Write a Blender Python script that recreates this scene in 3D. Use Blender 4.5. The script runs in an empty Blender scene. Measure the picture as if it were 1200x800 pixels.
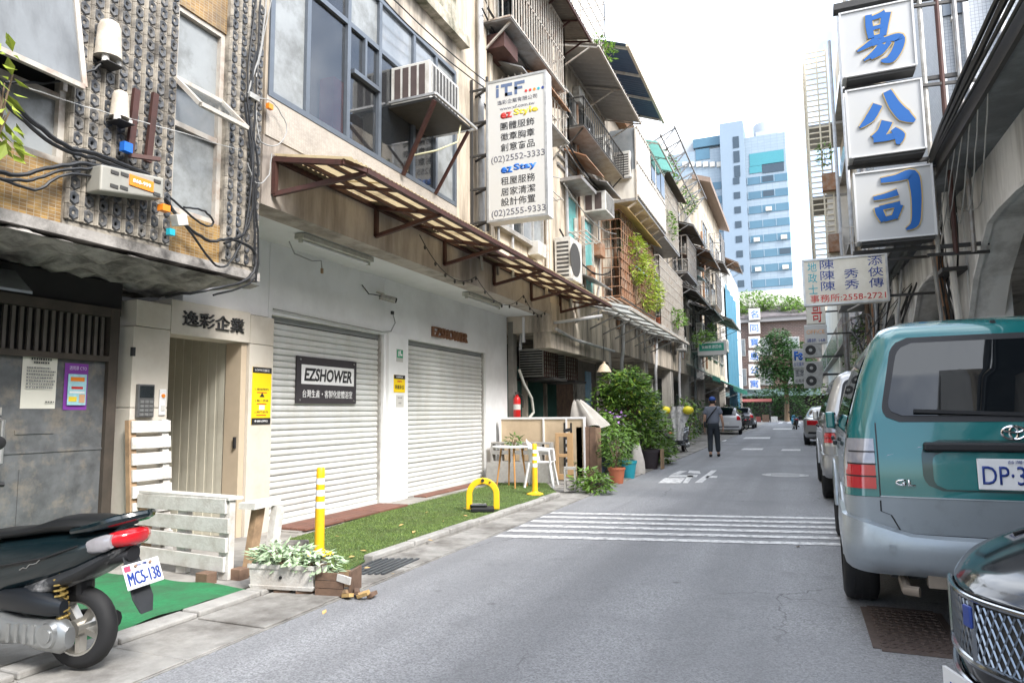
import bpy, bmesh, math, random
from mathutils import Vector, Matrix
random.seed(7)
R = math.radians
scene = bpy.context.scene
col = scene.collection

# ------------------------------------------------------------------ camera
FOC, EYE = 800.0, 1.3
AX = ((0.92302165, 0.04898987, -0.38161633),      # world X, Y, Z axes seen in (right, up, forward)
      (0.38461944, -0.09184942, 0.91849419),
      (-0.00994567, 0.99456708, 0.10362146))
cam_data = bpy.data.cameras.new("camera")
cam_data.sensor_width = 36.0
cam_data.lens = 24.0
cam_data.clip_start = 0.05
cam_data.clip_end = 2000.0
cam = bpy.data.objects.new("camera", cam_data)
col.objects.link(cam)
cam.matrix_world = Matrix(((AX[0][0], AX[0][1], -AX[0][2], 0.0),
                           (AX[1][0], AX[1][1], -AX[1][2], 0.0),
                           (AX[2][0], AX[2][1], -AX[2][2], EYE),
                           (0, 0, 0, 1)))
scene.camera = cam

# ------------------------------------------------------------------ sky and sun (bright overcast)
SUN_EL, SUN_AZ = R(44), R(118)       # azimuth clockwise from +Y
world = bpy.data.worlds.new("World")
scene.world = world
world.use_nodes = True
wn, wl = world.node_tree.nodes, world.node_tree.links
wn.clear()
w_out = wn.new("ShaderNodeOutputWorld")
w_bg = wn.new("ShaderNodeBackground")
w_bg.inputs["Strength"].default_value = 0.12
w_sky = wn.new("ShaderNodeTexSky")
w_sky.sky_type = 'NISHITA'
w_sky.sun_disc = False
w_sky.sun_elevation = SUN_EL
w_sky.sun_rotation = SUN_AZ
w_sky.dust_density = 2.5
w_tc = wn.new("ShaderNodeTexCoord")
w_no = wn.new("ShaderNodeTexNoise")
w_no.inputs["Scale"].default_value = 2.2
w_no.inputs["Detail"].default_value = 6
w_no.inputs["Roughness"].default_value = 0.55
w_ramp = wn.new("ShaderNodeValToRGB")
w_ramp.color_ramp.elements[0].position = 0.45
w_ramp.color_ramp.elements[0].color = (0.12, 0.12, 0.12, 1)
w_ramp.color_ramp.elements[1].position = 0.60
w_ramp.color_ramp.elements[1].color = (0.97, 0.97, 0.97, 1)
w_mix = wn.new("ShaderNodeMixRGB")
w_mix.inputs["Color2"].default_value = (8.3, 8.8, 9.5, 1)
w_map = wn.new("ShaderNodeMapping")
w_map.inputs["Location"].default_value = (8.5, 0.0, 0.0)
wl.new(w_tc.outputs["Generated"], w_map.inputs["Vector"])
wl.new(w_map.outputs["Vector"], w_no.inputs["Vector"])
wl.new(w_no.outputs["Fac"], w_ramp.inputs["Fac"])
wl.new(w_ramp.outputs["Color"], w_mix.inputs["Fac"])
wl.new(w_sky.outputs["Color"], w_mix.inputs["Color1"])
wl.new(w_mix.outputs["Color"], w_bg.inputs["Color"])
wl.new(w_bg.outputs["Background"], w_out.inputs["Surface"])

sun_data = bpy.data.lights.new("sun", 'SUN')
sun_data.energy = 1.5
sun_data.angle = R(16)
sun_data.color = (1.0, 0.985, 0.96)
sun = bpy.data.objects.new("sun", sun_data)
col.objects.link(sun)
sd = Vector((math.sin(SUN_AZ) * math.cos(SUN_EL), math.cos(SUN_AZ) * math.cos(SUN_EL), math.sin(SUN_EL)))
sun.rotation_euler = (-sd).to_track_quat('-Z', 'Y').to_euler()
sun.location = (0, 0, 60)

scene.view_settings.view_transform = 'Standard'
scene.view_settings.look = 'None'
scene.view_settings.exposure = 1.9
scene.view_settings.gamma = 1.0
scene.view_settings.use_curve_mapping = False
scene.cycles.max_bounces = 6
scene.cycles.diffuse_bounces = 4
scene.cycles.use_denoising = True

# ------------------------------------------------------------------ survey helpers: photo pixel -> place
def ray(px, py):
    d = (px - 600.0, 400.0 - py, FOC)
    return Vector([sum(AX[i][k] * d[k] for k in range(3)) for i in range(3)])
def gp(px, py, z=0.0):
    d = ray(px, py); t = (z - EYE) / d.z
    return Vector((d.x * t, d.y * t, z))
def wx(px, py, X):
    d = ray(px, py); t = X / d.x
    return Vector((X, d.y * t, EYE + d.z * t))
def wy(px, py, Y):
    d = ray(px, py); t = Y / d.y
    return Vector((d.x * t, Y, EYE + d.z * t))

# ------------------------------------------------------------------ materials
MATS = {}
def M(name, c=None, rough=0.7, metal=0.0, var=0.18, scale=6.0, bump=0.0, bscale=None, dirt=None, damt=0.5, dscale=2.5,
      streak=False, alpha=None, trans=0.0, emit=None, coat=0.0, spec=None, island=0.0, dpos=0.5, lucent=0.0):
    if name in MATS: return MATS[name]
    m = bpy.data.materials.new(name); m.use_nodes = True
    n, l = m.node_tree.nodes, m.node_tree.links
    b = n["Principled BSDF"]
    b.inputs["Roughness"].default_value = rough
    b.inputs["Metallic"].default_value = metal
    if spec is not None: b.inputs["Specular IOR Level"].default_value = spec
    if coat: b.inputs["Coat Weight"].default_value = coat; b.inputs["Coat Roughness"].default_value = 0.04
    if trans: b.inputs["Transmission Weight"].default_value = trans
    if alpha is not None: b.inputs["Alpha"].default_value = alpha
    if emit: b.inputs["Emission Color"].default_value = (*emit[0], 1); b.inputs["Emission Strength"].default_value = emit[1]
    geo = n.new("ShaderNodeNewGeometry")
    pos = geo.outputs["Position"]
    out = None
    if var > 0:
        no = n.new("ShaderNodeTexNoise"); no.inputs["Scale"].default_value = scale; no.inputs["Detail"].default_value = 5; no.inputs["Roughness"].default_value = 0.6
        l.new(pos, no.inputs["Vector"])
        mx = n.new("ShaderNodeMixRGB"); l.new(no.outputs["Fac"], mx.inputs["Fac"])
        mx.inputs["Color1"].default_value = (*[max(0, x * (1 - var * 1.6)) for x in c], 1)
        mx.inputs["Color2"].default_value = (*[min(1, x * (1 + var * 1.6)) for x in c], 1)
        out = mx.outputs["Color"]
    if island > 0:
        hs = n.new("ShaderNodeHueSaturation")
        ma = n.new("ShaderNodeMapRange"); ma.inputs["To Min"].default_value = 1 - island; ma.inputs["To Max"].default_value = 1 + island
        l.new(geo.outputs["Random Per Island"], ma.inputs["Value"]); l.new(ma.outputs["Result"], hs.inputs["Value"])
        if out: l.new(out, hs.inputs["Color"])
        else: hs.inputs["Color"].default_value = (*c, 1)
        out = hs.outputs["Color"]
    if dirt:
        mp = n.new("ShaderNodeMapping"); mp.inputs["Scale"].default_value = (1, 1, 0.16) if streak else (1, 1, 1)
        l.new(pos, mp.inputs["Vector"])
        nd = n.new("ShaderNodeTexNoise"); nd.inputs["Scale"].default_value = dscale; nd.inputs["Detail"].default_value = 9; nd.inputs["Roughness"].default_value = 0.68
        l.new(mp.outputs["Vector"], nd.inputs["Vector"])
        rp = n.new("ShaderNodeValToRGB")
        rp.color_ramp.elements[0].position = dpos - 0.06; rp.color_ramp.elements[0].color = (0, 0, 0, 1)
        rp.color_ramp.elements[1].position = dpos + 0.16; rp.color_ramp.elements[1].color = (damt, damt, damt, 1)
        l.new(nd.outputs["Fac"], rp.inputs["Fac"])
        m2 = n.new("ShaderNodeMixRGB"); l.new(rp.outputs["Color"], m2.inputs["Fac"])
        if out: l.new(out, m2.inputs["Color1"])
        else: m2.inputs["Color1"].default_value = (*c, 1)
        m2.inputs["Color2"].default_value = (*dirt, 1)
        out = m2.outputs["Color"]
    if out: l.new(out, b.inputs["Base Color"])
    else: b.inputs["Base Color"].default_value = (*c, 1)
    if bump > 0:
        nb = n.new("ShaderNodeTexNoise"); nb.inputs["Scale"].default_value = bscale or scale * 6; nb.inputs["Detail"].default_value = 4
        l.new(pos, nb.inputs["Vector"])
        bp = n.new("ShaderNodeBump"); bp.inputs["Strength"].default_value = bump; bp.inputs["Distance"].default_value = 0.01
        l.new(nb.outputs["Fac"], bp.inputs["Height"]); l.new(bp.outputs["Normal"], b.inputs["Normal"])
    if lucent:
        tr = n.new("ShaderNodeBsdfTranslucent"); ms = n.new("ShaderNodeMixShader"); ms.inputs[0].default_value = lucent
        if out: l.new(out, tr.inputs["Color"])
        else: tr.inputs["Color"].default_value = (*c, 1)
        l.new(b.outputs[0], ms.inputs[1]); l.new(tr.outputs[0], ms.inputs[2]); l.new(ms.outputs[0], n["Material Output"].inputs["Surface"])
    MATS[name] = m
    return m

def tile_material(name, c1, c2, grout, tw, th, rough=0.45, axis='YZ', dirt=(0.05, 0.045, 0.04), damt=0.5, off=0.0, mort=0.07):
    m = bpy.data.materials.new(name); m.use_nodes = True
    n, l = m.node_tree.nodes, m.node_tree.links
    b = n["Principled BSDF"]; b.inputs["Roughness"].default_value = rough
    geo = n.new("ShaderNodeNewGeometry"); sep = n.new("ShaderNodeSeparateXYZ"); l.new(geo.outputs["Position"], sep.inputs[0])
    cmb = n.new("ShaderNodeCombineXYZ")
    l.new(sep.outputs[axis[0]], cmb.inputs[0]); l.new(sep.outputs[axis[1]], cmb.inputs[1])
    br = n.new("ShaderNodeTexBrick"); br.offset = off; br.inputs["Scale"].default_value = 1.0
    br.inputs["Brick Width"].default_value = tw; br.inputs["Row Height"].default_value = th
    br.inputs["Mortar Size"].default_value = min(tw, th) * mort; br.inputs["Mortar Smooth"].default_value = 0.2
    br.inputs["Color1"].default_value = (*c1, 1); br.inputs["Color2"].default_value = (*c2, 1); br.inputs["Mortar"].default_value = (*grout, 1)
    l.new(cmb.outputs[0], br.inputs["Vector"])
    nd = n.new("ShaderNodeTexNoise"); nd.inputs["Scale"].default_value = 2.2; nd.inputs["Detail"].default_value = 9; nd.inputs["Roughness"].default_value = 0.7
    l.new(geo.outputs["Position"], nd.inputs["Vector"])
    rp = n.new("ShaderNodeValToRGB"); rp.color_ramp.elements[0].position = 0.45; rp.color_ramp.elements[1].position = 0.7
    rp.color_ramp.elements[1].color = (damt, damt, damt, 1)
    l.new(nd.outputs["Fac"], rp.inputs["Fac"])
    m2 = n.new("ShaderNodeMixRGB"); l.new(rp.outputs["Color"], m2.inputs["Fac"]); l.new(br.outputs["Color"], m2.inputs["Color1"])
    m2.inputs["Color2"].default_value = (*dirt, 1)
    l.new(m2.outputs["Color"], b.inputs["Base Color"])
    bp = n.new("ShaderNodeBump"); bp.inputs["Strength"].default_value = 0.4; bp.inputs["Distance"].default_value = 0.004; bp.invert = True
    l.new(br.outputs["Fac"], bp.inputs["Height"]); l.new(bp.outputs["Normal"], b.inputs["Normal"])
    MATS[name] = m
    return m

DIRT = (0.05, 0.045, 0.038)
def asphalt_material():
    m = bpy.data.materials.new('asphalt'); m.use_nodes = True; n, l = m.node_tree.nodes, m.node_tree.links; b = n["Principled BSDF"]; b.inputs["Roughness"].default_value = 0.82
    pos = n.new("ShaderNodeNewGeometry").outputs["Position"]
    def noise(sc, det=5, ro=.6):
        k = n.new("ShaderNodeTexNoise"); k.inputs["Scale"].default_value = sc; k.inputs["Detail"].default_value = det; k.inputs["Roughness"].default_value = ro; l.new(pos, k.inputs["Vector"]); return k.outputs["Fac"]
    def ramp(src, p0, p1, c0, c1):
        k = n.new("ShaderNodeValToRGB"); k.color_ramp.elements[0].position = p0; k.color_ramp.elements[1].position = p1; k.color_ramp.elements[0].color = (*c0, 1); k.color_ramp.elements[1].color = (*c1, 1); l.new(src, k.inputs["Fac"]); return k.outputs["Color"]
    def mix(f, a, c, mode='MIX'):
        k = n.new("ShaderNodeMixRGB"); k.blend_type = mode
        if isinstance(f, float): k.inputs["Fac"].default_value = f
        else: l.new(f, k.inputs["Fac"])
        l.new(a, k.inputs["Color1"])
        if isinstance(c, tuple): k.inputs["Color2"].default_value = (*c, 1)
        else: l.new(c, k.inputs["Color2"])
        return k.outputs["Color"]
    vo = n.new("ShaderNodeTexVoronoi"); vo.inputs["Scale"].default_value = 115; l.new(pos, vo.inputs["Vector"])
    sep = n.new("ShaderNodeSeparateColor"); l.new(vo.outputs["Color"], sep.inputs[0])
    stones = ramp(sep.outputs[0], 0.0, 1.0, (.165, .168, .176), (.35, .355, .365))
    c = mix(ramp(noise(.45, 7), .42, .62, (0, 0, 0), (.6, .6, .6)), stones, (.19, .194, .203))          # worn patches
    c = mix(ramp(noise(2.6, 8, .7), .55, .72, (0, 0, 0), (.55, .55, .55)), c, (.145, .147, .153))        # stains
    mpt = n.new("ShaderNodeMapping"); mpt.inputs["Scale"].default_value = (1.6, .045, 1); l.new(pos, mpt.inputs["Vector"])
    tk = n.new("ShaderNodeTexNoise"); tk.inputs["Scale"].default_value = 1.0; tk.inputs["Detail"].default_value = 3; l.new(mpt.outputs[0], tk.inputs["Vector"])
    c = mix(ramp(tk.outputs["Fac"], .46, .62, (0, 0, 0), (.45, .45, .45)), c, (.155, .157, .163))      # tyre-polished lanes
    sp = n.new("ShaderNodeTexVoronoi"); sp.inputs["Scale"].default_value = 1.7; l.new(pos, sp.inputs["Vector"])
    c = mix(ramp(sp.outputs["Distance"], .0, .075, (.75, .75, .75), (0, 0, 0)), c, (.085, .085, .088))  # oil drips
    ed = n.new("ShaderNodeTexVoronoi"); ed.feature = 'DISTANCE_TO_EDGE'; ed.inputs["Scale"].default_value = .55
    wv = n.new("ShaderNodeMixRGB"); wv.blend_type = 'ADD'; wv.inputs["Fac"].default_value = .35; nz = n.new("ShaderNodeTexNoise"); nz.inputs["Scale"].default_value = 3; nz.inputs["Detail"].default_value = 6; l.new(pos, nz.inputs["Vector"]); l.new(pos, wv.inputs["Color1"]); l.new(nz.outputs["Color"], wv.inputs["Color2"]); l.new(wv.outputs[0], ed.inputs["Vector"])
    ck = n.new("ShaderNodeMath"); ck.operation = 'LESS_THAN'; ck.inputs[1].default_value = .003; l.new(ed.outputs["Distance"], ck.inputs[0])
    gate = n.new("ShaderNodeMath"); gate.operation = 'MULTIPLY'; l.new(ck.outputs[0], gate.inputs[0]); gm = ramp(noise(.35, 3), .5, .58, (0, 0, 0), (.75, .75, .75)); l.new(gm, gate.inputs[1])
    c = mix(gate.outputs[0], c, (.09, .09, .095)); l.new(c, b.inputs["Base Color"])
    bp = n.new("ShaderNodeBump"); bp.inputs["Strength"].default_value = .35; bp.inputs["Distance"].default_value = .006; l.new(vo.outputs["Distance"], bp.inputs["Height"]); l.new(bp.outputs["Normal"], b.inputs["Normal"])
    MATS['asphalt'] = m; return m
asphalt = asphalt_material()
concrete = M('concrete', (0.32, 0.305, 0.28), 0.9, var=0.16, scale=5, bump=0.25, bscale=50, dirt=(0.11, 0.10, 0.09), damt=0.6, dscale=2.4)
concrete_old = M('concrete old', (0.34, 0.32, 0.295), 0.95, var=0.3, scale=4, bump=0.6, bscale=22, dirt=(0.05, 0.046, 0.042), damt=0.85, dscale=3.0, dpos=0.46)
gutter_m = M('gutter concrete', (0.29, 0.28, 0.26), 0.9, var=0.3, scale=7, bump=0.4, bscale=70, dirt=(0.09, 0.08, 0.07), damt=0.8, dscale=2.0)
kerb_m = M('kerb concrete', (0.34, 0.33, 0.31), 0.9, var=0.15, scale=9, bump=0.3, bscale=60, dirt=(0.14, 0.13, 0.12), damt=0.6, dscale=3)
road_white = M('road paint', (0.70, 0.70, 0.69), 0.7, var=0.15, scale=40, dirt=(0.20, 0.20, 0.21), damt=0.9, dscale=14, dpos=0.50)
white_wall = M('white wall paint', (0.80, 0.805, 0.80), 0.75, var=0.04, scale=2, bump=0.05, bscale=40, dirt=(0.45, 0.44, 0.42), damt=0.3, dscale=1.2)
soffit_m = M('soffit paint', (0.72, 0.73, 0.73), 0.8, var=0.04, scale=2, dirt=(0.4, 0.39, 0.37), damt=0.25, dscale=2)
shutter_m = M('shutter ivory', (0.60, 0.61, 0.595), 0.45, var=0.05, scale=3, dirt=(0.46, 0.43, 0.36), damt=0.35, dscale=3.5, streak=True)
cream_panel = M('cream panel', (0.60, 0.555, 0.48), 0.55, var=0.05, scale=3, dirt=(0.35, 0.29, 0.22), damt=0.35, dscale=3)
cream_wall = M('cream plaster', (0.58, 0.50, 0.39), 0.85, var=0.12, scale=2.5, bump=0.15, bscale=30, dirt=(0.12, 0.095, 0.07), damt=0.85, dscale=2.0, streak=True, dpos=0.49)
beige_wall = M('beige plaster', (0.54, 0.475, 0.39), 0.85, var=0.14, scale=2.5, bump=0.15, bscale=30, dirt=(0.07, 0.06, 0.05), damt=0.85, dscale=2.0, streak=True, dpos=0.47)
grey_wall = M('grey plaster', (0.46, 0.43, 0.385), 0.85, var=0.14, scale=2.5, bump=0.15, bscale=30, dirt=(0.08, 0.075, 0.07), damt=0.7, dscale=1.5, streak=True, dpos=0.5)
pale_wall = M('pale painted wall', (0.66, 0.64, 0.60), 0.8, var=0.08, scale=2.5, dirt=(0.22, 0.20, 0.18), damt=0.55, dscale=1.3, streak=True, dpos=0.54)
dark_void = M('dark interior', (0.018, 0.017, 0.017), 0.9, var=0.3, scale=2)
black_m = M('black rubber', (0.010, 0.010, 0.011), 0.6, var=0.1)
tyre_m = M('tyre rubber', (0.014, 0.014, 0.015), 0.75, var=0.2, scale=20)
black_gloss = M('black gloss', (0.010, 0.010, 0.012), 0.12, var=0.0, coat=1.0)
chrome = M('chrome', (0.82, 0.82, 0.84), 0.08, 1.0, var=0.0)
alu = M('aluminium', (0.62, 0.62, 0.61), 0.38, 0.85, var=0.1, scale=8, dirt=(0.2, 0.19, 0.18), damt=0.4, dscale=5)
alu_dull = M('dull aluminium frame', (0.50, 0.49, 0.46), 0.5, 0.5, var=0.12, scale=8, dirt=(0.12, 0.1, 0.08), damt=0.6, dscale=6)
dark_frame = M('blue grey window frame', (0.13, 0.15, 0.175), 0.4, 0.4, var=0.12, scale=10)
rust_brown = M('brown steel', (0.075, 0.030, 0.024), 0.6, 0.2, var=0.25, scale=14, dirt=(0.04, 0.025, 0.02), damt=0.6, dscale=8)
rust = M('rusty sheet', (0.27, 0.135, 0.07), 0.85, 0.1, var=0.35, scale=5, dirt=(0.36, 0.30, 0.24), damt=0.7, dscale=4)
dark_steel = M('dark steel', (0.06, 0.058, 0.056), 0.55, 0.5, var=0.2, scale=10)
grey_steel = M('grey steel', (0.30, 0.30, 0.295), 0.5, 0.5, var=0.2, scale=6, dirt=(0.14, 0.08, 0.05), damt=0.5, dscale=5)
white_steel = M('white painted steel', (0.46, 0.43, 0.38), 0.5, 0.1, var=0.12, scale=8, dirt=(0.25, 0.13, 0.07), damt=0.6, dscale=6, dpos=0.53)
yellow_sheet = M('yellowed corrugated sheet', (0.60, 0.49, 0.30), 0.45, var=0.12, scale=3, dirt=(0.16, 0.11, 0.06), damt=0.7, dscale=2.6, dpos=0.58, lucent=0.42)
glass_dark = M('window glass', (0.02, 0.025, 0.028), 0.06, 0.0, var=0.2, scale=1.0, spec=0.9)
glass_pale = M('frosted glass', (0.27, 0.285, 0.285), 0.35, 0.0, var=0.2, scale=3.0, dirt=(0.10, 0.10, 0.09), damt=0.7, dscale=3.5, spec=0.5)
glass_mid = M('dusty glass', (0.20, 0.22, 0.235), 0.12, 0.0, var=0.3, scale=1.4, spec=0.8, dirt=(0.33, 0.33, 0.32), damt=0.4, dscale=3)
teal_glass = M('teal window film', (0.10, 0.33, 0.32), 0.2, var=0.12, scale=2)
ac_white = M('appliance white', (0.55, 0.54, 0.50), 0.5, var=0.06, scale=5, dirt=(0.22, 0.18, 0.14), damt=0.6, dscale=5)
ac_dark = M('grille shadow', (0.05, 0.048, 0.045), 0.7, var=0.2)
sign_white = M('sign face white', (0.54, 0.53, 0.50), 0.4, var=0.03, scale=2, dirt=(0.5, 0.48, 0.42), damt=0.3, dscale=2)
sign_grey = M('sign face grey', (0.45, 0.455, 0.455), 0.4, var=0.03, scale=2, dirt=(0.45, 0.44, 0.40), damt=0.3, dscale=2)
ink_black = M('ink black', (0.022, 0.022, 0.024), 0.5, var=0)
ink_grey = M('ink grey', (0.13, 0.13, 0.15), 0.5, var=0)
ink_blue = M('ink blue', (0.012, 0.13, 0.52), 0.4, var=0)
ink_navy = M('ink navy', (0.02, 0.05, 0.25), 0.4, var=0)
ink_red = M('ink red', (0.55, 0.035, 0.03), 0.4, var=0)
ink_orange = M('ink orange', (0.80, 0.24, 0.02), 0.4, var=0)
ink_yellow = M('ink yellow', (0.82, 0.60, 0.05), 0.4, var=0)
ink_teal = M('ink teal', (0.02, 0.36, 0.44), 0.4, var=0)
ink_white = M('ink white', (0.80, 0.80, 0.80), 0.5, var=0)
yellow_plastic = M('yellow plastic', (0.84, 0.49, 0.012), 0.42, var=0.05, scale=10, dirt=(0.4, 0.25, 0.05), damt=0.4, dscale=9, dpos=0.58)
white_plastic = M('white plastic', (0.72, 0.72, 0.72), 0.4, var=0.05, scale=6)
pallet_white = M('whitewashed wood', (0.60, 0.585, 0.55), 0.8, var=0.12, scale=10, bump=0.3, bscale=60, dirt=(0.30, 0.25, 0.20), damt=0.5, dscale=7, dpos=0.52)
wood_raw = M('raw timber', (0.36, 0.24, 0.14), 0.75, var=0.25, scale=9, dirt=(0.14, 0.09, 0.055), damt=0.6, dscale=6)
wood_dark = M('weathered timber', (0.17, 0.105, 0.07), 0.8, var=0.3, scale=9, bump=0.3, bscale=40, dirt=(0.06, 0.04, 0.03), damt=0.6, dscale=6)
ply = M('plywood', (0.55, 0.43, 0.29), 0.65, var=0.1, scale=4, dirt=(0.35, 0.26, 0.17), damt=0.4, dscale=3)
leaf_a = M('leaf green', (0.10, 0.19, 0.035), 0.4, lucent=0.3, var=0.2, scale=3, island=0.55)
leaf_b = M('leaf light green', (0.15, 0.27, 0.045), 0.4, lucent=0.3, var=0.2, scale=3, island=0.5)
leaf_c = M('leaf dark green', (0.04, 0.10, 0.028), 0.4, lucent=0.3, var=0.2, scale=3, island=0.55)
leaf_v = M('leaf variegated', (0.40, 0.52, 0.33), 0.5, var=0.25, scale=30, island=0.5)
leaf_y = M('leaf yellow green', (0.30, 0.38, 0.05), 0.4, lucent=0.3, var=0.2, scale=3, island=0.4)
dead_leaf = M('dead leaf', (0.46, 0.30, 0.12), 0.8, var=0.3, scale=20, island=0.4)
soil = M('soil', (0.05, 0.035, 0.025), 0.95, var=0.3, scale=30)
stem_m = M('stem', (0.16, 0.11, 0.065), 0.8, var=0.2)
cable_m = M('cable black', (0.011, 0.012, 0.014), 0.5, var=0.2, scale=20)
cable_grey = M('cable grey', (0.30, 0.30, 0.29), 0.5, var=0.2, scale=20)
pipe_pvc = M('grey pvc pipe', (0.42, 0.43, 0.44), 0.5, var=0.1, scale=5, dirt=(0.2, 0.17, 0.14), damt=0.5, dscale=4)

# ------------------------------------------------------------------ mesh builder
ORIG = {}
class MB:
    def __init__(s): s.v = []; s.f = []; s.mi = []; s.mats = []; s.cur = 0; s.xf = None
    def mat(s, m):
        if m not in s.mats: s.mats.append(m)
        s.cur = s.mats.index(m); return s
    def _add(s, vs, fs):
        b = len(s.v)
        if s.xf is not None: vs = [s.xf @ Vector(p) for p in vs]
        s.v += [tuple(p) for p in vs]
        for f in fs: s.f.append([b + i for i in f]); s.mi.append(s.cur)
        return s
    def box(s, x0, x1, y0, y1, z0, z1):
        return s._add([(x0, y0, z0), (x1, y0, z0), (x1, y1, z0), (x0, y1, z0), (x0, y0, z1), (x1, y0, z1), (x1, y1, z1), (x0, y1, z1)],
                      [(3, 2, 1, 0), (4, 5, 6, 7), (0, 1, 5, 4), (1, 2, 6, 5), (2, 3, 7, 6), (3, 0, 4, 7)])
    def obox(s, c, sz, rot=(0, 0, 0)):
        from mathutils import Euler
        e = Euler(rot).to_matrix(); c = Vector(c); h = [k / 2 for k in sz]
        vs = [c + e @ Vector((sx * h[0], sy * h[1], sz_ * h[2])) for sz_ in (-1, 1) for sx, sy in ((-1, -1), (1, -1), (1, 1), (-1, 1))]
        return s._add(vs, [(3, 2, 1, 0), (4, 5, 6, 7), (0, 1, 5, 4), (1, 2, 6, 5), (2, 3, 7, 6), (3, 0, 4, 7)])
    def hexa(s, p):   # eight corners, bottom loop then top loop
        return s._add(p, [(3, 2, 1, 0), (4, 5, 6, 7), (0, 1, 5, 4), (1, 2, 6, 5), (2, 3, 7, 6), (3, 0, 4, 7)])
    def bar(s, p, q, w, h=None, up=(0, 0, 1)):
        p, q = Vector(p), Vector(q); d = (q - p).normalized(); h = h or w
        u = Vector(up)
        if abs(d.dot(u)) > 0.98: u = Vector((0, 1, 0))
        a = d.cross(u).normalized() * w / 2; b = a.cross(d).normalized() * h / 2
        return s.hexa([p - a - b, p + a - b, q + a - b, q - a - b, p - a + b, p + a + b, q + a + b, q - a + b])
    def cyl(s, p, q, r, r2=None, n=10, cap=True):
        p, q = Vector(p), Vector(q); r2 = r if r2 is None else r2
        d = (q - p).normalized(); u = Vector((0, 0, 1)) if abs(d.z) < 0.95 else Vector((1, 0, 0))
        a = d.cross(u).normalized(); b = d.cross(a)
        vs = [p + (a * math.cos(t) + b * math.sin(t)) * r for t in [2 * math.pi * i / n for i in range(n)]]
        vs += [q + (a * math.cos(t) + b * math.sin(t)) * r2 for t in [2 * math.pi * i / n for i in range(n)]]
        fs = [(i, (i + 1) % n, n + (i + 1) % n, n + i) for i in range(n)]
        if cap: fs += [tuple(reversed(range(n))), tuple(range(n, 2 * n))]
        return s._add(vs, fs)
    def tube(s, pts, r, n=6, cap=True):
        pts = [Vector(p) for p in pts]; rings = []; k = len(pts)
        a = None
        for i in range(k):
            d = (pts[min(i + 1, k - 1)] - pts[max(i - 1, 0)])
            d = d.normalized() if d.length > 1e-9 else Vector((0, 0, 1))
            if a is None:
                u = Vector((0, 0, 1)) if abs(d.z) < 0.95 else Vector((1, 0, 0)); a = d.cross(u).normalized()
            else:
                a = (a - d * a.dot(d)); a = a.normalized() if a.length > 1e-6 else d.orthogonal().normalized()
            b = d.cross(a); rr = r[i] if isinstance(r, (list, tuple)) else r
            rings.append([pts[i] + (a * math.cos(2 * math.pi * j / n) + b * math.sin(2 * math.pi * j / n)) * rr for j in range(n)])
        vs = [p for rg in rings for p in rg]
        fs = [(i * n + j, i * n + (j + 1) % n, (i + 1) * n + (j + 1) % n, (i + 1) * n + j) for i in range(k - 1) for j in range(n)]
        if cap: fs += [tuple(reversed(range(n))), tuple(range((k - 1) * n, k * n))]
        return s._add(vs, fs)
    def lathe(s, prof, c=(0, 0, 0), n=16, cap=True):   # prof = (radius, z)
        c = Vector(c); vs = []; k = len(prof)
        for r, z in prof: vs += [c + Vector((r * math.cos(2 * math.pi * j / n), r * math.sin(2 * math.pi * j / n), z)) for j in range(n)]
        fs = [(i * n + j, i * n + (j + 1) % n, (i + 1) * n + (j + 1) % n, (i + 1) * n + j) for i in range(k - 1) for j in range(n)]
        if cap: fs += [tuple(reversed(range(n))), tuple(range((k - 1) * n, k * n))]
        return s._add(vs, fs)
    def ball(s, c, r, n=12, k=8):
        c = Vector(c); r = r if isinstance(r, (tuple, list)) else (r, r, r); vs = []
        for i in range(k + 1):
            t = math.pi * i / k
            vs += [c + Vector((r[0] * math.sin(t) * math.cos(2 * math.pi * j / n), r[1] * math.sin(t) * math.sin(2 * math.pi * j / n), -r[2] * math.cos(t))) for j in range(n)]
        return s._add(vs, [(i * n + j, i * n + (j + 1) % n, (i + 1) * n + (j + 1) % n, (i + 1) * n + j) for i in range(k) for j in range(n)])
    def poly(s, pts): return s._add(pts, [tuple(range(len(pts)))])
    def slab(s, pts, d):    # polygon pushed along vector d
        pts = [Vector(p) for p in pts]; d = Vector(d); n = len(pts)
        return s._add(pts + [p + d for p in pts], [tuple(reversed(range(n))), tuple(range(n, 2 * n))] + [(i, (i + 1) % n, n + (i + 1) % n, n + i) for i in range(n)])
    def grid(s, fn, nu, nv):    # fn(i/nu, j/nv) -> point
        vs = [fn(i / nu, j / nv) for j in range(nv + 1) for i in range(nu + 1)]
        w = nu + 1
        return s._add(vs, [(j * w + i, j * w + i + 1, (j + 1) * w + i + 1, (j + 1) * w + i) for j in range(nv) for i in range(nu)])
    def mesh(s, name, smooth=False, bevel=0.0, seg=2, angle=35, c=Vector((0, 0, 0)), weld=False):
        me = bpy.data.meshes.new(name)
        me.from_pydata([tuple(Vector(p) - c) for p in s.v], [], s.f)
        for m in s.mats: me.materials.append(m)
        if len(s.mats) > 1: me.polygons.foreach_set("material_index", s.mi)
        bm = bmesh.new(); bm.from_mesh(me)
        if weld: bmesh.ops.remove_doubles(bm, verts=bm.verts, dist=1e-4)
        bmesh.ops.recalc_face_normals(bm, faces=bm.faces)
        if bevel > 0:
            es = [e for e in bm.edges if len(e.link_faces) == 2 and e.calc_face_angle(0) > R(angle)]
            bmesh.ops.bevel(bm, geom=es, offset=bevel, segments=seg, affect='EDGES', profile=0.5, clamp_overlap=True)
        bm.to_mesh(me); bm.free()
        if smooth:
            me.polygons.foreach_set("use_smooth", [True] * len(me.polygons))
            me.set_sharp_from_angle(angle=R(smooth if smooth is not True else 40))
        return me
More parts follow.
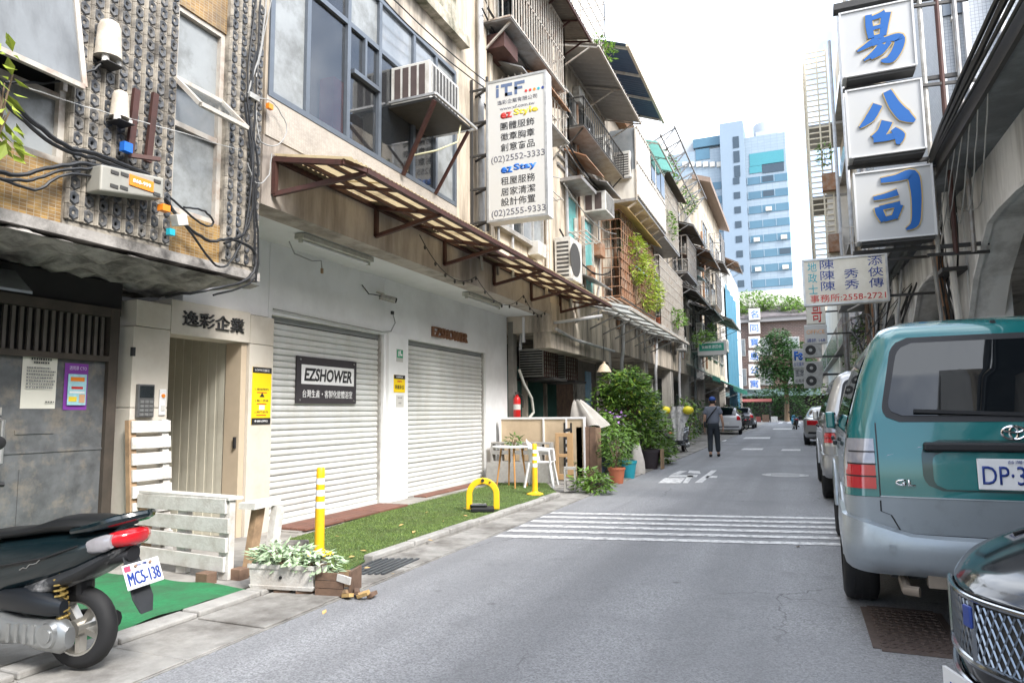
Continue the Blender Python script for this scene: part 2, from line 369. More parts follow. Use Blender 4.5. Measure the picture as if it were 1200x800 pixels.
    def build(s, name, m=None, parent=None, smooth=False, bevel=0.0, seg=2, subsurf=0, weld=False, kind=None):
        if m is not None and not s.mats: s.mats = [m]
        vs = [Vector(p) for p in s.v]
        lo = Vector([min(p[i] for p in vs) for i in range(3)]); hi = Vector([max(p[i] for p in vs) for i in range(3)])
        c = (lo + hi) / 2
        if parent is None: c.z = lo.z
        me = s.mesh(name, smooth, bevel, seg, c=c, weld=weld)
        o = bpy.data.objects.new(name, me); col.objects.link(o)
        o.location = c - (ORIG.get(parent.name, Vector((0, 0, 0))) if parent else Vector((0, 0, 0)))
        if parent: o.parent = parent
        ORIG[o.name] = c
        if subsurf:
            md = o.modifiers.new("smooth", 'SUBSURF'); md.levels = subsurf; md.render_levels = subsurf
        if kind: o["kind"] = kind
        return o

def tag(o, label, cat, group=None, kind=None):
    o["label"] = label; o["category"] = cat
    if group: o["group"] = group
    if kind: o["kind"] = kind
    return o
def thing(name, label, cat, loc=(0, 0, 0), group=None):
    o = bpy.data.objects.new(name, None); col.objects.link(o); o.location = loc; o.empty_display_size = 0.2
    ORIG[o.name] = Vector(loc)
    return tag(o, label, cat, group)
def structure(o): o["kind"] = "structure"; return o
def instance(mesh, name, parent, loc, rot=None, scale=None):
    o = bpy.data.objects.new(name, mesh); col.objects.link(o)
    o.parent = parent; o.location = Vector(loc) - ORIG.get(parent.name, Vector((0, 0, 0)))
    if rot: o.rotation_euler = rot
    if scale: o.scale = scale
    return o
def copy_tree(o, parent=None):
    c = o.copy(); col.objects.link(c); c.parent = parent
    for ch in [k for k in bpy.data.objects if k.parent == o]: copy_tree(ch, c)
    return c

VX, VY, VZ = Vector((1, 0, 0)), Vector((0, 1, 0)), Vector((0, 0, 1))
def text(s, c, w, h, m, parent, r=VX, u=VZ, bold=0.0, depth=0.004, name='lettering', shear=0.0):
    if any(ord(ch) > 0x2e80 for ch in s): bold = min(bold, .004)
    cu = bpy.data.curves.new("t", 'FONT'); cu.body = s; cu.size = 1.0; cu.offset = bold; cu.shear = shear
    cu.resolution_u = 3
    ob = bpy.data.objects.new("t", cu)
    me = bpy.data.meshes.new_from_object(ob)
    bpy.data.objects.remove(ob); bpy.data.curves.remove(cu)
    me.name = name
    xs = [v.co.x for v in me.vertices]; ys = [v.co.y for v in me.vertices]
    x0, x1, y0, y1 = min(xs), max(xs), min(ys), max(ys)
    r, u, c = Vector(r), Vector(u), Vector(c); nrm = r.cross(u).normalized()
    par = ORIG.get(parent.name, Vector((0, 0, 0))) if parent else Vector((0, 0, 0))
    for v in me.vertices:
        v.co = r * ((v.co.x - (x0 + x1) / 2) / (x1 - x0) * w) + u * ((v.co.y - (y0 + y1) / 2) / (y1 - y0) * h)
    me.materials.clear(); me.materials.append(m)
    bm = bmesh.new(); bm.from_mesh(me)
    ex = bmesh.ops.extrude_face_region(bm, geom=bm.faces[:])
    bmesh.ops.translate(bm, vec=nrm * depth, verts=[g for g in ex['geom'] if isinstance(g, bmesh.types.BMVert)])
    bmesh.ops.recalc_face_normals(bm, faces=bm.faces)
    bm.to_mesh(me); bm.free()
    o = bpy.data.objects.new(name, me); col.objects.link(o); o.location = c - par
    if parent: o.parent = parent
    ORIG[o.name] = c
    return o

def leaves(mb, c, rad, n, size, droop=0.3, shell=0.55, shape=None):
    c = Vector(c)
    for _ in range(n):
        while True:
            d = Vector((random.uniform(-1, 1), random.uniform(-1, 1), random.uniform(-1, 1)))
            if 0.05 < d.length < 1: break
        d = d.normalized() * (d.length ** shell)
        p = c + Vector((d.x * rad[0], d.y * rad[1], d.z * rad[2]))
        leaf(mb, p, d, size * random.uniform(0.6, 1.3), droop)
def leaf(mb, p, d, L, droop=0.3, wide=0.42):
    a = Vector((d.x + random.uniform(-.8, .8), d.y + random.uniform(-.8, .8), random.uniform(-.5, .6) - droop)).normalized()
    b = a.cross(Vector((random.uniform(-.5, .5), random.uniform(-.5, .5), 1))).normalized()
    nrm = a.cross(b)
    mb._add([p, p + a * L * .45 + b * L * wide / 2 + nrm * L * .05, p + a * L - nrm * L * .08, p + a * L * .45 - b * L * wide / 2 + nrm * L * .05],
            [(0, 1, 2), (0, 2, 3)])
XL, XW = -4.6, -5.57        # upper street front and recessed shop front on the left side
# ================================================================== SETTING
structure(MB().box(-400, 400, -200, 700, -0.5, -0.03).build('ground', concrete))
road = structure(MB().grid(lambda a, b: Vector((-3.05 + a * 5.35, -14 + b * 134, 0.0)), 4, 60).build('road', asphalt))
structure(MB().box(-60, 60, 100, 112, -0.02, -0.004).build('cross_road', asphalt))
structure(MB().box(2.32, 9.0, -14, 95, -0.03, 0.03).build('right_pavement', concrete))
structure(MB().box(-12.0, -3.9, -14, 95, -0.03, 0.015).build('left_pavement', concrete))
structure(MB().box(-3.895, -3.06, 11.3, 95, -0.03, 0.012).build('left_gutter', gutter_m))
kA, kB = gp(437, 652, 0.06), gp(657, 578, 0.06)
def kerb_x(y): return kA.x + (kB.x - kA.x) * (y - kA.y) / (kB.y - kA.y)
gut = MB().box(-3.9, -3.055, -14, 11.3, -0.03, 0.002).build('near_gutter', gutter_m); structure(gut)
y = 1.2
while y < 11.0:                                       # gutter slabs with open joints
    y2 = min(y + random.uniform(0.52, 0.66), 11.25)
    xa = (kerb_x(y) + 0.02) if y > kA.y - 0.1 else -3.62; xb = (kerb_x(y2) + 0.02) if y2 > kA.y - 0.1 else -3.62
    dz = random.uniform(0.008, 0.016)
    MB().slab([(xa, y + .006, 0), (-3.07 - random.uniform(0, .02), y + .006, 0), (-3.07, y2 - .006, 0), (xb, y2 - .006, 0)], (0, 0, dz)).build('paving_slab', gutter_m, gut, bevel=0.004, seg=1)
    y = y2
# kerb stones in front of the turf and of the green carpet
kr = structure(MB().slab([(kA.x - .09, kA.y, 0), (kA.x, kA.y, 0), (kB.x, kB.y, 0), (kB.x - .09, kB.y, 0)], (0, 0, 0.03)).build('kerb', kerb_m))
n = 7
for i in range(n):
    a, b = kA.lerp(kB, i / n), kA.lerp(kB, (i + 1) / n - 0.004)
    MB().slab([(a.x - .10, a.y, 0.02), (a.x + .005, a.y, 0.02), (b.x + .005, b.y, 0.02), (b.x - .10, b.y, 0.02)], (0, 0, random.uniform(0.05, 0.062))).build('kerb_stone', kerb_m, kr, bevel=0.012)
for i in range(6):
    y0 = 1.2 + i * 0.56
    MB().box(-3.80, -3.64, y0 + .005, y0 + .55, 0.0, random.uniform(.03, .045)).build('kerb_stone', kerb_m, kr, bevel=0.01)

def marking(name, pts): return MB().slab([(p.x, p.y, 0.0042) for p in pts], (0, 0, 0.0012)).build(name, road_white, road)
# five worn cross stripes
for k in range(6):
    t = k / 5.0
    a, b = Vector((-3.02, 6.71 + t * 1.75, 0)), Vector((0.42, 7.42 + t * 1.70, 0)); w = 0.072
    marking('cross_stripe', [a, b, b + Vector((0, w * 2, 0)), a + Vector((0, w * 2, 0))])
# bicycle symbol laid on the lane
def road_sym(pts_px): marking('bicycle_symbol', [gp(*p) for p in pts_px])
road_sym([(771, 566), (797, 566), (803, 560), (779, 560)]); road_sym([(783, 559), (816, 559), (818, 556.5), (786, 556.5)])
road_sym([(800, 566), (806, 566), (813, 557), (806, 557)]); road_sym([(786, 556), (795, 556), (805, 552), (797, 551.5)]); road_sym([(806, 554), (821, 555), (820, 552), (808, 551)])
road_sym([(814, 565.5), (823, 565.5), (840, 551), (834, 551)]); road_sym([(826, 560), (840, 560), (841, 557.5), (829, 557.5)])
for pts in ([(822, 517), (850, 517), (852, 515), (826, 515)], [(868, 527), (893, 527), (895, 525.2), (872, 525.2)], [(870, 514), (902, 514), (903, 512), (874, 512)], [(915, 528), (938, 528), (938, 526.2), (917, 526.2)], [(905, 503), (928, 503), (928, 501.8), (907, 501.8)]):
    marking('lane_dash', [gp(*p) for p in pts])
for k in range(5):
    y0 = 72.0
    marking('zebra_bar', [Vector((-1.9 + k * .85, y0, 0)), Vector((-1.5 + k * .85, y0, 0)), Vector((-1.5 + k * .85, y0 + 9, 0)), Vector((-1.9 + k * .85, y0 + 9, 0))])
patch_m = M('patched asphalt', (0.205, 0.208, 0.215), 0.85, var=0.28, scale=110, bump=0.4, bscale=150, dirt=(.13, .132, .137), damt=.7, dscale=1.6)
MB().slab([(-2.9, 8.66, .0015), (-2.35, 8.66, .0015), (-2.3, 10.0, .0015), (-2.85, 10.0, .0015)], (0, 0, .0012)).build('road_patch', asphalt, road)
def lid_cover(name, label, c, rx, ry, m, sq):
    t = thing(name, label, 'manhole cover', (c.x, c.y, 0.003))
    mb = MB()
    if sq: mb.box(c.x - rx, c.x + rx, c.y - ry, c.y + ry, 0.001, 0.006)
    else: mb.cyl((c.x, c.y, 0.001), (c.x, c.y, 0.006), rx, n=32)
    mb.build('plate', m, t)
    fr = MB()
    if sq:
        for a in ((c.x - rx - .04, c.x - rx, c.y - ry, c.y + ry), (c.x + rx, c.x + rx + .04, c.y - ry, c.y + ry), (c.x - rx, c.x + rx, c.y - ry - .04, c.y - ry), (c.x - rx, c.x + rx, c.y + ry, c.y + ry + .04)): fr.box(*a, 0.001, 0.008)
    else:
        fr.lathe([(rx + .01, 0.001), (rx + .06, 0.001), (rx + .06, 0.008), (rx + .01, 0.008), (rx + .01, 0.001)], (c.x, c.y, 0), 32, cap=False)
    fr.build('rim', m, t)
    st = MB()
    if sq:
        for i in range(9):
            for j in range(13): st.obox((c.x - rx + (i + .5) * 2 * rx / 9, c.y - ry + (j + .5) * 2 * ry / 13, .008), (.035, .02, .006), (0, 0, R(45 if (i + j) % 2 else -45)))
    else:
        for k in range(5): st.box(c.x - rx * .7, c.x + rx * .7, c.y - rx * .6 + k * rx * .3, c.y - rx * .55 + k * rx * .3, .006, .01)
    st.build('stud_pattern', m, t, kind='stuff')
iron = M('cast iron', (0.13, 0.10, 0.088), 0.7, 0.3, var=0.3, scale=25)
lid_cover('manhole_cover', 'rectangular studded iron cover in the road behind the green van', gp(1066, 738), 0.19, 0.42, iron, True)
lid_cover('manhole_cover', 'round pale manhole cover in the lane beside the silver van', Vector((-.3, 14.9, 0)), 0.38, 0.38, M('pale iron', (0.42, 0.42, 0.42), 0.7, 0.2, var=0.2, scale=20), False)
# drain grate between turf and road
t = thing('drain_grate', 'grey slotted drain grate at the corner of the turf', 'drain grate', (-3.5, 4.6, 0.01))
ga, gb, gc, gd = gp(402, 672, .02), gp(448, 672, .02), gp(490, 654, .02), gp(446, 654, .02)
dm = M('grate iron', (0.10, 0.11, 0.12), 0.5, 0.5, var=0.2)
MB().slab([ga + Vector((0, 0, -.012)), gb + Vector((0, 0, -.012)), gc + Vector((0, 0, -.012)), gd + Vector((0, 0, -.012))], (0, 0, 0.003)).build('pit', dark_void, t)
for k in range(7):
    MB().bar(ga.lerp(gb, k / 6), gd.lerp(gc, k / 6), 0.028, 0.012).build('grate_bar', dm, t)

# ------------------------------------------------------------------ turf and carpet
turf_base = M('turf backing', (0.06, 0.11, 0.025), 0.9, var=0.25, scale=30)
turf_blade = M('turf blade', (0.14, 0.205, 0.048), 0.6, var=0.3, scale=5, island=0.5, dirt=(.10, .11, .05), damt=.7, dscale=3)
tp = [gp(p[0], p[1], 0.02) for p in [(330, 655), (400, 673), (436, 652), (652, 577), (640, 566), (580, 566), (478, 592), (440, 603), (338, 632)]]
turf = tag(MB().slab([(p.x, p.y, 0.016) for p in tp], (0, 0, 0.012)).build('artificial_turf', turf_base), 'green artificial turf strip in front of the roller shutters', 'artificial turf')
def inside(x, y, pl):
    c = False; j = len(pl) - 1
    for i in range(len(pl)):
        if ((pl[i].y > y) != (pl[j].y > y)) and x < (pl[j].x - pl[i].x) * (y - pl[i].y) / (pl[j].y - pl[i].y) + pl[i].x: c = not c
        j = i
    return c
mb = MB(); xs = [p.x for p in tp]; ys = [p.y for p in tp]; k = 0
while k < 60000:
    x, y = random.uniform(min(xs), max(xs)), random.uniform(min(ys), max(ys))
    if y > 8 and random.random() > .55: continue
    if not inside(x, y, tp): continue
    k += 1; a = random.uniform(0, 6.28); h = random.uniform(.008, .017); w = .004
    dx, dy = math.cos(a) * w, math.sin(a) * w; lx, ly = random.uniform(-.009, .009), random.uniform(-.009, .009)
    mb._add([(x - dx, y - dy, .027), (x + dx, y + dy, .027), (x + lx, y + ly, .027 + h)], [(0, 1, 2)])
mb.build('turf_blades', turf_blade, turf, kind='stuff')
carpet_m = M('green carpet', (0.018, 0.185, 0.065), 0.9, var=0.25, scale=35, bump=0.5, bscale=160, dirt=(0.03, 0.10, 0.045), damt=0.9, dscale=2.6, dpos=.46)
def carp(a, b):
    x = -5.45 + a * 1.63; y = 2.72 + b * 1.33
    return Vector((x, y, 0.03 + 0.008 * math.sin(x * 9 + y * 5) + 0.006 * math.sin(y * 14)))
tag(MB().grid(carp, 24, 40).build('green_carpet', carpet_m, smooth=True), 'bright green floor mat rippled behind the parked scooter', 'mat')
lm = MB().poly([(-.025, 0, 0), (0, -.014, .004), (.03, 0, .002), (0, .014, .006)]).mesh('dead_leaf'); lm.materials.append(dead_leaf)
for px, py in [(395, 628), (426, 645), (470, 615), (485, 623), (505, 633), (520, 610), (395, 655), (430, 665), (460, 672), (545, 595), (398, 690), (545, 604), (935, 640), (380, 717), (610, 590), (262, 706), (245, 710), (560, 597), (500, 600), (412, 652)]:
    p = gp(px, py, .045 if px < 640 and py < 680 else .006)
    o = bpy.data.objects.new('fallen_leaf', lm); col.objects.link(o); o.location = p; o.rotation_euler = (random.uniform(-.3, .3), random.uniform(-.3, .3), random.uniform(0, 6)); o.scale = [random.uniform(.8, 1.5)] * 3
    tag(o, 'small dry brown leaf fallen on the turf or road', 'leaf', 'fallen leaves')

# ================================================================== NEAR LEFT TILED BUILDING
A = thing('tiled_building', 'old building with patterned grey relief tiles and yellow mosaic under its windows', 'building', (-7, 2.4, 0))
mosaic_y = tile_material('yellow mosaic', (0.40, 0.24, 0.07), (0.25, 0.14, 0.045), (0.38, 0.32, 0.22), 0.047, 0.025, axis='YZ', damt=0.65, mort=0.09)
MB().box(-9.5, -4.76, -3, 4.88, 2.62, 13).build('core_wall', grey_wall, A)
def slab_fn(a, b):
    x = -6.2 + a * 1.62; yy = -3 + b * 7.9
    e = 1 if 0.02 < a < .98 and 0.005 < b < .995 else 0
    return Vector((x, yy, 2.5 + e * (0.035 * math.sin(x * 11 + yy * 3) * math.sin(yy * 5.1) + 0.022 * math.sin(yy * 23 + x * 4))))
sb = MB().box(-6.2, -4.585, -3, 4.905, 2.54, 2.62); sb.grid(slab_fn, 30, 120); sb.build('floor_slab', concrete_old, A, smooth=True)
for (y0, y1, z0, z1) in ((-3, 3.045, 2.62, 3.04), (3.905, 4.445, 2.62, 2.96), (3.905, 4.445, 4.74, 6.2), (-3, 3.045, 4.75, 6.2)):
    MB().box(-4.75, -4.625, y0, y1, z0, z1).build('mosaic_spandrel', mosaic_y, A)
rt_body = M('relief tile body', (0.34, 0.305, 0.25), 0.6, var=0.35, scale=9, dirt=(0.045, 0.04, 0.035), damt=0.85, dscale=6, dpos=0.47)
rt_dark = M('relief tile glaze', (0.055, 0.060, 0.068), 0.5, var=0.4, scale=12, dirt=(0.2, 0.18, 0.15), damt=0.6, dscale=9)
def relief_tile(s):
    m = MB(); h = s / 2 - .002
    m.mat(rt_body).box(0, .012, -h, h, -h, h)
    m.hexa([(.012, -h, -h), (.030, -h * .8, -h), (.030, -h * .62, -h), (.012, -h * .42, -h), (.012, -h, h), (.030, -h * .8, h), (.030, -h * .62, h), (.012, -h * .42, h)])
    m.mat(rt_dark)
    n = 6
    def ring(r, x): return [(x, .15 * h + r * .80 * math.cos(2 * math.pi * (i + .5) / n), r * math.sin(2 * math.pi * (i + .5) / n)) for i in range(n)]
    rg = [ring(h * 1.08, .012), ring(h * .85, .024), ring(h * .42, .020), ring(h * .25, .012)]
    vs = [p for g in rg for p in g]
    fs = [(k * n + i, k * n + (i + 1) % n, (k + 1) * n + (i + 1) % n, (k + 1) * n + i) for k in range(3) for i in range(n)] 
    m._add(vs, fs)
    m.mat(rt_body)._add(rg[3], [tuple(range(n))])
    return m.mesh('relief_tile')
TS = 0.1075
rtm = relief_tile(TS)
for (y0, nc, z1) in ((3.045, 8, 5.3), (4.445, 4, 5.5)):
    MB().box(-4.75, -4.603, y0, y0 + nc * TS + .003, 2.62, 13).build('pier', rt_body, A)
    for i in range(nc):
        for j in range(24):
            z = 2.66 + (j + .5) * TS
            if z > z1: break
            instance(rtm, 'relief_tile', A, (-4.603 + random.uniform(0, .003), y0 + (i + .5) * TS, z), (0, 0, random.uniform(-.02, .02)))
def lwin(parent, y0, y1, z0, z1, X, ny=2, nz=1, fm=None, gm=None, w=0.045, name='window', recess=0.04, zs=None, ys=None, panes=None):
    """window on a wall facing +X; frame bars round real panes"""
    fm = fm or alu_dull; gm = gm or glass_mid
    f = MB(); xi, xo = X - recess, X + 0.02
    f.box(xi, xo, y0, y1, z0, z0 + w).box(xi, xo, y0, y1, z1 - w, z1).box(xi, xo, y0, y0 + w, z0 + w, z1 - w).box(xi, xo, y1 - w, y1, z0 + w, z1 - w)
    yl = ys or [y0 + (y1 - y0) * i / ny for i in range(1, ny)]; zl = zs or [z0 + (z1 - z0) * i / nz for i in range(1, nz)]
    for yy in yl: f.box(xi + .005, xo - .004, yy - w / 2, yy + w / 2, z0 + w, z1 - w)
    for zz in zl: f.box(xi + .008, xo - .007, y0 + w, y1 - w, zz - w / 2, zz + w / 2)
    o = f.build(name, fm, parent)
    yy = [y0] + list(yl) + [y1]; zz = [z0] + list(zl) + [z1]; c = 0
    for i in range(len(yy) - 1):
        for j in range(len(zz) - 1):
            g = (panes[c % len(panes)] if panes else gm); c += 1
            if g is None: continue
            MB().box(xi + .010, xi + .016, yy[i] + w * .4, yy[i + 1] - w * .4, zz[j] + w * .4, zz[j + 1] - w * .4).build('pane', g, o)
    return o
w1 = lwin(A, 1.0, 3.045, 3.04, 4.75, -4.66, fm=white_steel, gm=glass_pale, zs=[3.52], ys=[2.0], panes=[glass_pale, None, glass_pale, None])
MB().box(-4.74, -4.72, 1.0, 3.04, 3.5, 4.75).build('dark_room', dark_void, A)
def flap(parent, ya, yb, top, bot, fm, gm):
    """top-hung sash swung outwards; top/bot are (x, z)"""
    f = MB(); w = .035
    P = lambda y, s: Vector((top[0] + (bot[0] - top[0]) * s, y, top[1] + (bot[1] - top[1]) * s))
    f.bar(P(ya, 0), P(yb, 0), w).bar(P(ya, 1), P(yb, 1), w).bar(P(ya, 0), P(ya, 1), w).bar(P(yb, 0), P(yb, 1), w)
    o = f.build('sash', fm, parent)
    MB().slab([P(ya, 0), P(yb, 0), P(yb, 1), P(ya, 1)], (0.004, 0, 0.002)).build('pane', gm, o)
flap(w1, 1.0, 3.03, (-4.63, 4.45), (-4.44, 3.56), white_steel, M('grey sash glass', (.15, .16, .165), .3, var=.3, scale=3, dirt=(.05, .05, .05), damt=.7, dscale=3, streak=True))
MB().bar((-4.6, 3.0, 4.45), (-4.6, 3.0, 3.55), .03).build('stay', white_steel, w1)
w2 = lwin(A, 3.905, 4.445, 2.96, 4.74, -4.66, fm=white_steel, gm=glass_pale, zs=[3.72, 4.10], ny=1, panes=[glass_pale, glass_mid, glass_pale])
flap(w2, 3.92, 4.43, (-4.63, 4.09), (-4.33, 3.80), white_steel, M('thin glass', (.2, .22, .22), .05, var=0, alpha=.18, spec=.8))
# ground floor of the tiled building
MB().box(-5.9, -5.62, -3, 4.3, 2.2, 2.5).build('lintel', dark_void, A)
MB().box(-9, -5.62, -3, 3.2, 0, 2.2).build('ground_wall', concrete_old, A)
old_steel = M('corroded steel door', (0.12, 0.125, 0.13), 0.65, 0.35, var=0.5, scale=7, bump=0.5, bscale=18, dirt=(0.26, 0.225, 0.18), damt=0.8, dscale=6, dpos=0.56)
dr = MB().box(-5.68, -5.63, 3.24, 4.18, 0.02, 1.78).build('door', old_steel, A, bevel=.004)
fr = MB()
for a in ((3.16, 3.24, 0, 2.26), (4.18, 4.27, 0, 2.26)): fr.box(-5.72, -5.59, *a)
fr.box(-5.72, -5.592, 3.24, 4.18, 2.18, 2.26).box(-5.72, -5.592, 3.24, 4.18, 1.78, 1.83)
fr.build('door_frame', M('old door frame', (0.075, 0.06, 0.048), 0.7, 0.2, var=0.3, scale=8, dirt=DIRT, damt=.5), A)
MB().box(-5.75, -5.71, 3.24, 4.18, 1.83, 2.18).build('vent_void', dark_void, A)
vs = MB().box(-.012, .012, -.014, .014, -.172, .172).mesh('vent_slat'); vs.materials.append(M('vent slat', (0.13, 0.115, 0.10), 0.6, 0.2, var=.2))
for k in range(15): instance(vs, 'vent_slat', dr, (-5.65, 3.27 + k * .0625, 2.005))
MB().box(-5.625, -5.615, 3.28, 3.34, 1.32, 1.38).lathe([(0.0, 0), (.0, .0)], (-5.6, 3.3, 1), 3).build('latch', alu_dull, dr)
for k, (a, b, c, d) in enumerate(((3.24, 4.18, 1.02, 1.035), (3.45, 3.75, 1.17, 1.20), (3.5, 3.52, 0.2, .9))): MB().box(-5.632, -5.622, a, b, c, d).build('seam', old_steel, dr)
MB().slab([(-5.6, 2.0, 2.42), (-5.6, 3.36, 2.42), (-5.15, 3.22, 2.2), (-5.15, 2.0, 2.2)], (0, 0, .02)).build('tin_hood', M('tin hood', (0.33, 0.36, 0.38), .5, .5, var=.2), A)
bh = MB(); bh.tube([(-5.55, 3.26, .95), (-5.45, 3.26, .97), (-5.45, 3.26, 1.28), (-5.55, 3.26, 1.3)], .013); bh.build('pull_handle', alu, dr, smooth=True)
def paper(name, label, y0, y1, z0, z1, X, m, cat='notice'):
    t = thing(name, label, cat, (X, (y0 + y1) / 2, z0))
    def fn(a, b): return Vector((X + .006 + .012 * math.sin(a * 3.1) * (b - .3), y0 + a * (y1 - y0), z0 + b * (z1 - z0)))
    MB().grid(fn, 8, 8).build('sheet', m, t, smooth=True)
    return t
def print_lines(t, y0, y1, zt, n, dz, X, m, h=.008, ragged=.3):
    for k in range(n):
        r = y1 - random.uniform(0, ragged) * (y1 - y0); x = y0; mb = MB()
        while x < r:
            w = random.uniform(.008, .016); mb.box(X, X + .0015, x, min(x + w, r), zt - k * dz - h, zt - k * dz); x += w + random.uniform(.004, .009)
        mb.build('printed_line', m, t)
t = paper('paper_notice', 'white paper notice with lines of print taped to the old steel door', 3.475, 3.75, 1.37, 1.80, -5.63, M('paper', (.68, .66, .58), .8, var=.06))
print_lines(t, 3.53, 3.70, 1.775, 1, .02, -5.605, ink_black, .018, .05); print_lines(t, 3.55, 3.68, 1.745, 1, .02, -5.605, ink_black, .014, .1)
print_lines(t, 3.50, 3.73, 1.70, 7, .026, -5.607, ink_grey, .010, .25); print_lines(t, 3.66, 3.73, 1.43, 1, .02, -5.61, ink_black, .01, 0)
t = paper('purple_poster', 'purple bordered poster with pale blue picture on the steel door', 3.815, 4.02, 1.36, 1.75, -5.63, M('purple print', (.22, .045, .33), .5, var=.08), 'poster')
MB().box(-5.614, -5.610, 3.84, 4.0, 1.40, 1.66).build('picture_panel', M('pale blue print', (.36, .62, .68), .5, var=.25, scale=18), t)
text('透明罩 CTO', (-5.606, 3.917, 1.71), .15, .035, M('lilac ink', (.62, .5, .75), .5, var=0), t, VY, VZ, .02, .001)
for (a, b, c, d, m) in ((3.86, 3.98, 1.60, 1.635, ink_orange), (3.87, 3.97, 1.535, 1.555, ink_red), (3.855, 3.985, 1.50, 1.515, ink_white), (3.85, 3.92, 1.43, 1.47, ink_yellow), (3.94, 3.99, 1.42, 1.49, M('tan print', (.6, .35, .2), .5))): MB().box(-5.6095, -5.608, a, b, c, d).build('print_block', m, t)

# ------------------------------------------------------------------ entrance portal
PT = thing('entrance_portal', 'cream panelled doorway with black characters above a beige ribbed passage', 'doorway', (-5.6, 5.2, 0))
for nm, a in (('side_panel', (4.36, 4.73, 2.12, 2.36)), ('side_panel', (4.34, 4.73, 1.38, 2.115)), ('side_panel', (4.34, 4.73, 0, 1.375)), ('lintel_panel', (4.735, 5.76, 2.085, 2.42)), ('side_panel', (5.765, 6.13, 2.085, 2.40)), ('side_panel', (5.765, 6.13, 0, 2.08))):
    MB().box(-5.78, -5.50, *a).build(nm, cream_panel, PT, bevel=.006)
MB().box(-5.76, -5.54, 5.685, 5.762, 0, 2.083).build('jamb', M('jamb beige', (.50, .41, .30), .6, var=.08), PT, bevel=.004)
text('逸彩企業', (-5.5, 5.26, 2.255), .80, .155, ink_black, PT, VY, VZ, .006, .02)
ribm = M('ribbed panel', (.58, .555, .46), .6, var=.05, scale=3, dirt=(.3, .26, .2), damt=.3)
pw = MB().box(-9.0, -5.78, 5.70, 5.78, 0, 2.3).build('passage_wall', ribm, PT)
for k in range(13): MB().box(-5.86 - k * .125, -5.775 - k * .125 - .006, 5.695, 5.70, 0.02, 2.3).build('rib_board', ribm, pw)
MB().box(-9.0, -5.78, 4.55, 4.72, 0, 2.3).build('passage_wall', ribm, PT)
MB().box(-9.0, -5.78, 4.72, 5.70, 2.2, 2.3).build('passage_ceiling', ribm, PT)
MB().box(-9.1, -8.9, 4.72, 5.70, 0, 2.2).build('passage_end', ribm, PT)
MB().box(-5.60, -5.575, 5.66, 5.684, .95, 1.07).build('door_pull', ink_black, PT)
MB().box(-5.52, -5.49, 4.33, 4.36, 1.84, 1.92).build('bracket_clip', ink_black, PT)
t = thing('intercom', 'dark grey door intercom with keypad beside the cream doorway', 'intercom', (-5.49, 4.47, 1.29))
MB().box(-5.498, -5.46, 4.385, 4.555, 1.29, 1.59).build('housing', M('intercom grey', (.16, .16, .16), .4, .5, var=.1), t, bevel=.006)
MB().box(-5.46, -5.455, 4.40, 4.54, 1.47, 1.575).build('screen', glass_dark, t)
for i in range(3):
    for j in range(4): MB().box(-5.46, -5.452, 4.405 + i * .048, 4.44 + i * .048, 1.305 + j * .038, 1.33 + j * .038).build('key', alu, t)
t = thing('doorbell_plate', 'small white switch plate with amber light beside the intercom', 'switch', (-5.49, 4.66, 1.31))
MB().box(-5.498, -5.485, 4.63, 4.70, 1.31, 1.55).build('plate', white_plastic, t, bevel=.004)
MB().cyl((-5.485, 4.665, 1.49), (-5.475, 4.665, 1.49), .018).build('amber_lamp', ink_orange, t)
MB().box(-5.485, -5.478, 4.645, 4.685, 1.35, 1.40).build('button', ac_white, t)
# yellow poster on the portal
t = thing('yellow_poster', 'tall yellow and black poster on the cream doorway column', 'poster', (-5.49, 5.95, 1.2))
MB().box(-5.499, -5.493, 5.81, 6.10, 1.20, 1.83).build('sheet', M('poster yellow', (.85, .60, .01), .5, var=.03), t)
MB().box(-5.493, -5.491, 5.81, 6.10, 1.765, 1.83).build('top_band', ink_black, t); MB().box(-5.493, -5.491, 5.81, 6.10, 1.20, 1.27).build('foot_band', ink_black, t)
text('LOFFICE辦公', (-5.491, 5.955, 1.797), .22, .028, ink_white, t, VY, VZ, .02, .001)
for j, s in enumerate(('1.掃描預約', '2.輸入密碼', '3.開門使用')):
    text(s, (-5.493, 5.955, 1.585 - j * .125), .21, .028, ink_black, t, VY, VZ, .02, .001)
    MB().box(-5.493, -5.491, 5.88, 6.03, 1.545 - j * .125, 1.555 - j * .125).build('red_underline', ink_red, t)
MB().slab([(-5.493, 5.92, 1.50), (-5.493, 6.0, 1.50), (-5.493, 5.96, 1.55)], (.002, 0, 0)).build('arrow_mark', ink_black, t); MB().box(-5.493, -5.491, 5.92, 6.0, 1.36, 1.41).build('picture_block', ink_white, t)
text('● 0800 LOFFICE', (-5.491, 5.955, 1.235), .2, .022, ink_white, t, VY, VZ, .02, .001)

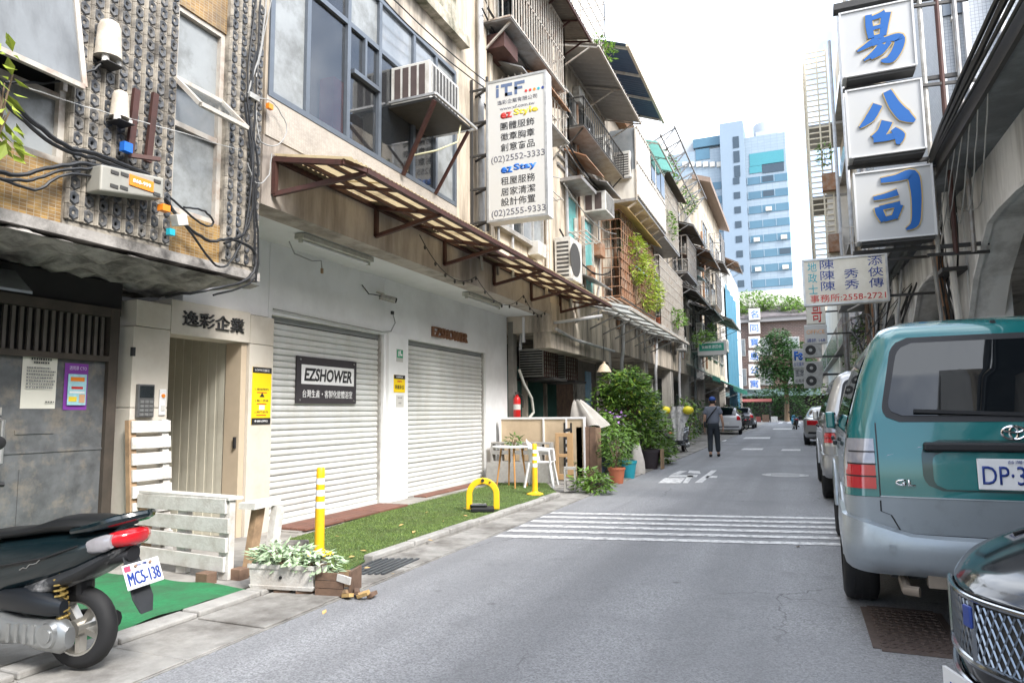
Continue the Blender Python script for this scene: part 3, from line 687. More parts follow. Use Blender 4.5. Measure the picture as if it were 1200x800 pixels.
# ================================================================== SHOP WITH ROLLER SHUTTERS
B = thing('shop_building', 'white shop front building with concrete beam and big dark framed windows above', 'building', (-7, 9, 0))
for a in ((6.11, 6.16, 0, 3.3), (8.5, 9.16, 0, 3.3), (12.06, 13.12, 0, 3.3)): MB().box(-5.9, XW, *a).build('wall', white_wall, B)
for a in ((4.92, 6.108, 2.42, 3.3), (6.16, 8.5, 2.46, 3.3), (9.16, 12.06, 2.46, 3.3)): MB().box(-5.9, XW - .003, *a).build('header_wall', white_wall, B)
MB().box(XW, XW + .05, 8.56, 9.10, 0.0, 2.5).build('pilaster', white_wall, B, bevel=.004)
MB().box(-5.9, -4.605, 4.92, 13.12, 3.3, 3.36).build('soffit', soffit_m, B)
beam_m = M('stained beam', (0.42, 0.375, 0.325), .9, var=.15, scale=3, bump=.25, bscale=30, dirt=(.13, .105, .085), damt=.75, dscale=2.0, streak=True, dpos=.5)
MB().box(-4.95, XL, 4.91, 13.14, 3.36, 3.98).box(-4.9, XL, 4.91, 13.14, 3.295, 3.36).build('beam', beam_m, B)
mosaic_w = tile_material('white mosaic', (0.46, 0.41, 0.35), (0.38, 0.34, 0.29), (0.26, 0.23, 0.2), 0.036, 0.018, axis='YZ', damt=0.3)
MB().box(-4.9, XL + .012, 4.93, 8.94, 3.98, 4.38).build('mosaic_spandrel', mosaic_w, B)
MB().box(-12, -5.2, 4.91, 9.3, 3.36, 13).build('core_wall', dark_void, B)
curtain = M('room wall', (0.30, 0.29, 0.27), .9, var=.3, scale=1.2)
MB().box(-5.2, -5.15, 4.93, 8.94, 4.38, 6.5).build('room_back', curtain, B)
for (a, b, c, d, m) in ((5.6, 5.75, 4.4, 6.3, M('curtain pale', (.5, .47, .42), .9, var=.1)), (6.35, 6.6, 4.4, 5.3, M('red cloth', (.35, .05, .06), .9)), (6.7, 6.95, 4.4, 5.0, wood_dark), (7.9, 8.3, 4.4, 4.75, wood_raw), (7.2, 7.6, 4.4, 5.2, grey_wall)): MB().box(-5.1, -4.9, a, b, c, d).build('room_item', m, B)
win_glass = M('clear reflecting glass', (0.02, 0.024, 0.028), 0.02, 0, var=0, spec=1.0, alpha=0.5, coat=1.0)
lwin(B, 4.95, 8.92, 4.38, 6.50, XL, fm=dark_frame, ys=[5.52, 6.22, 6.86, 7.68, 8.30], zs=[5.82], w=.06,
     panes=[glass_pale, glass_pale, win_glass, win_glass, win_glass, glass_pale, win_glass, glass_mid, win_glass, glass_mid, glass_pale, glass_pale])
MB().box(XL - .03, XL + .035, 6.3, 6.85, 5.25, 5.30).box(XL - .03, XL + .02, 6.53, 6.57, 5.3, 5.8).build('sliding_sash', dark_frame, B)
for a in ((8.94, 9.3, 3.98, 13), (4.91, 4.945, 3.98, 6.5)): MB().box(-5.2, XL + .004, *a).build('pier', cream_wall, B)
moss = M('mossy ledge', (.42, .38, .31), .9, var=.2, scale=4, dirt=(.07, .075, .04), damt=.9, dscale=3, dpos=.47)
MB().box(-5.2, XL + .01, 4.93, 8.935, 6.50, 6.95).build('upper_spandrel', beige_wall, B); MB().box(-5.2, XL + .16, 4.9, 9.1, 6.95, 7.12).build('ledge', moss, B)
MB().box(-5.2, XL + .01, 4.93, 8.935, 7.12, 7.7).build('upper_spandrel', moss, B)
lwin(B, 4.95, 8.92, 7.7, 9.4, XL, ny=5, nz=2, fm=alu_dull, w=.05); MB().box(-5.2, XL + .01, 4.93, 8.935, 9.4, 13).build('upper_wall', beige_wall, B)
# roller shutters
hood_m = M('shutter hood', (.30, .31, .31), .45, .4, var=.1)
def shutter(y0, y1, label):
    t = thing('roller_shutter', label, 'roller shutter', (-5.68, (y0 + y1) / 2, 0.03))
    pr = [(-.010, 0), (.004, .006), (.011, .022), (.011, .052), (.004, .066), (-.010, .074)]
    mb = MB(); L = (y1 - y0) / 2 - .02
    mb._add([(x, -L, z) for x, z in pr] + [(x, L, z) for x, z in pr], [(i, i + 1, 7 + i, 6 + i) for i in range(5)])
    sm = mb.mesh('slat', smooth=60); sm.materials.append(shutter_m)
    for k in range(31): instance(sm, 'slat', t, (-5.66 + random.uniform(-.003, .003), (y0 + y1) / 2, .075 + k * .0745), (random.uniform(-.0012, .0012), random.uniform(-.06, .06), random.uniform(-.0015, .0015)))
    MB().box(-5.69, -5.635, y0 + .02, y1 - .02, .02, .078).build('bottom_rail', shutter_m, t, bevel=.006)
    for yy in (y0, y1 - .035): MB().box(-5.70, -5.615, yy, yy + .035, .02, 2.46).build('guide_rail', alu_dull, t)
    for k in range(3): MB().cyl((-5.665, y0 + .02, 2.405 + k * .022), (-5.665, y1 - .02, 2.405 + k * .022), .014, n=8).build('roll_edge', hood_m, t, smooth=True)
    MB().box(-5.88, -5.70, y0, y1, .0, 2.46).build('dark_backing', dark_void, t)
    return t
shutter(6.16, 8.5, 'ivory roller shutter on the left carrying the black shop banner')
shutter(9.16, 12.06, 'ivory roller shutter on the right below the small brown letters')
structure(MB().box(-5.9, -5.10, 6.14, 12.1, 0.0, 0.03).build('shop_threshold', concrete))
dk = thing('timber_decking', 'reddish brown timber boards along the foot of the left shutter', 'decking', (-5.3, 7.1, .03))
deck_m = M('red brown decking', (.19, .085, .06), .7, var=.3, scale=10, dirt=(.09, .05, .04), damt=.6, dscale=5)
for i in range(4):
    for j in range(3): MB().box(-5.50 + i * .115, -5.395 + i * .115, 6.2 + j * .72, 6.9 + j * .72, .03, .055).build('board', deck_m, dk, bevel=.003, seg=1)
dk2 = thing('timber_decking', 'short brown boards along the foot of the right shutter', 'decking', (-5.3, 9.9, .03))
for i in range(2):
    for j in range(3): MB().box(-5.50 + i * .115, -5.395 + i * .115, 9.25 + j * .72, 9.95 + j * .72, .03, .05).build('board', deck_m, dk2, bevel=.003, seg=1)
# banner, letters, plates
t = thing('shop_banner', 'dark banner reading EZSHOWER hung on the left roller shutter', 'banner', (-5.62, 7.35, 1.5))
MB().box(-5.645, -5.622, 6.68, 7.90, 1.44, 2.02).build('cloth', M('banner charcoal', (.045, .04, .045), .6, var=.1), t)
MB().box(-5.622, -5.618, 6.76, 7.84, 1.68, 1.92).build('white_panel', ink_white, t)
text('EZSHOWER', (-5.618, 7.30, 1.80), .98, .165, ink_black, t, VY, VZ, .03, .003, shear=.15)
text('台灣生產・客製化整體浴室', (-5.622, 7.30, 1.56), 1.02, .10, ink_white, t, VY, VZ, .01, .003)
for yy in (6.74, 7.84): 
    for zz in (1.48, 1.98): MB().cyl((-5.622, yy, zz), (-5.615, yy, zz), .012, n=8).build('eyelet', alu, t)
t = thing('wall_letters', 'small brown wooden letters EZSHOWER on white wall above right shutter', 'letters', (XW, 10.35, 2.6))
text('EZSHOWER', (XW, 10.55, 2.66), 1.28, .17, M('letter brown', (.20, .095, .05), .6, var=.2, scale=12), t, VY, VZ, .0, .05)
t = thing('wall_plate', 'small green and white exit style plate on the white pillar', 'sign plate', (XW, 8.85, 2.1))
MB().box(XW + .05, XW + .056, 8.76, 8.94, 2.08, 2.27).build('plate', sign_white, t)
MB().box(XW + .056, XW + .059, 8.77, 8.93, 2.14, 2.26).build('green_field', M('exit green', (.03, .35, .17), .5), t)
for a in ((8.80, 8.83, 2.16, 2.24), (8.85, 8.91, 2.17, 2.2), (8.84, 8.87, 2.20, 2.25)): MB().box(XW + .059, XW + .061, *a).build('figure_mark', ink_white, t)
t = thing('yellow_plate', 'yellow and black notice plate on the white pillar between shutters', 'notice', (XW, 8.85, 1.5))
MB().box(XW + .05, XW + .056, 8.69, 9.0, 1.62, 1.88).build('plate', MATS['poster yellow'], t); MB().box(XW + .056, XW + .058, 8.69, 9.0, 1.82, 1.88).build('black_band', ink_black, t)
text('專屬車位', (XW + .056, 8.845, 1.70), .25, .065, ink_black, t, VY, VZ, .02, .002); text('請勿停車', (XW + .056, 8.845, 1.785), .12, .03, ink_red, t, VY, VZ, .02, .002); text('LOFFICE', (XW + .058, 8.845, 1.85), .18, .025, ink_white, t, VY, VZ, .02, .001)
t = thing('small_notice', 'little white paper label under the yellow plate on the pillar', 'notice', (XW, 8.85, 1.4))
MB().box(XW + .05, XW + .053, 8.76, 8.97, 1.40, 1.58).build('sheet', sign_white, t)
text('9H-9F', (XW + .053, 8.865, 1.54), .12, .022, ink_grey, t, VY, VZ, .01, .001); text('停車', (XW + .053, 8.865, 1.46), .08, .03, ink_grey, t, VY, VZ, 0, .001)
# fluorescent battens, security camera, string lights
batten = M('batten metal', (.52, .52, .45), .5, .2, var=.1, dirt=(.25, .22, .17), damt=.5, dscale=8)
def tube_light(p, q, label):
    t = thing('tube_light', label, 'light', (p[0], p[1], p[2]))
    p, q = Vector(p), Vector(q)
    MB().bar(p, q, .13, .06).build('batten', batten, t, bevel=.005)
    d = (q - p).normalized()
    MB().cyl(p + d * .05 + Vector((0.0, 0, -.05)), q - d * .05 + Vector((0.0, 0, -.05)), .016, n=8).build('tube', white_plastic, t, smooth=True)
    for s in (p + d * .03, q - d * .03): MB().obox(s + Vector((0, 0, -.045)), (.04, .03, .05)).build('end_cap', batten, t)
tube_light((-4.98, 5.9, 3.26), (-4.98, 7.25, 3.26), 'old fluorescent tube light on the ceiling above the left shutter')
tube_light((-4.98, 10.0, 3.26), (-4.98, 11.4, 3.26), 'old fluorescent tube light on the ceiling above the right shutter')
t = thing('security_camera', 'small dark security camera on the wall between the shutters', 'camera', (-5.45, 8.35, 3.0))
MB().cyl((-5.57, 8.3, 3.06), (-5.45, 8.3, 3.02), .02).build('arm', ac_white, t)
MB().cyl((-5.50, 8.28, 2.99), (-5.36, 8.45, 2.95), .045, n=14).build('camera_body', alu_dull, t, smooth=True); MB().cyl((-5.362, 8.448, 2.951), (-5.345, 8.468, 2.946), .04, n=14).build('lens', black_gloss, t)
MB().tube([(-5.55, 7.9, 3.1), (-5.5, 8.0, 2.98), (-5.52, 8.15, 3.0), (-5.5, 8.28, 3.0)], .008).build('lead', cable_m, t)
t = thing('wall_wire', 'thin grey wire looping along the top of the left shutter', 'wire', (-5.5, 7.2, 2.5))
MB().tube([(-5.54, 6.15, 2.52), (-5.54, 7.2, 2.50), (-5.54, 8.4, 2.49), (-5.53, 8.62, 2.52), (-5.52, 8.72, 2.66), (-5.52, 8.66, 2.78)], .009, 6).build('wire', cable_grey, t, smooth=True); MB().obox((-5.52, 8.64, 2.80), (.03, .05, .05)).build('junction', cable_m, t)
t = thing('light_lead', 'loose grey lead dangling from the left fluorescent light', 'wire', (-5.0, 6.3, 3.1))
MB().tube([(-5.2, 6.0, 3.24), (-5.25, 6.15, 3.14), (-5.2, 6.4, 3.10), (-5.15, 6.5, 3.12), (-5.15, 6.52, 3.02)], .008, 6).build('lead', cable_grey, t, smooth=True); MB().obox((-5.15, 6.52, 3.0), (.02, .03, .06)).build('plug', wood_raw, t)
t = thing('string_lights', 'string of small dark bulbs sagging below the awning', 'string lights', (-4.3, 9, 3.3))
pts = []
for (a, b, sag) in ((Vector((-4.45, 7.6, 3.62)), Vector((-4.5, 9.4, 3.40)), .28), (Vector((-4.5, 9.4, 3.40)), Vector((-4.5, 11.4, 3.42)), .30), (Vector((-4.5, 11.4, 3.42)), Vector((-4.6, 12.9, 3.35)), .2)):
    for k in range(13): s = k / 12; pts.append(a.lerp(b, s) - Vector((0, 0, sag * 4 * s * (1 - s))))
MB().tube(pts, .006, 5).build('wire', cable_m, t)
for k in range(1, len(pts), 2): MB().ball(pts[k] - Vector((0, 0, .03)), (.018, .018, .03), 8, 6).build('bulb', ac_dark, t, smooth=True)

# ------------------------------------------------------------------ brown steel awning with yellowed sheets
t = thing('long_awning', 'long brown steel awning with yellowed corrugated sheets over the shop', 'awning', (-4.2, 9.5, 3.6))
y0, y1 = 5.05, 14.6
def aw(s, y): return Vector((XL + .02 + s * .88, y, 3.78 - s * .17))
for s, w in ((0.0, .05), (.33, .035), (.66, .035), (1.0, .06)): MB().bar(aw(s, y0 + (.25 if s == 1 else 0)), aw(s, y1), w).build('purlin', rust_brown, t)
ny = 11
for k in range(ny + 1):
    y = y0 + (y1 - y0) * k / ny
    e = .25 if k == 0 else 0
    MB().bar(aw(0, y) - Vector((0, 0, .01)), aw(.9 if k == 0 else 1, y) - Vector((0, 0, .01)), .05 if k % 2 == 0 else .035).build('rafter', rust_brown, t)
    if k % 2 == 0: MB().bar(aw(1, y + e) - Vector((0, 0, .03)), (XL + .02, y, 3.42), .045).bar((XL + .03, y, 3.42), (XL + .03, y, 3.78), .045).build('brace', rust_brown, t)
MB().bar(aw(.9, y0), aw(1, y0 + .25), .05).build('corner_bar', rust_brown, t)
def sheet(ya, yb, m, lift=0.0, sa=0.0, sb=1.04):
    nn = max(4, int((yb - ya) / .02))
    def fn(a, b):
        yy = ya + a * (yb - ya); s = sa + (sb - sa) * b
        p = aw(s, yy); return p + Vector((0, 0, .035 + lift + .010 * math.sin(yy * 2 * math.pi / .076)))
    MB().grid(fn, nn, 3).build('sheet', m, t, smooth=True)
sheet_old = M('black stained sheet', (.14, .10, .06), .7, var=.4, scale=4)
yy = y0 - .02; k = 0
while yy < y1 - .1:
    b = min(yy + .80, y1)
    if k == 5: sheet(yy, b, sheet_old, 0, 0, .62)
    else: sheet(yy, b, yellow_sheet, (k % 2) * .006)
    if k in (0, 2, 3, 6): sheet(yy + .02, b - .05, sheet_old, -.012, -.02, .16 + .05 * (k % 3))
    yy = b - .02; k += 1
# ------------------------------------------------------------------ window air conditioner on its shelf
def window_ac(label, xa, xb, ya, yb, za, zb, group=None, louvres=4):
    t = thing('air_conditioner', label, 'air conditioner', (xa, (ya + yb) / 2, za), group)
    MB().box(xa, xb, ya, yb, za, zb).build('casing', ac_white, t, bevel=.012)
    w = (xb - xa)
    for k in range(louvres):
        x = xa + w * (.10 + .84 * k / louvres)
        o = MB().box(x, x + w * .84 / louvres * .72, ya - .004, ya + .01, za + (zb - za) * .10, zb - (zb - za) * .08).build('side_louvre', M('louvre brown', (.07, .05, .045), .7, var=.2), t)
    gb = MB().box(xb - .01, xb + .004, ya + .05, yb - .05, za + .05, zb - .04).build('rear_grille', ac_dark, t)
    nf = 8
    for k in range(nf): MB().box(xb + .002, xb + .010, ya + .05 + (yb - ya - .1) * k / nf, ya + .05 + (yb - ya - .1) * (k + .25) / nf, za + .05, zb - .04).build('fin', alu_dull, gb)
    return t
window_ac('white window air conditioner on a braced shelf in the big dark framed window', -4.62, -4.05, 7.15, 7.95, 5.22, 5.72)
t = thing('ac_shelf', 'steel shelf with rusty struts under the near window air conditioner', 'bracket', (-4.3, 7.7, 5.1))
MB().box(-4.62, -3.95, 7.1, 8.1, 5.16, 5.19).build('tray', dark_steel, t)
MB().bar((-3.93, 7.08, 5.22), (-3.93, 8.25, 5.22), .03).bar((-4.6, 7.08, 5.22), (-3.93, 7.08, 5.22), .03).bar((-4.6, 8.25, 5.22), (-3.93, 8.25, 5.22), .03).build('rim', alu, t)
MB().bar((-3.95, 7.1, 5.14), (-4.55, 7.35, 4.36), .045).build('strut', rust_brown, t); MB().bar((-3.98, 8.1, 5.14), (-4.55, 8.2, 4.36), .035).build('strut', rust_brown, t)
MB().tube([(-4.0, 7.9, 5.15), (-4.02, 7.85, 4.9), (-4.2, 7.6, 4.72), (-4.45, 7.4, 4.62), (-4.5, 7.35, 4.4)], .013).build('drain_hose', M('hose yellow', (.5, .48, .3), .6), t, smooth=True)
# ================================================================== COMPANY SIGN BOARD ON ITS RACK
t = thing('sign_rack', 'dark steel ladder rack holding the tall company sign off the wall', 'bracket', (-4.45, 9.4, 4.3))
for x in (-4.57, -4.30): MB().bar((x, 9.42, 4.1), (x, 9.42, 6.6), .035).build('upright', dark_steel, t)
for k in range(5): MB().bar((-4.6, 9.42, 4.25 + k * .54), (-4.28, 9.42, 4.25 + k * .54), .03).bar((-4.6, 9.62, 4.25 + k * .54), (-4.28, 9.42, 4.25 + k * .54), .03).build('rung', dark_steel, t)
S = thing('company_sign', 'tall white hanging company sign with phone numbers and coloured wording', 'sign', (-3.78, 9.4, 4.18))
sx0, sx1, sy0, sy1, sz0, sz1 = -4.27, -3.27, 9.32, 9.56, 4.20, 6.46
MB().box(sx0, sx1, sy0 + .012, sy1, sz0, sz1).build('cabinet', white_plastic, S, bevel=.012)
MB().box(sx0 + .035, sx1 - .035, sy0 + .004, sy0 + .012, sz0 + .035, sz1 - .035).build('face', sign_white, S)
fr = MB()
for a in ((sx0, sx0 + .035, sz0, sz1), (sx1 - .035, sx1, sz0, sz1), (sx0 + .035, sx1 - .035, sz0, sz0 + .035), (sx0 + .035, sx1 - .035, sz1 - .035, sz1)): fr.box(a[0], a[1], sy0 - .004, sy0 + .012, a[2], a[3])
fr.build('trim', alu, S)
def sline(s, fz, h, w, m, cx=.52, bold=.003, shear=0): text(s, (sx0 + (sx1 - sx0) * cx, sy0 + .004, sz1 - fz * (sz1 - sz0)), w, h, m, S, VX, VZ, bold, .003, shear=shear)
lx = sx0 + .17; zt = sz1 - .09
lg = MB()
for a in ((0, .045, -.20, -.06), (0, .045, -.045, 0), (.085, .27, -.05, 0), (.15, .195, -.20, -.05), (.15, .27, -.2, -.15), (.31, .48, -.05, 0), (.31, .355, -.2, -.05), (.31, .44, -.125, -.085)): lg.box(lx + a[0], lx + a[1], sy0, sy0 + .004, zt + a[2], zt + a[3])
lg.build('logo_letters', M('logo slate', (.10, .14, .24), .5, var=0), S)
for k, m in enumerate((ink_red, ink_red, ink_orange, ink_teal, ink_navy)): MB().cyl((lx + .50 + k * .068, sy0 + .004, zt - .18), (lx + .50 + k * .068, sy0, zt - .18), .022, n=12).build('logo_dot', m, S)
sline('逸彩企業有限公司', .168, .07, .66, ink_grey); sline('www.xf.com.tw', .213, .05, .58, ink_grey)
sline('ez', .265, .10, .20, ink_red, .34, .04); sline('Style', .26, .13, .40, ink_yellow, .66, .04)
sline('團體服飾', .34, .125, .56, ink_black); sline('徽章胸章', .415, .125, .56, ink_black); sline('創意商品', .49, .125, .56, ink_black)
sline('(02)2552-3333', .572, .13, .88, ink_grey, .52, .005)
sline('ez', .65, .10, .20, ink_blue, .34, .04); sline('Stay', .645, .13, .38, ink_blue, .64, .04)
sline('租屋服務', .725, .125, .56, ink_black); sline('居家清潔', .80, .125, .56, ink_black); sline('設計佈置', .87, .125, .56, ink_black)
sline('(02)2555-9333', .948, .13, .88, ink_grey, .52, .005)

# ================================================================== LEFT ROW PARTS
def cage(parent, x0, x1, y0, y1, z0, z1, m, dy=.14, dz=.45, r=.009, floor=True, name='window_cage', top=True, rail=.03):
    mb = MB()
    for (a, b) in (((x1, y0), (x1, y1)), ((x0, y0), (x1, y0)), ((x0, y1), (x1, y1))):
        for z in (z0, z1): mb.bar((a[0], a[1], z), (b[0], b[1], z), rail)
        L = math.hypot(b[0] - a[0], b[1] - a[1]); k = max(2, int(L / dy))
        for i in range(k + 1):
            s = i / k; x, y = a[0] + (b[0] - a[0]) * s, a[1] + (b[1] - a[1]) * s
            mb.box(x - r, x + r, y - r, y + r, z0, z1)
        kz = max(1, int((z1 - z0) / dz))
        for i in range(1, kz): mb.bar((a[0], a[1], z0 + (z1 - z0) * i / kz), (b[0], b[1], z0 + (z1 - z0) * i / kz), r * 2)
    o = mb.build(name, m, parent)
    if floor: MB().box(x0, x1, y0, y1, z0 - .04, z0 - .015).build('cage_floor', grey_steel, o)
    for yy in (y0 + .1, y1 - .1): MB().bar((x1 - .05, yy, z0 - .04), (x0 + .02, yy, z0 - .45), .03).build('strut', m, o)
    return o
def corr(parent, name, c00, c10, c01, c11, m, pitch=.09, amp=.013):
    """corrugated sheet; corrugations run from edge 0 to edge 1 (c00->c01), repeat along c00->c10"""
    c00, c10, c01, c11 = map(Vector, (c00, c10, c01, c11)); L = (c10 - c00).length; n = min(260, max(6, int(L / pitch * 4)))
    nn = (c10 - c00).cross(c01 - c00).normalized()
    return MB().grid(lambda a, b: c00.lerp(c10, a).lerp(c01.lerp(c11, a), b) + nn * amp * math.sin(a * L / pitch * 2 * math.pi), n, 1).build(name, m, parent, smooth=True)
def awning(label, y0, y1, zw, zf, depth, m, X=XL, frame=None, name='awning', amp=.013, br=3, group=None, valance=0, pitch=.09):
    t = thing(name, label, 'awning', (X + depth / 2, (y0 + y1) / 2, min(zw, zf)), group); frame = frame or grey_steel
    corr(t, 'sheet', (X + .01, y0, zw), (X + .01, y1, zw), (X + depth, y0, zf), (X + depth, y1, zf), m, pitch, amp)
    fb = MB().bar((X + depth - .03, y0, zf - .035), (X + depth - .03, y1, zf - .035), .04).bar((X + .03, y0, zw - .04), (X + .03, y1, zw - .04), .04)
    fb.build('edge_rail', frame, t)
    for k in range(br):
        y = y0 + .05 + (y1 - y0 - .1) * k / (br - 1)
        MB().bar((X + .01, y, zw - .05), (X + depth - .03, y, zf - .05), .035).bar((X + depth * .8, y, zf - .05 + (zw - zf) * .2), (X + .01, y, min(zw, zf) - .4), .03).build('bracket', frame, t)
    if valance: MB().grid(lambda a, b: Vector((X + depth + .012 * math.sin(a * 60), y0 + a * (y1 - y0), zf - .02 - b * valance)), 60, 1).build('valance', m, t)
    return t
def split_ac(label, x, y, z, w=.8, h=.55, d=.32, face='X', group='outdoor air conditioner units on the left row'):
    t = thing('air_conditioner', label, 'air conditioner', (x, y, z), group)
    if face == 'X':
        MB().box(x - d, x, y - w / 2, y + w / 2, z, z + h).build('casing', ac_white, t, bevel=.012)
        MB().cyl((x - .005, y - w * .12, z + h / 2), (x + .006, y - w * .12, z + h / 2), h * .40, n=20).build('fan_grille', ac_dark, t)
        for k in range(5): MB().lathe([(h * .4 * (k + .6) / 5, 0), (h * .4 * (k + .6) / 5 + .006, 0)], (0, 0, 0), 16, cap=False) if False else None
        s0 = MB()
        for k in range(9): s0.box(x - d + .05, x - .05, y - w / 2 - .004, y - w / 2 + .004, z + .06 + k * (h - .12) / 9, z + .06 + (k + .55) * (h - .12) / 9)
        s0.build('side_slots', ac_dark, t, kind='stuff')
    MB().box(x - d, x + .03, y - w / 2, y - w / 2 + .04, z - .04, z - .002).box(x - d, x + .03, y + w / 2 - .04, y + w / 2, z - .04, z - .002).build('rail', grey_steel, t)
    return t
def foliage(name, label, cat, spots, m, size, parent=None, stems=True, droop=.3, group=None):
    """spots: (centre, radii, count)"""
    c = Vector(spots[0][0]); base = min(s[0][2] - s[1][2] for s in spots)
    t = parent or thing(name, label, cat, (c.x, c.y, base), group)
    mb = MB()
    for cc, rr, nn in spots: leaves(mb, cc, rr, nn, size, droop)
    mb.build('foliage', m, t)
    if stems:
        st = MB(); root = Vector((c.x, c.y, base))
        for cc, rr, nn in spots:
            cc = Vector(cc)
            for k in range(4):
                e = cc + Vector((random.uniform(-.6, .6) * rr[0], random.uniform(-.6, .6) * rr[1], random.uniform(-.2, .7) * rr[2]))
                st.tube([root, root.lerp(e, .5) + Vector((random.uniform(-.03, .03), random.uniform(-.03, .03), 0)), e], [.012, .008, .004], 5)
        st.build('stem', stem_m, t)
    return t

def shell(y0, y1, top, wall, name, label, beam=None, gw=None, pillar=True, depth=9):
    t = thing(name, label, 'building', (XL - 3, (y0 + y1) / 2, 0))
    MB().box(XL - depth, XL, y0 + .01, y1 - .01, 3.55, top).build('upper_wall', wall, t)
    MB().box(XL - 2.4, XL + .02, y0 + .005, y1 - .005, 2.95, 3.55).build('beam', beam or wall, t)
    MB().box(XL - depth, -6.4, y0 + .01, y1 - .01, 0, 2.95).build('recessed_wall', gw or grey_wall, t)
    if pillar:
        for yy in (y0 + .01, y1 - .31): MB().box(XL - .40, XL - .05, yy, yy + .30, 0, 2.95).build('pillar', grey_wall, t)
    return t
def opening(t, y0, y1, z0, z1, m, X=-6.4, name='door'):
    o = MB().box(X - .02, X + .025, y0, y1, z0, z1).build(name, m, t)
    MB().box(X - .02, X + .05, y0 - .06, y0, z0, z1 + .06).box(X - .02, X + .05, y1, y1 + .06, z0, z1 + .06).box(X - .02, X + .05, y0, y1, z1, z1 + .06).build('frame', alu_dull, o)
    return o
def sill(t, y0, y1, z, m=None, d=.12): MB().box(XL, XL + d, y0 - .08, y1 + .08, z - .07, z).build('sill', m or concrete, t)
def wnd(t, y0, y1, z0, z1, ny=2, nz=1, fm=None, gm=None, panes=None, s=True, hood=False):
    lwin(t, y0, y1, z0, z1, XL + .055, ny, nz, fm, gm, panes=panes)
    if s: sill(t, y0, y1, z0)
    if hood: MB().box(XL, XL + .45, y0 - .1, y1 + .1, z1 + .05, z1 + .13).build('window_hood', concrete, t)

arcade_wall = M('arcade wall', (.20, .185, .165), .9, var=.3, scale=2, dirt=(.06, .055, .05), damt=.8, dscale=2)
# --- upper storeys right after the shop windows (cream, cluttered)
C1 = thing('cream_apartments', 'cream plaster apartments behind the tall company sign', 'building', (-7, 11.2, 3.98))
MB().box(-12, XL, 9.31, 13.14, 3.99, 10.3).build('upper_wall', cream_wall, C1)
for y in (9.75, 10.0, 12.9): MB().box(XL, XL + .09, y, y + .12, 3.99, 10.3).build('pilaster', cream_wall, C1)
MB().cyl((XL + .1, 9.62, 4), (XL + .1, 9.62, 10.3), .05, n=10).build('downpipe', pipe_pvc, C1, smooth=True)
wnd(C1, 10.4, 12.6, 4.5, 6.0, 4, 1, panes=[glass_pale, glass_dark, glass_mid]); wnd(C1, 10.4, 12.4, 7.9, 9.2, 3, 1, gm=glass_dark)
cage(C1, XL + .02, -4.02, 9.75, 12.6, 7.75, 9.1, white_steel, .12, .5); cage(C1, XL + .02, -4.15, 11.6, 13.2, 6.9, 8.0, white_steel, .16, .5)
MB().box(XL + .02, -4.2, 9.9, 10.5, 7.35, 7.6).build('rusty_box', rust_brown, C1)
MB().cyl((XL + .25, 11.0, 6.35), (XL + .25, 11.0, 7.15), .24, n=14).build('water_tank', pale_wall, C1, smooth=True)
awning('dark truss awning high above the tall company sign', 9.9, 13.4, 9.35, 9.15, .95, M('dark sheet', (.17, .145, .12), .7, .2, var=.3), frame=rust_brown, br=5)
# --- cream unit with teal windows
D1 = shell(13.15, 17.9, 10.3, cream_wall, 'cream_house', 'cream plaster house with teal windows beyond the shop awning', beige_wall, dark_void, pillar=False)
wnd(D1, 14.2, 15.0, 4.4, 6.2, 1, 1, white_steel, teal_glass, hood=False); wnd(D1, 15.5, 16.3, 4.1, 6.0, 1, 1, white_steel, teal_glass)
wnd(D1, 14.2, 16.6, 7.3, 8.7, 3, 1, gm=glass_dark)
MB().box(XL, XL + .5, 13.9, 15.1, 6.35, 6.43).build('window_hood', grey_steel, D1)
for k in range(4): MB().bar((XL + .02, 13.7, 6.7 + k * .22), (XL + .02, 17.6, 6.7 + k * .22), .05, .06).build('facade_rail', grey_steel, D1)
awning('large grey corrugated awning below the roof of the cream house', 13.6, 18.0, 9.45, 9.15, 1.05, M('grey corrugated', (.30, .285, .27), .6, .3, var=.15), frame=white_steel, br=3, pitch=.22, amp=.03)
cage(D1, XL + .02, -4.08, 14.1, 17.9, 7.65, 8.3, dark_steel, .18, .5)
split_ac('outdoor air conditioner in the dark balcony cage under the large grey awning', -4.15, 16.6, 7.7); split_ac('second outdoor air conditioner at the far end of the dark balcony cage', -3.95, 18.6, 7.75, .9, .75, .5)
window_ac('white window air conditioner under a small hood beside the teal windows', -4.62, -4.05, 15.75, 16.6, 6.15, 6.65, louvres=2)
MB().slab([(XL, 15.5, 6.95), (XL, 17.0, 6.95), (-3.95, 17.0, 6.75), (-3.95, 15.5, 6.75)], (0, 0, .03)).build('ac_hood', grey_steel, D1)
split_ac('grey outdoor unit on the wall just above the end of the shop awning', -4.2, 13.75, 4.05, .8, .9, .36)
MB().box(-5.0, -4.62, 13.2, 17.9, 2.62, 2.95).build('lower_beam', beige_wall, D1)
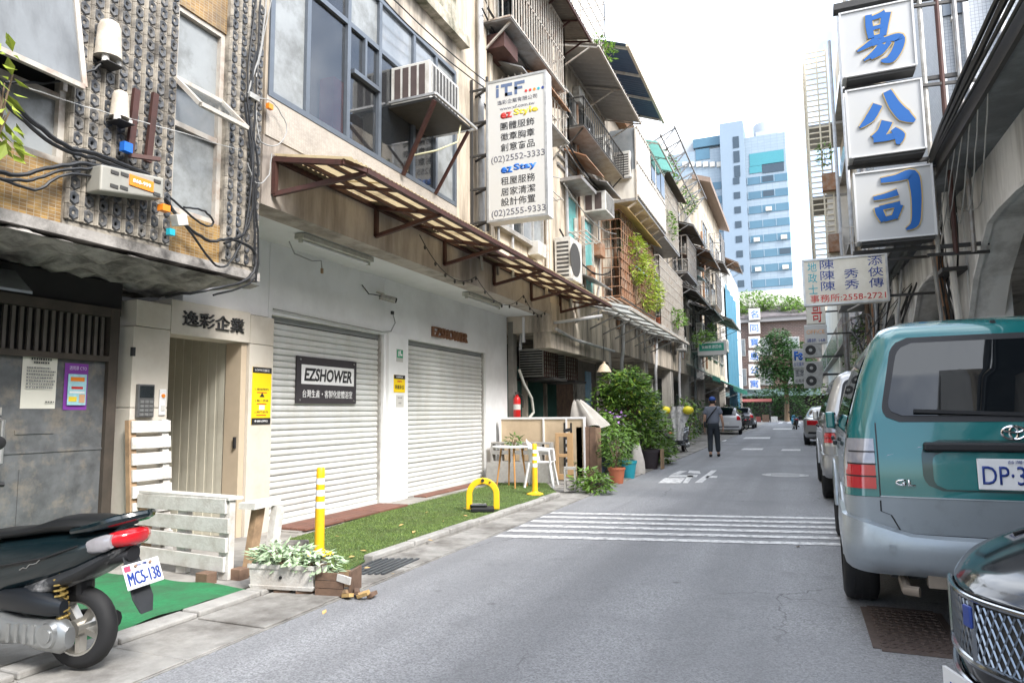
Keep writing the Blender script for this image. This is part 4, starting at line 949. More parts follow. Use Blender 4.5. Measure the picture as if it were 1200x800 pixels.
# dark frontage with green folding gate
gate_m = M('dark green gate', (.028, .085, .07), .5, .3, var=.25, scale=6)
G = thing('folding_gate', 'dark green folding metal gate behind the fire extinguisher', 'gate', (-5.9, 15.2, 0))
for k in range(30):
    y = 13.3 + k * .13; MB().slab([(-5.92, y, .05), (-5.86, y + .06, .05), (-5.92, y + .12, .05)], (0, 0, 2.3)).build('gate_leaf', gate_m, G)
for yy in (13.2, 14.75, 16.1): MB().box(-5.9, -5.78, yy, yy + .1, 0, 2.6).build('gate_post', beige_wall, G)
def caged_ac(label, y):
    t = thing('caged_air_conditioner', label, 'air conditioner', (-5.4, y, 2.05))
    MB().box(-5.85, -5.25, y - .42, y + .42, 2.1, 2.75).build('casing', ac_white, t, bevel=.012)
    s0 = MB()
    for k in range(10): s0.box(-5.82, -5.28, y - .43, y - .42, 2.14 + k * .058, 2.17 + k * .058)
    s0.build('side_slots', ac_dark, t, kind='stuff')
    MB().box(-5.9, -5.0, y - .45, y + .5, 2.02, 2.08).build('shelf', dark_steel, t)
    cg = MB()
    for k in range(7): cg.bar((-5.22 + .0, y - .45 + k * .15, 2.1), (-5.22, y - .45 + k * .15, 2.85), .02)
    for k in range(9): cg.bar((-5.22, y - .45, 2.1 + k * .094), (-5.22, y + .46, 2.1 + k * .094), .016)
    for k in range(5): cg.bar((-5.22 , y - .45 + .005, 2.1), (-5.22, y - .45 + .005, 2.85), .016)
    cg.build('rusty_cage', M('cage rust', (.13, .065, .05), .8, .2, var=.3, scale=10), t)
caged_ac('nearer caged air conditioner above the dark green folding gate', 14.9); caged_ac('farther caged air conditioner above the dark green folding gate', 16.5)
# --- pale sloping canopy over the plants
t = thing('pale_canopy', 'pale translucent canopy over the potted plants', 'awning', (-3.9, 18.5, 3.4))
pc = M('milky polycarbonate', (.58, .60, .58), .4, var=.15, scale=2, dirt=(.22, .2, .16), damt=.5, dscale=2, lucent=.55)
corr(t, 'sheet', (XL + .02, 14.7, 3.95), (XL + .02, 23.5, 3.95), (-3.3, 14.7, 3.60), (-3.3, 23.5, 3.60), pc, .12, .012)
for k in range(8): MB().bar((XL, 14.75 + k * 1.24, 3.88), (-3.3, 14.75 + k * 1.24, 3.53), .04).bar((-3.8, 14.75 + k * 1.24, 3.66), (XL, 14.75 + k * 1.24, 3.3), .035).build('rafter', grey_steel, t)
MB().bar((-3.3, 14.7, 3.54), (-3.3, 23.5, 3.54), .06).bar((-3.9, 14.7, 3.71), (-3.9, 23.5, 3.71), .04).build('edge_rail', white_steel, t)
# --- rust caged house
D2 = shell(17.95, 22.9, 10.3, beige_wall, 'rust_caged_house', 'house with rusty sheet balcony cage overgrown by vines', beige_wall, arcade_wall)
MB().box(XL, -4.12, 17.3, 22.0, 4.2, 4.3).build('balcony_floor', rust, D2)
for k in range(8): MB().box(-4.14, -4.12, 17.3 + k * .59, 17.87 + k * .59, 4.3, 5.5 + .35 * ((k * 7) % 3)).build('rust_sheet', rust, D2)
cage(D2, XL + .02, -4.1, 17.3, 22.0, 4.3, 6.6, rust, .22, .24, .010)
corr(D2, 'cage_roof', (XL, 17.2, 6.95), (XL, 22.1, 6.95), (-3.85, 17.2, 6.6), (-3.85, 22.1, 6.6), M('ochre sheet', (.50, .36, .16), .7, var=.3, scale=3), .1)
eb = M('weathered cladding', (.58, .56, .51), .7, .0, var=.15, scale=2, dirt=(.15, .12, .1), damt=.5, dscale=2, streak=True)
bx = MB().box(XL + .002, -3.8, 18.3, 22.6, 7.1, 7.18).build('enclosed_balcony', grey_steel, D2)
corr(D2, 'cladding', (-3.8, 18.3, 7.18), (-3.8, 22.6, 7.18), (-3.8, 18.3, 9.2), (-3.8, 22.6, 9.2), eb, .22, .04)
for z in (7.2, 8.15, 9.17): MB().box(-3.80, -3.755, 18.28, 22.62, z, z + .06).build('cladding_rail', white_steel, D2)
for k in range(3): MB().box(-3.79, -3.75, 20.2 + k * .8, 20.85 + k * .8, 8.3, 9.05).build('cladding_window', glass_dark, D2)
MB().box(XL + .002, -3.82, 18.31, 18.35, 7.18, 8.0).build('cladding_end', eb, D2); MB().box(XL + .05, -3.85, 18.31, 18.34, 8.0, 9.2).build('end_glazing', glass_mid, D2)
MB().box(-3.84, -3.80, 18.28, 18.33, 7.1, 9.2).build('corner_post', white_steel, D2)
for k in range(6): MB().bar((XL, 18.4 + k * .82, 6.65), (-3.85, 18.4 + k * .82, 7.08), .05).build('balcony_strut', white_steel, D2)
awning('teal translucent hood over the clad balcony', 20.0, 22.8, 9.75, 9.35, 1.15, M('teal sheet', (.22, .50, .45), .4, var=.1, lucent=.5), frame=white_steel, br=3)
foliage('climbing_vine', 'bright green vine climbing over the rusty balcony cage', 'vine', [((-4.05, 18.9, 5.6), (.28, .7, .75), 520), ((-4.02, 20.1, 5.15), (.3, .9, .85), 620), ((-4.05, 21.3, 5.0), (.3, .8, .6), 420)], leaf_y, .16)
# rooftop cage and blue roof over the cream house
t = thing('roof_canopy', 'dark blue corrugated roof canopy on posts at the roof edge', 'roof', (-4.5, 20, 10.6))
bl = M('blue roof sheet', (.055, .085, .14), .6, .2, var=.2)
corr(t, 'sheet', (-6.5, 16.6, 11.85), (-6.5, 21.8, 11.85), (-3.6, 16.6, 10.72), (-3.6, 21.8, 10.72), bl, .16, .02)
MB().bar((-3.6, 16.6, 10.68), (-3.6, 21.8, 10.68), .07).build('edge_rail', M('cream rail', (.5, .42, .32), .6), t)
for k in range(4): MB().bar((-3.65, 16.8 + k * 1.6, 10.7), (-6.5, 16.8 + k * 1.6, 11.8), .06).build('rafter', white_steel, t)
for k in range(3): MB().bar((-4.55, 17.0 + k * 2.2, 10.2), (-4.55, 17.0 + k * 2.2, 11.05), .06).build('post', white_steel, t)
t = thing('rooftop_cage', 'white lattice cage on the roof edge above the cream house', 'cage', (-4.5, 15.5, 10.36))
cage(t, -5.6, -4.25, 12.6, 16.9, 10.4, 13.0, white_steel, .2, .4, .012, False, 'lattice'); MB().box(-5.6, -4.3, 12.6, 16.9, 10.36, 10.39).build('floor', concrete, t)
foliage('roof_plant', 'small green plant hanging from the white rooftop cage', 'plant', [((-4.15, 16.2, 10.5), (.3, .5, .35), 160)], leaf_b, .14)
MB().box(-5.2, XL + .30, 9.4, 18.0, 9.85, 10.35).build('cornice', moss, D1)
MB().box(-5.2, XL + .25, 18.0, 23.0, 9.85, 10.3).build('cornice', rust, D2)
# --- grey lattice house
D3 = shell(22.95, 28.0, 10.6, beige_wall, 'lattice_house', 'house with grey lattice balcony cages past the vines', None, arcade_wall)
cage(D3, XL + .02, -4.05, 22.6, 27.8, 4.15, 6.5, white_steel, .17, .3, .012); wnd(D3, 23.4, 27.4, 4.4, 6.2, 4, 2, gm=glass_dark)
MB().box(XL, -3.95, 23.2, 26.6, 7.25, 7.33).build('balcony_floor', grey_steel, D3); cage(D3, XL + .02, -3.95, 23.2, 26.6, 7.35, 9.4, white_steel, .2, .5, .012); wnd(D3, 23.6, 26.4, 7.5, 9.2, 3, 1, gm=glass_dark)
corr(D3, 'balcony_roof', (XL, 22.9, 9.9), (XL, 27.4, 9.9), (-3.7, 22.9, 9.55), (-3.7, 27.4, 9.55), MATS['dark sheet'], .1)
foliage('balcony_plant', 'leafy pot plants inside the upper lattice balcony', 'plant', [((-4.0, 24.6, 8.0), (.2, 1.0, .55), 260)], leaf_b, .16)
foliage('balcony_plant', 'drooping green plant on the lower lattice balcony', 'plant', [((-3.95, 25.4, 4.7), (.3, .9, .35), 240)], leaf_b, .18)
t = thing('flower_pot', 'terracotta pot on the lower lattice balcony', 'pot', (-4.25, 23.6, 4.15)); MB().lathe([(.11, 0), (.16, .3), (.18, .3), (.18, .36), (.14, .36), (.13, .3)], (-4.25, 23.6, 4.15), 14).build('body', M('terracotta', (.38, .12, .06), .7, var=.15), t, smooth=True)
t = thing('roof_trellis', 'grey steel roof trellis leaning out over the lattice houses', 'trellis', (-4.3, 27, 10))
for k in range(8): MB().bar((-4.6, 23.6 + k * 1.2, 10.7), (-3.5, 23.6 + k * 1.2, 11.2), .05).bar((-3.5, 23.6 + k * 1.2, 11.2), (-4.6, 23.6 + k * 1.2, 10.0), .04).build('strut', grey_steel, t)
for x, z in ((-3.5, 11.2), (-4.0, 10.98), (-4.5, 10.75)): MB().bar((x, 23.4, z), (x, 32.4, z), .05).build('rail', grey_steel, t)
foliage('roof_shrub', 'green shrubs spilling over the roof edge of the lattice houses', 'shrub', [((-4.7, 28.6, 11.6), (.5, 1.7, .6), 420), ((-4.4, 32.3, 11.2), (.4, 1.5, .5), 320)], leaf_a, .2)
split_ac('outdoor air conditioner low on the lattice house beside the canopy end', -4.1, 28.2, 3.75)
# --- two narrower houses
D4 = shell(28.05, 33.0, 10.8, cream_wall, 'balcony_house', 'cream house with small railed balcony beyond the lattice house', None, arcade_wall)
MB().box(XL, -3.95, 28.6, 31.6, 7.0, 7.1).build('balcony_floor', grey_steel, D4); cage(D4, XL + .02, -3.95, 28.6, 31.6, 7.1, 8.6, white_steel, .2, .5, .012)
wnd(D4, 28.8, 31.4, 7.3, 8.8, 3, 1, gm=glass_dark); wnd(D4, 29.0, 31.8, 4.3, 6.0, 3, 2, gm=glass_dark)
awning('brown awning over the small railed balcony', 28.3, 32.6, 9.3, 8.95, 1.0, MATS['dark sheet'], br=3)
awning('dark sagging awning above the ground floor of the balcony house', 27.6, 33.0, 6.6, 6.1, 1.1, M('dark tarp', (.12, .105, .095), .8, var=.3), br=3)
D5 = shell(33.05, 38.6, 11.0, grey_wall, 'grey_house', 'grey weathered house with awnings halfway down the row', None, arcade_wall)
wnd(D5, 33.6, 36.0, 7.4, 8.9, 3, 1, gm=glass_dark); wnd(D5, 33.6, 37.6, 4.2, 5.9, 4, 2, gm=glass_dark)
cage(D5, XL + .02, -3.9, 33.5, 37.0, 4.2, 5.9, dark_steel, .2, .5, .014); MB().box(XL, -3.9, 33.5, 37.0, 4.1, 4.18).build('balcony_floor', concrete, D5)
awning('rusty awning high on the grey house', 33.2, 38.0, 9.4, 8.9, 1.1, rust, br=3); awning('grey awning over the middle balcony of the grey house', 33.2, 37.6, 6.5, 6.1, 1.2, MATS['dark tarp'], br=3)
foliage('balcony_plant', 'green plants on the middle balcony of the grey house', 'plant', [((-3.9, 35.0, 5.2), (.3, 1.1, .5), 260)], leaf_a, .2)
foliage('balcony_plant', 'yellow green hanging plants above the green shop sign', 'plant', [((-3.75, 31.5, 4.5), (.4, 1.5, .4), 300)], leaf_b, .2)
split_ac('outdoor air conditioner above the green shop sign', -3.95, 33.4, 4.75, .9, .7)
# --- taller bare house with eave, then netted building
D6 = shell(38.65, 50.0, 14.4, cream_wall, 'tall_cream_house', 'taller cream house with long sloping eave', None, arcade_wall)
MB().slab([(XL - .3, 38.5, 14.35), (XL - .3, 50.2, 14.35), (XL + .7, 50.2, 14.0), (XL + .7, 38.5, 14.0)], (0, 0, .28)).build('eave', M('brown eave', (.20, .145, .11), .7, var=.2), D6)
for k in range(3):
    for z in (4.4, 7.4, 10.6): wnd(D6, 39.6 + k * 3.4, 41.8 + k * 3.4, z, z + 1.6, 2, 1, gm=glass_dark)
cage(D6, XL + .02, -3.9, 39.4, 42.2, 7.2, 9.0, grey_steel, .25, .5, .016); cage(D6, XL + .02, -3.9, 43.0, 45.6, 10.4, 12.2, grey_steel, .25, .5, .016)
awning('brown awning on the taller cream house', 39.2, 46.0, 7.0, 6.3, 1.5, M('tan canvas', (.30, .25, .20), .8, var=.15), br=4); awning('upper dark awning on the taller cream house', 39.0, 43.0, 10.0, 9.5, 1.2, MATS['dark tarp'], br=3)
split_ac('outdoor air conditioner high on the taller cream house', -4.1, 44.4, 9.2, 1, .8); split_ac('outdoor air conditioner low on the taller cream house', -4.1, 47.5, 5.2, 1, .8)
D7 = shell(50.05, 66.0, 12.6, pale_wall, 'netted_house', 'pale house at the row end hung with blue netting', None, arcade_wall)
net = M('blue netting', (.045, .17, .25), .8, var=.2, scale=2)
MB().grid(lambda a, b: Vector((XL + .12 + .05 * math.sin(a * 20), 51.5 + a * 9, 1.0 + b * 9.5)), 30, 6).build('net', net, D7, smooth=True); MB().box(XL, XL + .1, 60.6, 65.5, 2.9, 12).build('white_cladding', M('white cladding', (.66, .70, .74), .6, var=.06), D7)
awning('brown awning at the top of the netted house', 50.4, 55, 12.4, 11.8, 1.2, rust, br=3)
for z in (4.4, 7.4): wnd(D7, 61, 64.5, z, z + 1.6, 2, 1, gm=glass_dark)
# shops below
t = thing('green_shop_sign', 'small green and white lit shop sign hanging over the street', 'sign', (-3.3, 31, 3.7))
MB().box(-3.98, -2.75, 31.0, 31.2, 3.72, 4.32).build('cabinet', sign_white, t, bevel=.02); MB().box(-3.90, -2.85, 30.99, 31.0, 3.92, 4.25).build('green_field', M('sign green', (.02, .26, .17), .4), t)
text('寶聯資源回收', (-3.37, 30.99, 4.09), .85, .15, ink_white, t, VX, VZ, .02, .004)
MB().bar((-4.6, 31.1, 4.25), (-3.98, 31.1, 4.25), .05).build('arm', grey_steel, t)
gcan = M('green canvas', (.03, .24, .17), .7, var=.15)
awning('green canvas awning nearest along the left row', 31.6, 35.0, 3.45, 2.9, 1.15, gcan, amp=.004, valance=.22); awning('long green canvas awning farther along the left row', 38.0, 49.0, 3.3, 2.6, 1.5, gcan, amp=.004, br=5, valance=.25)
awning('blue grey awning at the end of the left row', 51, 58, 3.3, 2.6, 1.6, M('blue canvas', (.16, .26, .32), .7, var=.15), amp=.004, br=3)
for (tt, ya, yb, m) in ((D2, 18.5, 20.2, wood_dark), (D2, 20.6, 22.2, alu_dull), (D3, 23.4, 25.0, gate_m), (D3, 25.6, 27.2, grey_steel), (D4, 28.7, 30.2, wood_dark), (D4, 30.8, 32.4, M('blue door', (.10, .20, .30), .6)), (D5, 33.7, 36, grey_steel), (D6, 39.5, 42, gate_m), (D6, 43.5, 47, wood_raw), (D7, 52, 56, grey_steel)): opening(tt, ya, yb, 0, 2.2, m)
split_ac('outdoor air conditioner under the arcade of the lattice house', -5.2, 27.2, 2.0); 
for k, yy in enumerate((19.0, 24.0, 29.2, 34.0)):
    t = thing('drain_pipe', ('white drain pipe beside the vine house pillar', 'white drain pipe on the lattice house pillar', 'grey drain pipe on the balcony house pillar', 'grey drain pipe on the grey house pillar')[k], 'pipe', (XL + .08, yy, 0))
    MB().tube([(XL + .06, yy, 0), (XL + .06, yy, 2.7), (XL + .06, yy + .2, 3.0), (XL + .1, yy + .2, 4.1)], .055, 8).build('pipe', pipe_pvc, t, smooth=True); MB().box(XL, XL + .13, yy - .08, yy + .08, 1.5, 1.55).build('clamp', grey_steel, t)
t = thing('conduit_run', 'tangle of grey conduits under the canopy by the shop corner', 'pipe', (-4.7, 13.5, 2.8))
for pts in ([(-5.5, 13.2, 3.2), (-4.5, 13.3, 3.15), (-3.6, 13.5, 3.25)], [(-4.5, 13.2, 3.0), (-4.5, 14.5, 2.9), (-4.45, 17.8, 2.9)], [(-5.3, 13.2, 2.6), (-5.3, 13.3, 3.1), (-4.8, 13.6, 3.3)]): MB().tube(pts, .035, 8).build('conduit', pipe_pvc, t, smooth=True)
MB().tube([(-5.35, 13.25, 2.2), (-5.3, 13.4, 1.9), (-5.25, 13.7, 1.6), (-5.25, 13.8, 1.3), (-5.3, 13.6, 1.15)], .03, 8).build('hose', M('pale hose', (.5, .5, .45), .6), t, smooth=True)
MB().cyl((-5.2, 13.15, 2.75), (-5.2, 13.15, 3.28), .03).build('hanging_tube', white_plastic, t)

def clutter(t, y0, y1, top):
    for k in range(4):
        y = random.uniform(y0 + .2, y1 - .2); x = XL + .06; z = random.uniform(5, top); w = random.uniform(-.3, .3)
        MB().tube([(x, y, 3.6), (x, y, z * .6), (x, y + w, z * .6 + .3), (x, y + w, z)], random.choice((.025, .035, .05)), 7).build('downpipe', random.choice((pipe_pvc, grey_steel, rust, white_steel)), t, smooth=True)
    for k in range(5):
        z = random.uniform(3.7, top - .3); sg = random.uniform(.1, .5); x = XL + random.uniform(.05, .3)
        MB().tube([(x, y0 + (y1 - y0) * i / 8, z - sg * 4 * (i / 8) * (1 - i / 8)) for i in range(9)], random.choice((.010, .014, .02)), 5).build('facade_cable', random.choice((cable_m, cable_m, cable_grey)), t, smooth=True)
    for k in range(5):
        y, z = random.uniform(y0 + .3, y1 - .6), random.uniform(3.7, top - .8); w, h = random.uniform(.2, .6), random.uniform(.2, .5); d = random.uniform(.06, .3)
        MB().box(XL + .01, XL + d, y, y + w, z, z + h).build('wall_fitting', random.choice((ac_white, rust, grey_steel, wood_dark, alu_dull)), t, bevel=.01)
    for k in range(3):
        y, z = random.uniform(y0 + .3, y1 - 1.2), random.uniform(4, top - .8); mb = MB(); L = random.uniform(.8, 1.6)
        for i in range(4): mb.bar((XL + .12 + .12 * i, y, z), (XL + .12 + .12 * i, y + L, z), .02)
        mb.bar((XL, y + .1, z), (XL + .5, y + .1, z), .025).bar((XL, y + L - .1, z), (XL + .5, y + L - .1, z), .025).build('drying_rack', white_steel, t)
    for k in range(2):
        y, z = random.uniform(y0 + .5, y1 - 1.6), random.uniform(4.2, top - 1); L = random.uniform(1.0, 1.8)
        MB().slab([(XL, y, z), (XL, y + L, z), (XL + .55, y + L, z - .25), (XL + .55, y, z - .25)], (0, 0, .025)).build('small_hood', random.choice((rust, grey_steel, MATS['dark sheet'], teal_glass)), t)
for (t_, a_, b_, c_) in ((C1, 9.5, 13.1, 9.6), (D1, 13.3, 17.8, 9.6), (D2, 18, 22.8, 9.8), (D3, 23.1, 27.9, 10), (D4, 28.2, 32.9, 10.2), (D5, 33.2, 38.4, 10.4), (D6, 38.9, 49.8, 13.5)): clutter(t_, a_, b_, c_)
# ================================================================== CABLES AND BOXES ON THE TILED BUILDING
def cable(name_list, label, runs, m=cable_m):
    c = Vector(runs[0][0][0]); t = thing('cable_bundle', label, 'cables', tuple(c))
    for pts, r in runs:
        P = [Vector(p) for p in pts]; Q = []
        for i in range(len(P) - 1):                     # Catmull-Rom
            p0, p1, p2, p3 = P[max(i - 1, 0)], P[i], P[i + 1], P[min(i + 2, len(P) - 1)]
            for k in range(6):
                s = k / 6; Q.append(.5 * ((2 * p1) + (p2 - p0) * s + (2 * p0 - 5 * p1 + 4 * p2 - p3) * s * s + (3 * p1 - p0 - 3 * p2 + p3) * s ** 3))
        Q.append(P[-1]); Q = [q + Vector((random.uniform(-.004, .004), random.uniform(-.004, .004), random.uniform(-.006, .006))) for q in Q]; MB().tube(Q, r * .75, 6).build('cable', m, t, smooth=True)
    return t
XA = -4.52
def ap(px, py, x=XA): return wx(px, py, x)
cable(0, 'thick black cable bundle drooping across the patterned tiles', [
    ([ap(-20, 85), ap(25, 130), ap(75, 170), ap(120, 183), ap(175, 205)], .022), ([ap(-20, 92), ap(22, 136), ap(70, 174), ap(118, 188), ap(172, 208)], .018),
    ([ap(-20, 195), ap(20, 205), ap(60, 196), ap(100, 192), ap(150, 200)], .020), ([ap(-20, 205), ap(30, 212), ap(70, 200), ap(115, 198), ap(150, 204)], .016), ([ap(-20, 200), ap(40, 222), ap(75, 205), ap(118, 208)], .014),
    ([ap(5, 97), ap(60, 96), ap(105, 84), ap(128, 68)], .012)])
cable(0, 'black cables looping down to the slab corner beside the white wall', [
    ([ap(193, 232), ap(215, 262), ap(245, 282), ap(270, 280), ap(295, 292), ap(299, 312), ap(285, 330), ap(240, 340), ap(195, 347, -5.0)], .018),
    ([ap(195, 236), ap(225, 275), ap(258, 313), ap(280, 290), ap(290, 250), ap(296, 180), ap(290, 100), ap(300, 0)], .013), ([ap(200, 232), ap(235, 262), ap(250, 262), ap(240, 248), ap(215, 243)], .012),
    ([ap(305, 0), ap(300, 110), ap(297, 200), ap(303, 300), ap(292, 332), ap(250, 345)], .012), ([ap(287, 120), ap(297, 220), ap(288, 270), ap(262, 285)], .016), ([ap(300, 60), ap(292, 130), ap(302, 190), ap(298, 260), ap(300, 330)], .014)])
cable(0, 'grey wires looping beside the corner of the big window', [
    ([ap(292, 115), ap(320, 120), ap(336, 150), ap(325, 170), ap(305, 165), ap(300, 130)], .008), ([ap(290, 190), ap(300, 215), ap(315, 205), ap(318, 180)], .008), ([ap(312, 0), ap(305, 60), ap(290, 110)], .010), ([ap(318, 0), ap(300, 90)], .007)], cable_grey)
cable(0, 'thin pale wire strung across the patterned pier', [([ap(10, 95), ap(100, 125), ap(200, 152), ap(280, 176)], .005)], M('pale wire', (.5, .5, .48), .6))
cable(0, 'two dark wires running diagonally over the upper concrete ledge', [([wx(440, -10, -4.4), wx(500, 50, -4.4), wx(570, 105, -4.4)], .012), ([wx(452, -10, -4.4), wx(520, 55, -4.4), wx(572, 98, -4.4)], .012)])
def hood(label, px, py, s):
    p = ap(px, py, -4.50); t = thing('service_hood', label, 'cable hood', (-4.57, p.y, p.z - s))
    mb = MB(); n = 12
    for k in range(1):
        prof = [(.62, -1.0), (.60, -.96), (.50, .6), (.42, .85), (.2, 1.0), (0.02, 1.02)]
        mb.lathe([(r * s * 1.05, z * s) for r, z in prof], (-4.52, p.y, p.z), 14)
    mb.build('hood_shell', M('hood beige', (.52, .47, .39), .6, var=.12, scale=10, dirt=(.25, .2, .15), damt=.5, dscale=9), t, smooth=True)
    MB().cyl((-4.49, p.y - .04, p.z - s * 1.0), (-4.49, p.y - .04, p.z - s * 1.35), .025).build('insulator', pale_wall, t); MB().cyl((-4.49, p.y + .06, p.z - s), (-4.49, p.y + .06, p.z - s * 1.3), .02).build('insulator', pale_wall, t)
    MB().box(-4.58, -4.44, p.y - .06, p.y + .07, p.z - s * 1.4, p.z - s * 1.36).build('bracket', dark_steel, t)
hood('upper beige cable hood on the patterned pier', 130, 46, .145); hood('lower beige cable hood on the patterned pier', 143, 122, .105)
t = thing('angle_bracket', 'rusty angle iron brackets fixed to the patterned pier', 'bracket', (-4.5, 3.7, 3.1))
for a, b in ((((160, 105), (152, 180))), (((182, 110), (173, 190)))): MB().bar(ap(*a, -4.53), ap(*b, -4.53), .05, .03, (1, 0, 0)).build('angle_iron', rust_brown, t)
MB().bar(ap(150, 182, -4.53), ap(188, 187, -4.42), .03).build('cross_iron', rust_brown, t)
t = thing('junction_box', 'grey junction box with orange label among the black cables', 'junction box', (-4.5, 3.4, 2.9))
a, b = ap(118, 207, -4.42), ap(192, 222, -4.42)
MB().hexa([(-4.57, a.y, a.z - .10), (-4.42, a.y, a.z - .10), (-4.42, b.y, b.z - .075), (-4.57, b.y, b.z - .075), (-4.57, a.y, a.z + .09), (-4.42, a.y, a.z + .09), (-4.42, b.y, b.z + .09), (-4.57, b.y, b.z + .09)]).build('housing', M('box grey', (.33, .32, .28), .5, .2, var=.12), t, bevel=.012)
m1 = a.lerp(b, .62); MB().obox((-4.416, m1.y, m1.z + .01), (.008, .20, .08), (0, 0, 0)).build('orange_label', ink_orange, t); text('860-999', (-4.412, m1.y, m1.z + .01), .15, .03, ink_white, t, VY, VZ, .02, .002)
for s in (.2, .35, .88): 
    for dz in (-.05, .05): q = a.lerp(b, s); MB().box(-4.42, -4.414, q.y - .03, q.y + .03, q.z + dz - .012, q.z + dz + .012).build('screw_cover', ac_dark, t)
t = thing('terminal_block', 'white and orange terminal block on the cables under the junction box', 'junction box', tuple(ap(205, 262, -4.45)))
p = ap(210, 258, -4.45); MB().obox(p, (.08, .10, .09), (.3, 0, 0)).build('block', ac_white, t, bevel=.005); p = ap(192, 244, -4.45); MB().obox(p, (.06, .07, .05)).build('orange_cap', ink_orange, t); p = ap(148, 173, -4.5); MB().obox(p, (.05, .07, .07)).build('blue_clip', ink_blue, t); p = ap(200, 272, -4.45); MB().obox(p, (.04, .05, .05)).build('teal_clip', ink_teal, t)
t = thing('cable_ties', 'orange connector on the wires near the big window corner', 'connector', tuple(ap(316, 125))); MB().obox(ap(316, 125), (.04, .06, .05)).build('cap', ink_orange, t); MB().obox(ap(296, 114), (.06, .12, .05)).build('clamp', alu_dull, t)
foliage('hanging_creeper', 'bright green creeper hanging at the left edge of the first window', 'plant', [(ap(-4, 100, -4.3), (.12, .09, .36), 60), (ap(2, 150, -4.3), (.12, .08, .2), 22)], leaf_y, .12, droop=.9)
# ================================================================== RIGHT SIDE BUILDINGS
XF = 2.1
arch_m = M('weathered white concrete', (.66, .65, .63), .85, var=.1, scale=2, bump=.15, bscale=25, dirt=(.16, .145, .13), damt=.7, dscale=1.8, streak=True, dpos=.5)
RA = thing('arcade_building', 'weathered white concrete arcade with angular arches beside the green van', 'building', (4, 6, 0))
def arch_bay(y0, y1, zs, zt, top, parent, p=.55):
    a, b = y0 + p, y1; c = (b - a)
    op = [(a, 0), (a, zs), (a + c * .10, zs + (zt - zs) * .45), (a + c * .30, zt - .04), (a + c * .42, zt), (b - c * .42, zt), (b - c * .30, zt - .04), (b - c * .10, zs + (zt - zs) * .45), (b, zs), (b, 0)]
    mb = MB()
    for x in (XF,):
        ring = op[1:-1]
        # panel above the opening, cut into quads down to the arch curve
        for i in range(len(ring) - 1):
            (ya, za), (yb, zb) = ring[i], ring[i + 1]
            mb.hexa([(XF, ya, za), (XF + .35, ya, za), (XF + .35, yb, zb), (XF, yb, zb), (XF, ya, top), (XF + .35, ya, top), (XF + .35, yb, top), (XF, yb, top)])
    mb.build('arch_fascia', arch_m, parent, weld=True)
    MB().box(XF - .02, XF + .45, y0, y0 + p, 0, top).build('pillar', arch_m, parent, bevel=.01)
    rim = MB(); ring = op[1:-1]
    for i in range(len(ring) - 1): rim.bar((XF - .01, *ring[i]), (XF - .01, *ring[i + 1]), .06, .05)
    rim.build('arch_rim', arch_m, parent)
for (y0, y1) in ((-8.4, -3.75), (-3.75, .9), (.9, 5.55), (5.55, 10.2), (10.2, 15.0), (15.0, 19.4)): arch_bay(y0, y1, 2.45, 3.42, 4.1, RA)
MB().box(XF + .3, 5.5, -8, 19.4, 3.45, 4.1).build('arcade_ceiling', arch_m, RA)
MB().box(4.3, 9.0, 5.6, 19.4, 0, 3.45).box(6.2, 9.0, -8, 5.6, 0, 3.45).build('shop_wall', pale_wall, RA)
for (y0, y1, m) in ((12, 14, dark_void), (16, 18.5, grey_steel)): MB().box(4.25, 4.3, y0, y1, 0, 2.5).build('shop_door', m, RA)
wd = MB().box(4.22, 4.30, 9.2, 11.6, 1.75, 2.75).build('shop_window', glass_dark, RA)
MB().box(4.18, 4.24, 9.1, 11.7, 2.75, 2.83).box(4.18, 4.24, 9.1, 11.7, 1.67, 1.75).box(4.18, 4.24, 9.1, 9.2, 1.75, 2.75).box(4.18, 4.24, 11.6, 11.7, 1.75, 2.75).build('window_frame', dark_steel, RA)
for k in range(2):
    t = thing('wall_meter', ('nearer glass water meter inside the arcade', 'farther glass water meter inside the arcade')[k], 'meter', (4.1, 9.55 + k * .45, 2.1)); MB().cyl((4.21, 9.55 + k * .45, 2.3), (4.08, 9.55 + k * .45, 2.3), .16, n=18).build('dial', glass_pale, t, smooth=True); MB().lathe([(.17, 0), (.19, .0), (.19, .05), (.17, .05)], (0, 0, 0), 4) ; MB().box(4.1, 4.21, 9.42 + k * .45, 9.68 + k * .45, 2.0, 2.12).build('base', alu_dull, t)
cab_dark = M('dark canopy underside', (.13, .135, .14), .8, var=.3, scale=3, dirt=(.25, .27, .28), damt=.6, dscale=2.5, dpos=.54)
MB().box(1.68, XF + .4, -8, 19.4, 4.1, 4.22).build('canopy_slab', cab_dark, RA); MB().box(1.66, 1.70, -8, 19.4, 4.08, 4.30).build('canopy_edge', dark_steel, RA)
MB().box(6.6, 9.0, -8, 10.95, 4.22, 7.6).build('upper_wall', grey_wall, RA)
for z in (5.0,):
    for k in range(4):
        f = MB().box(6.56, 6.62, -6 + k * 4.2, -3.4 + k * 4.2, z, z + 1.6).build('window', alu_dull, RA); MB().box(6.54, 6.56, -5.9 + k * 4.2, -4.75 + k * 4.2, z + .08, z + 1.52).build('pane', glass_mid, f); MB().box(6.54, 6.56, -4.65 + k * 4.2, -3.5 + k * 4.2, z + .08, z + 1.52).build('pane', glass_mid, f)
tile_g = tile_material('grey tile XZ', (.40, .43, .46), (.34, .37, .41), (.20, .21, .23), .048, .05, axis='XZ', dirt=(.2, .21, .22), damt=.3)
tile_g2 = tile_material('grey tile YZ', (.40, .43, .46), (.34, .37, .41), (.20, .21, .23), .048, .05, axis='YZ', dirt=(.2, .21, .22), damt=.3)
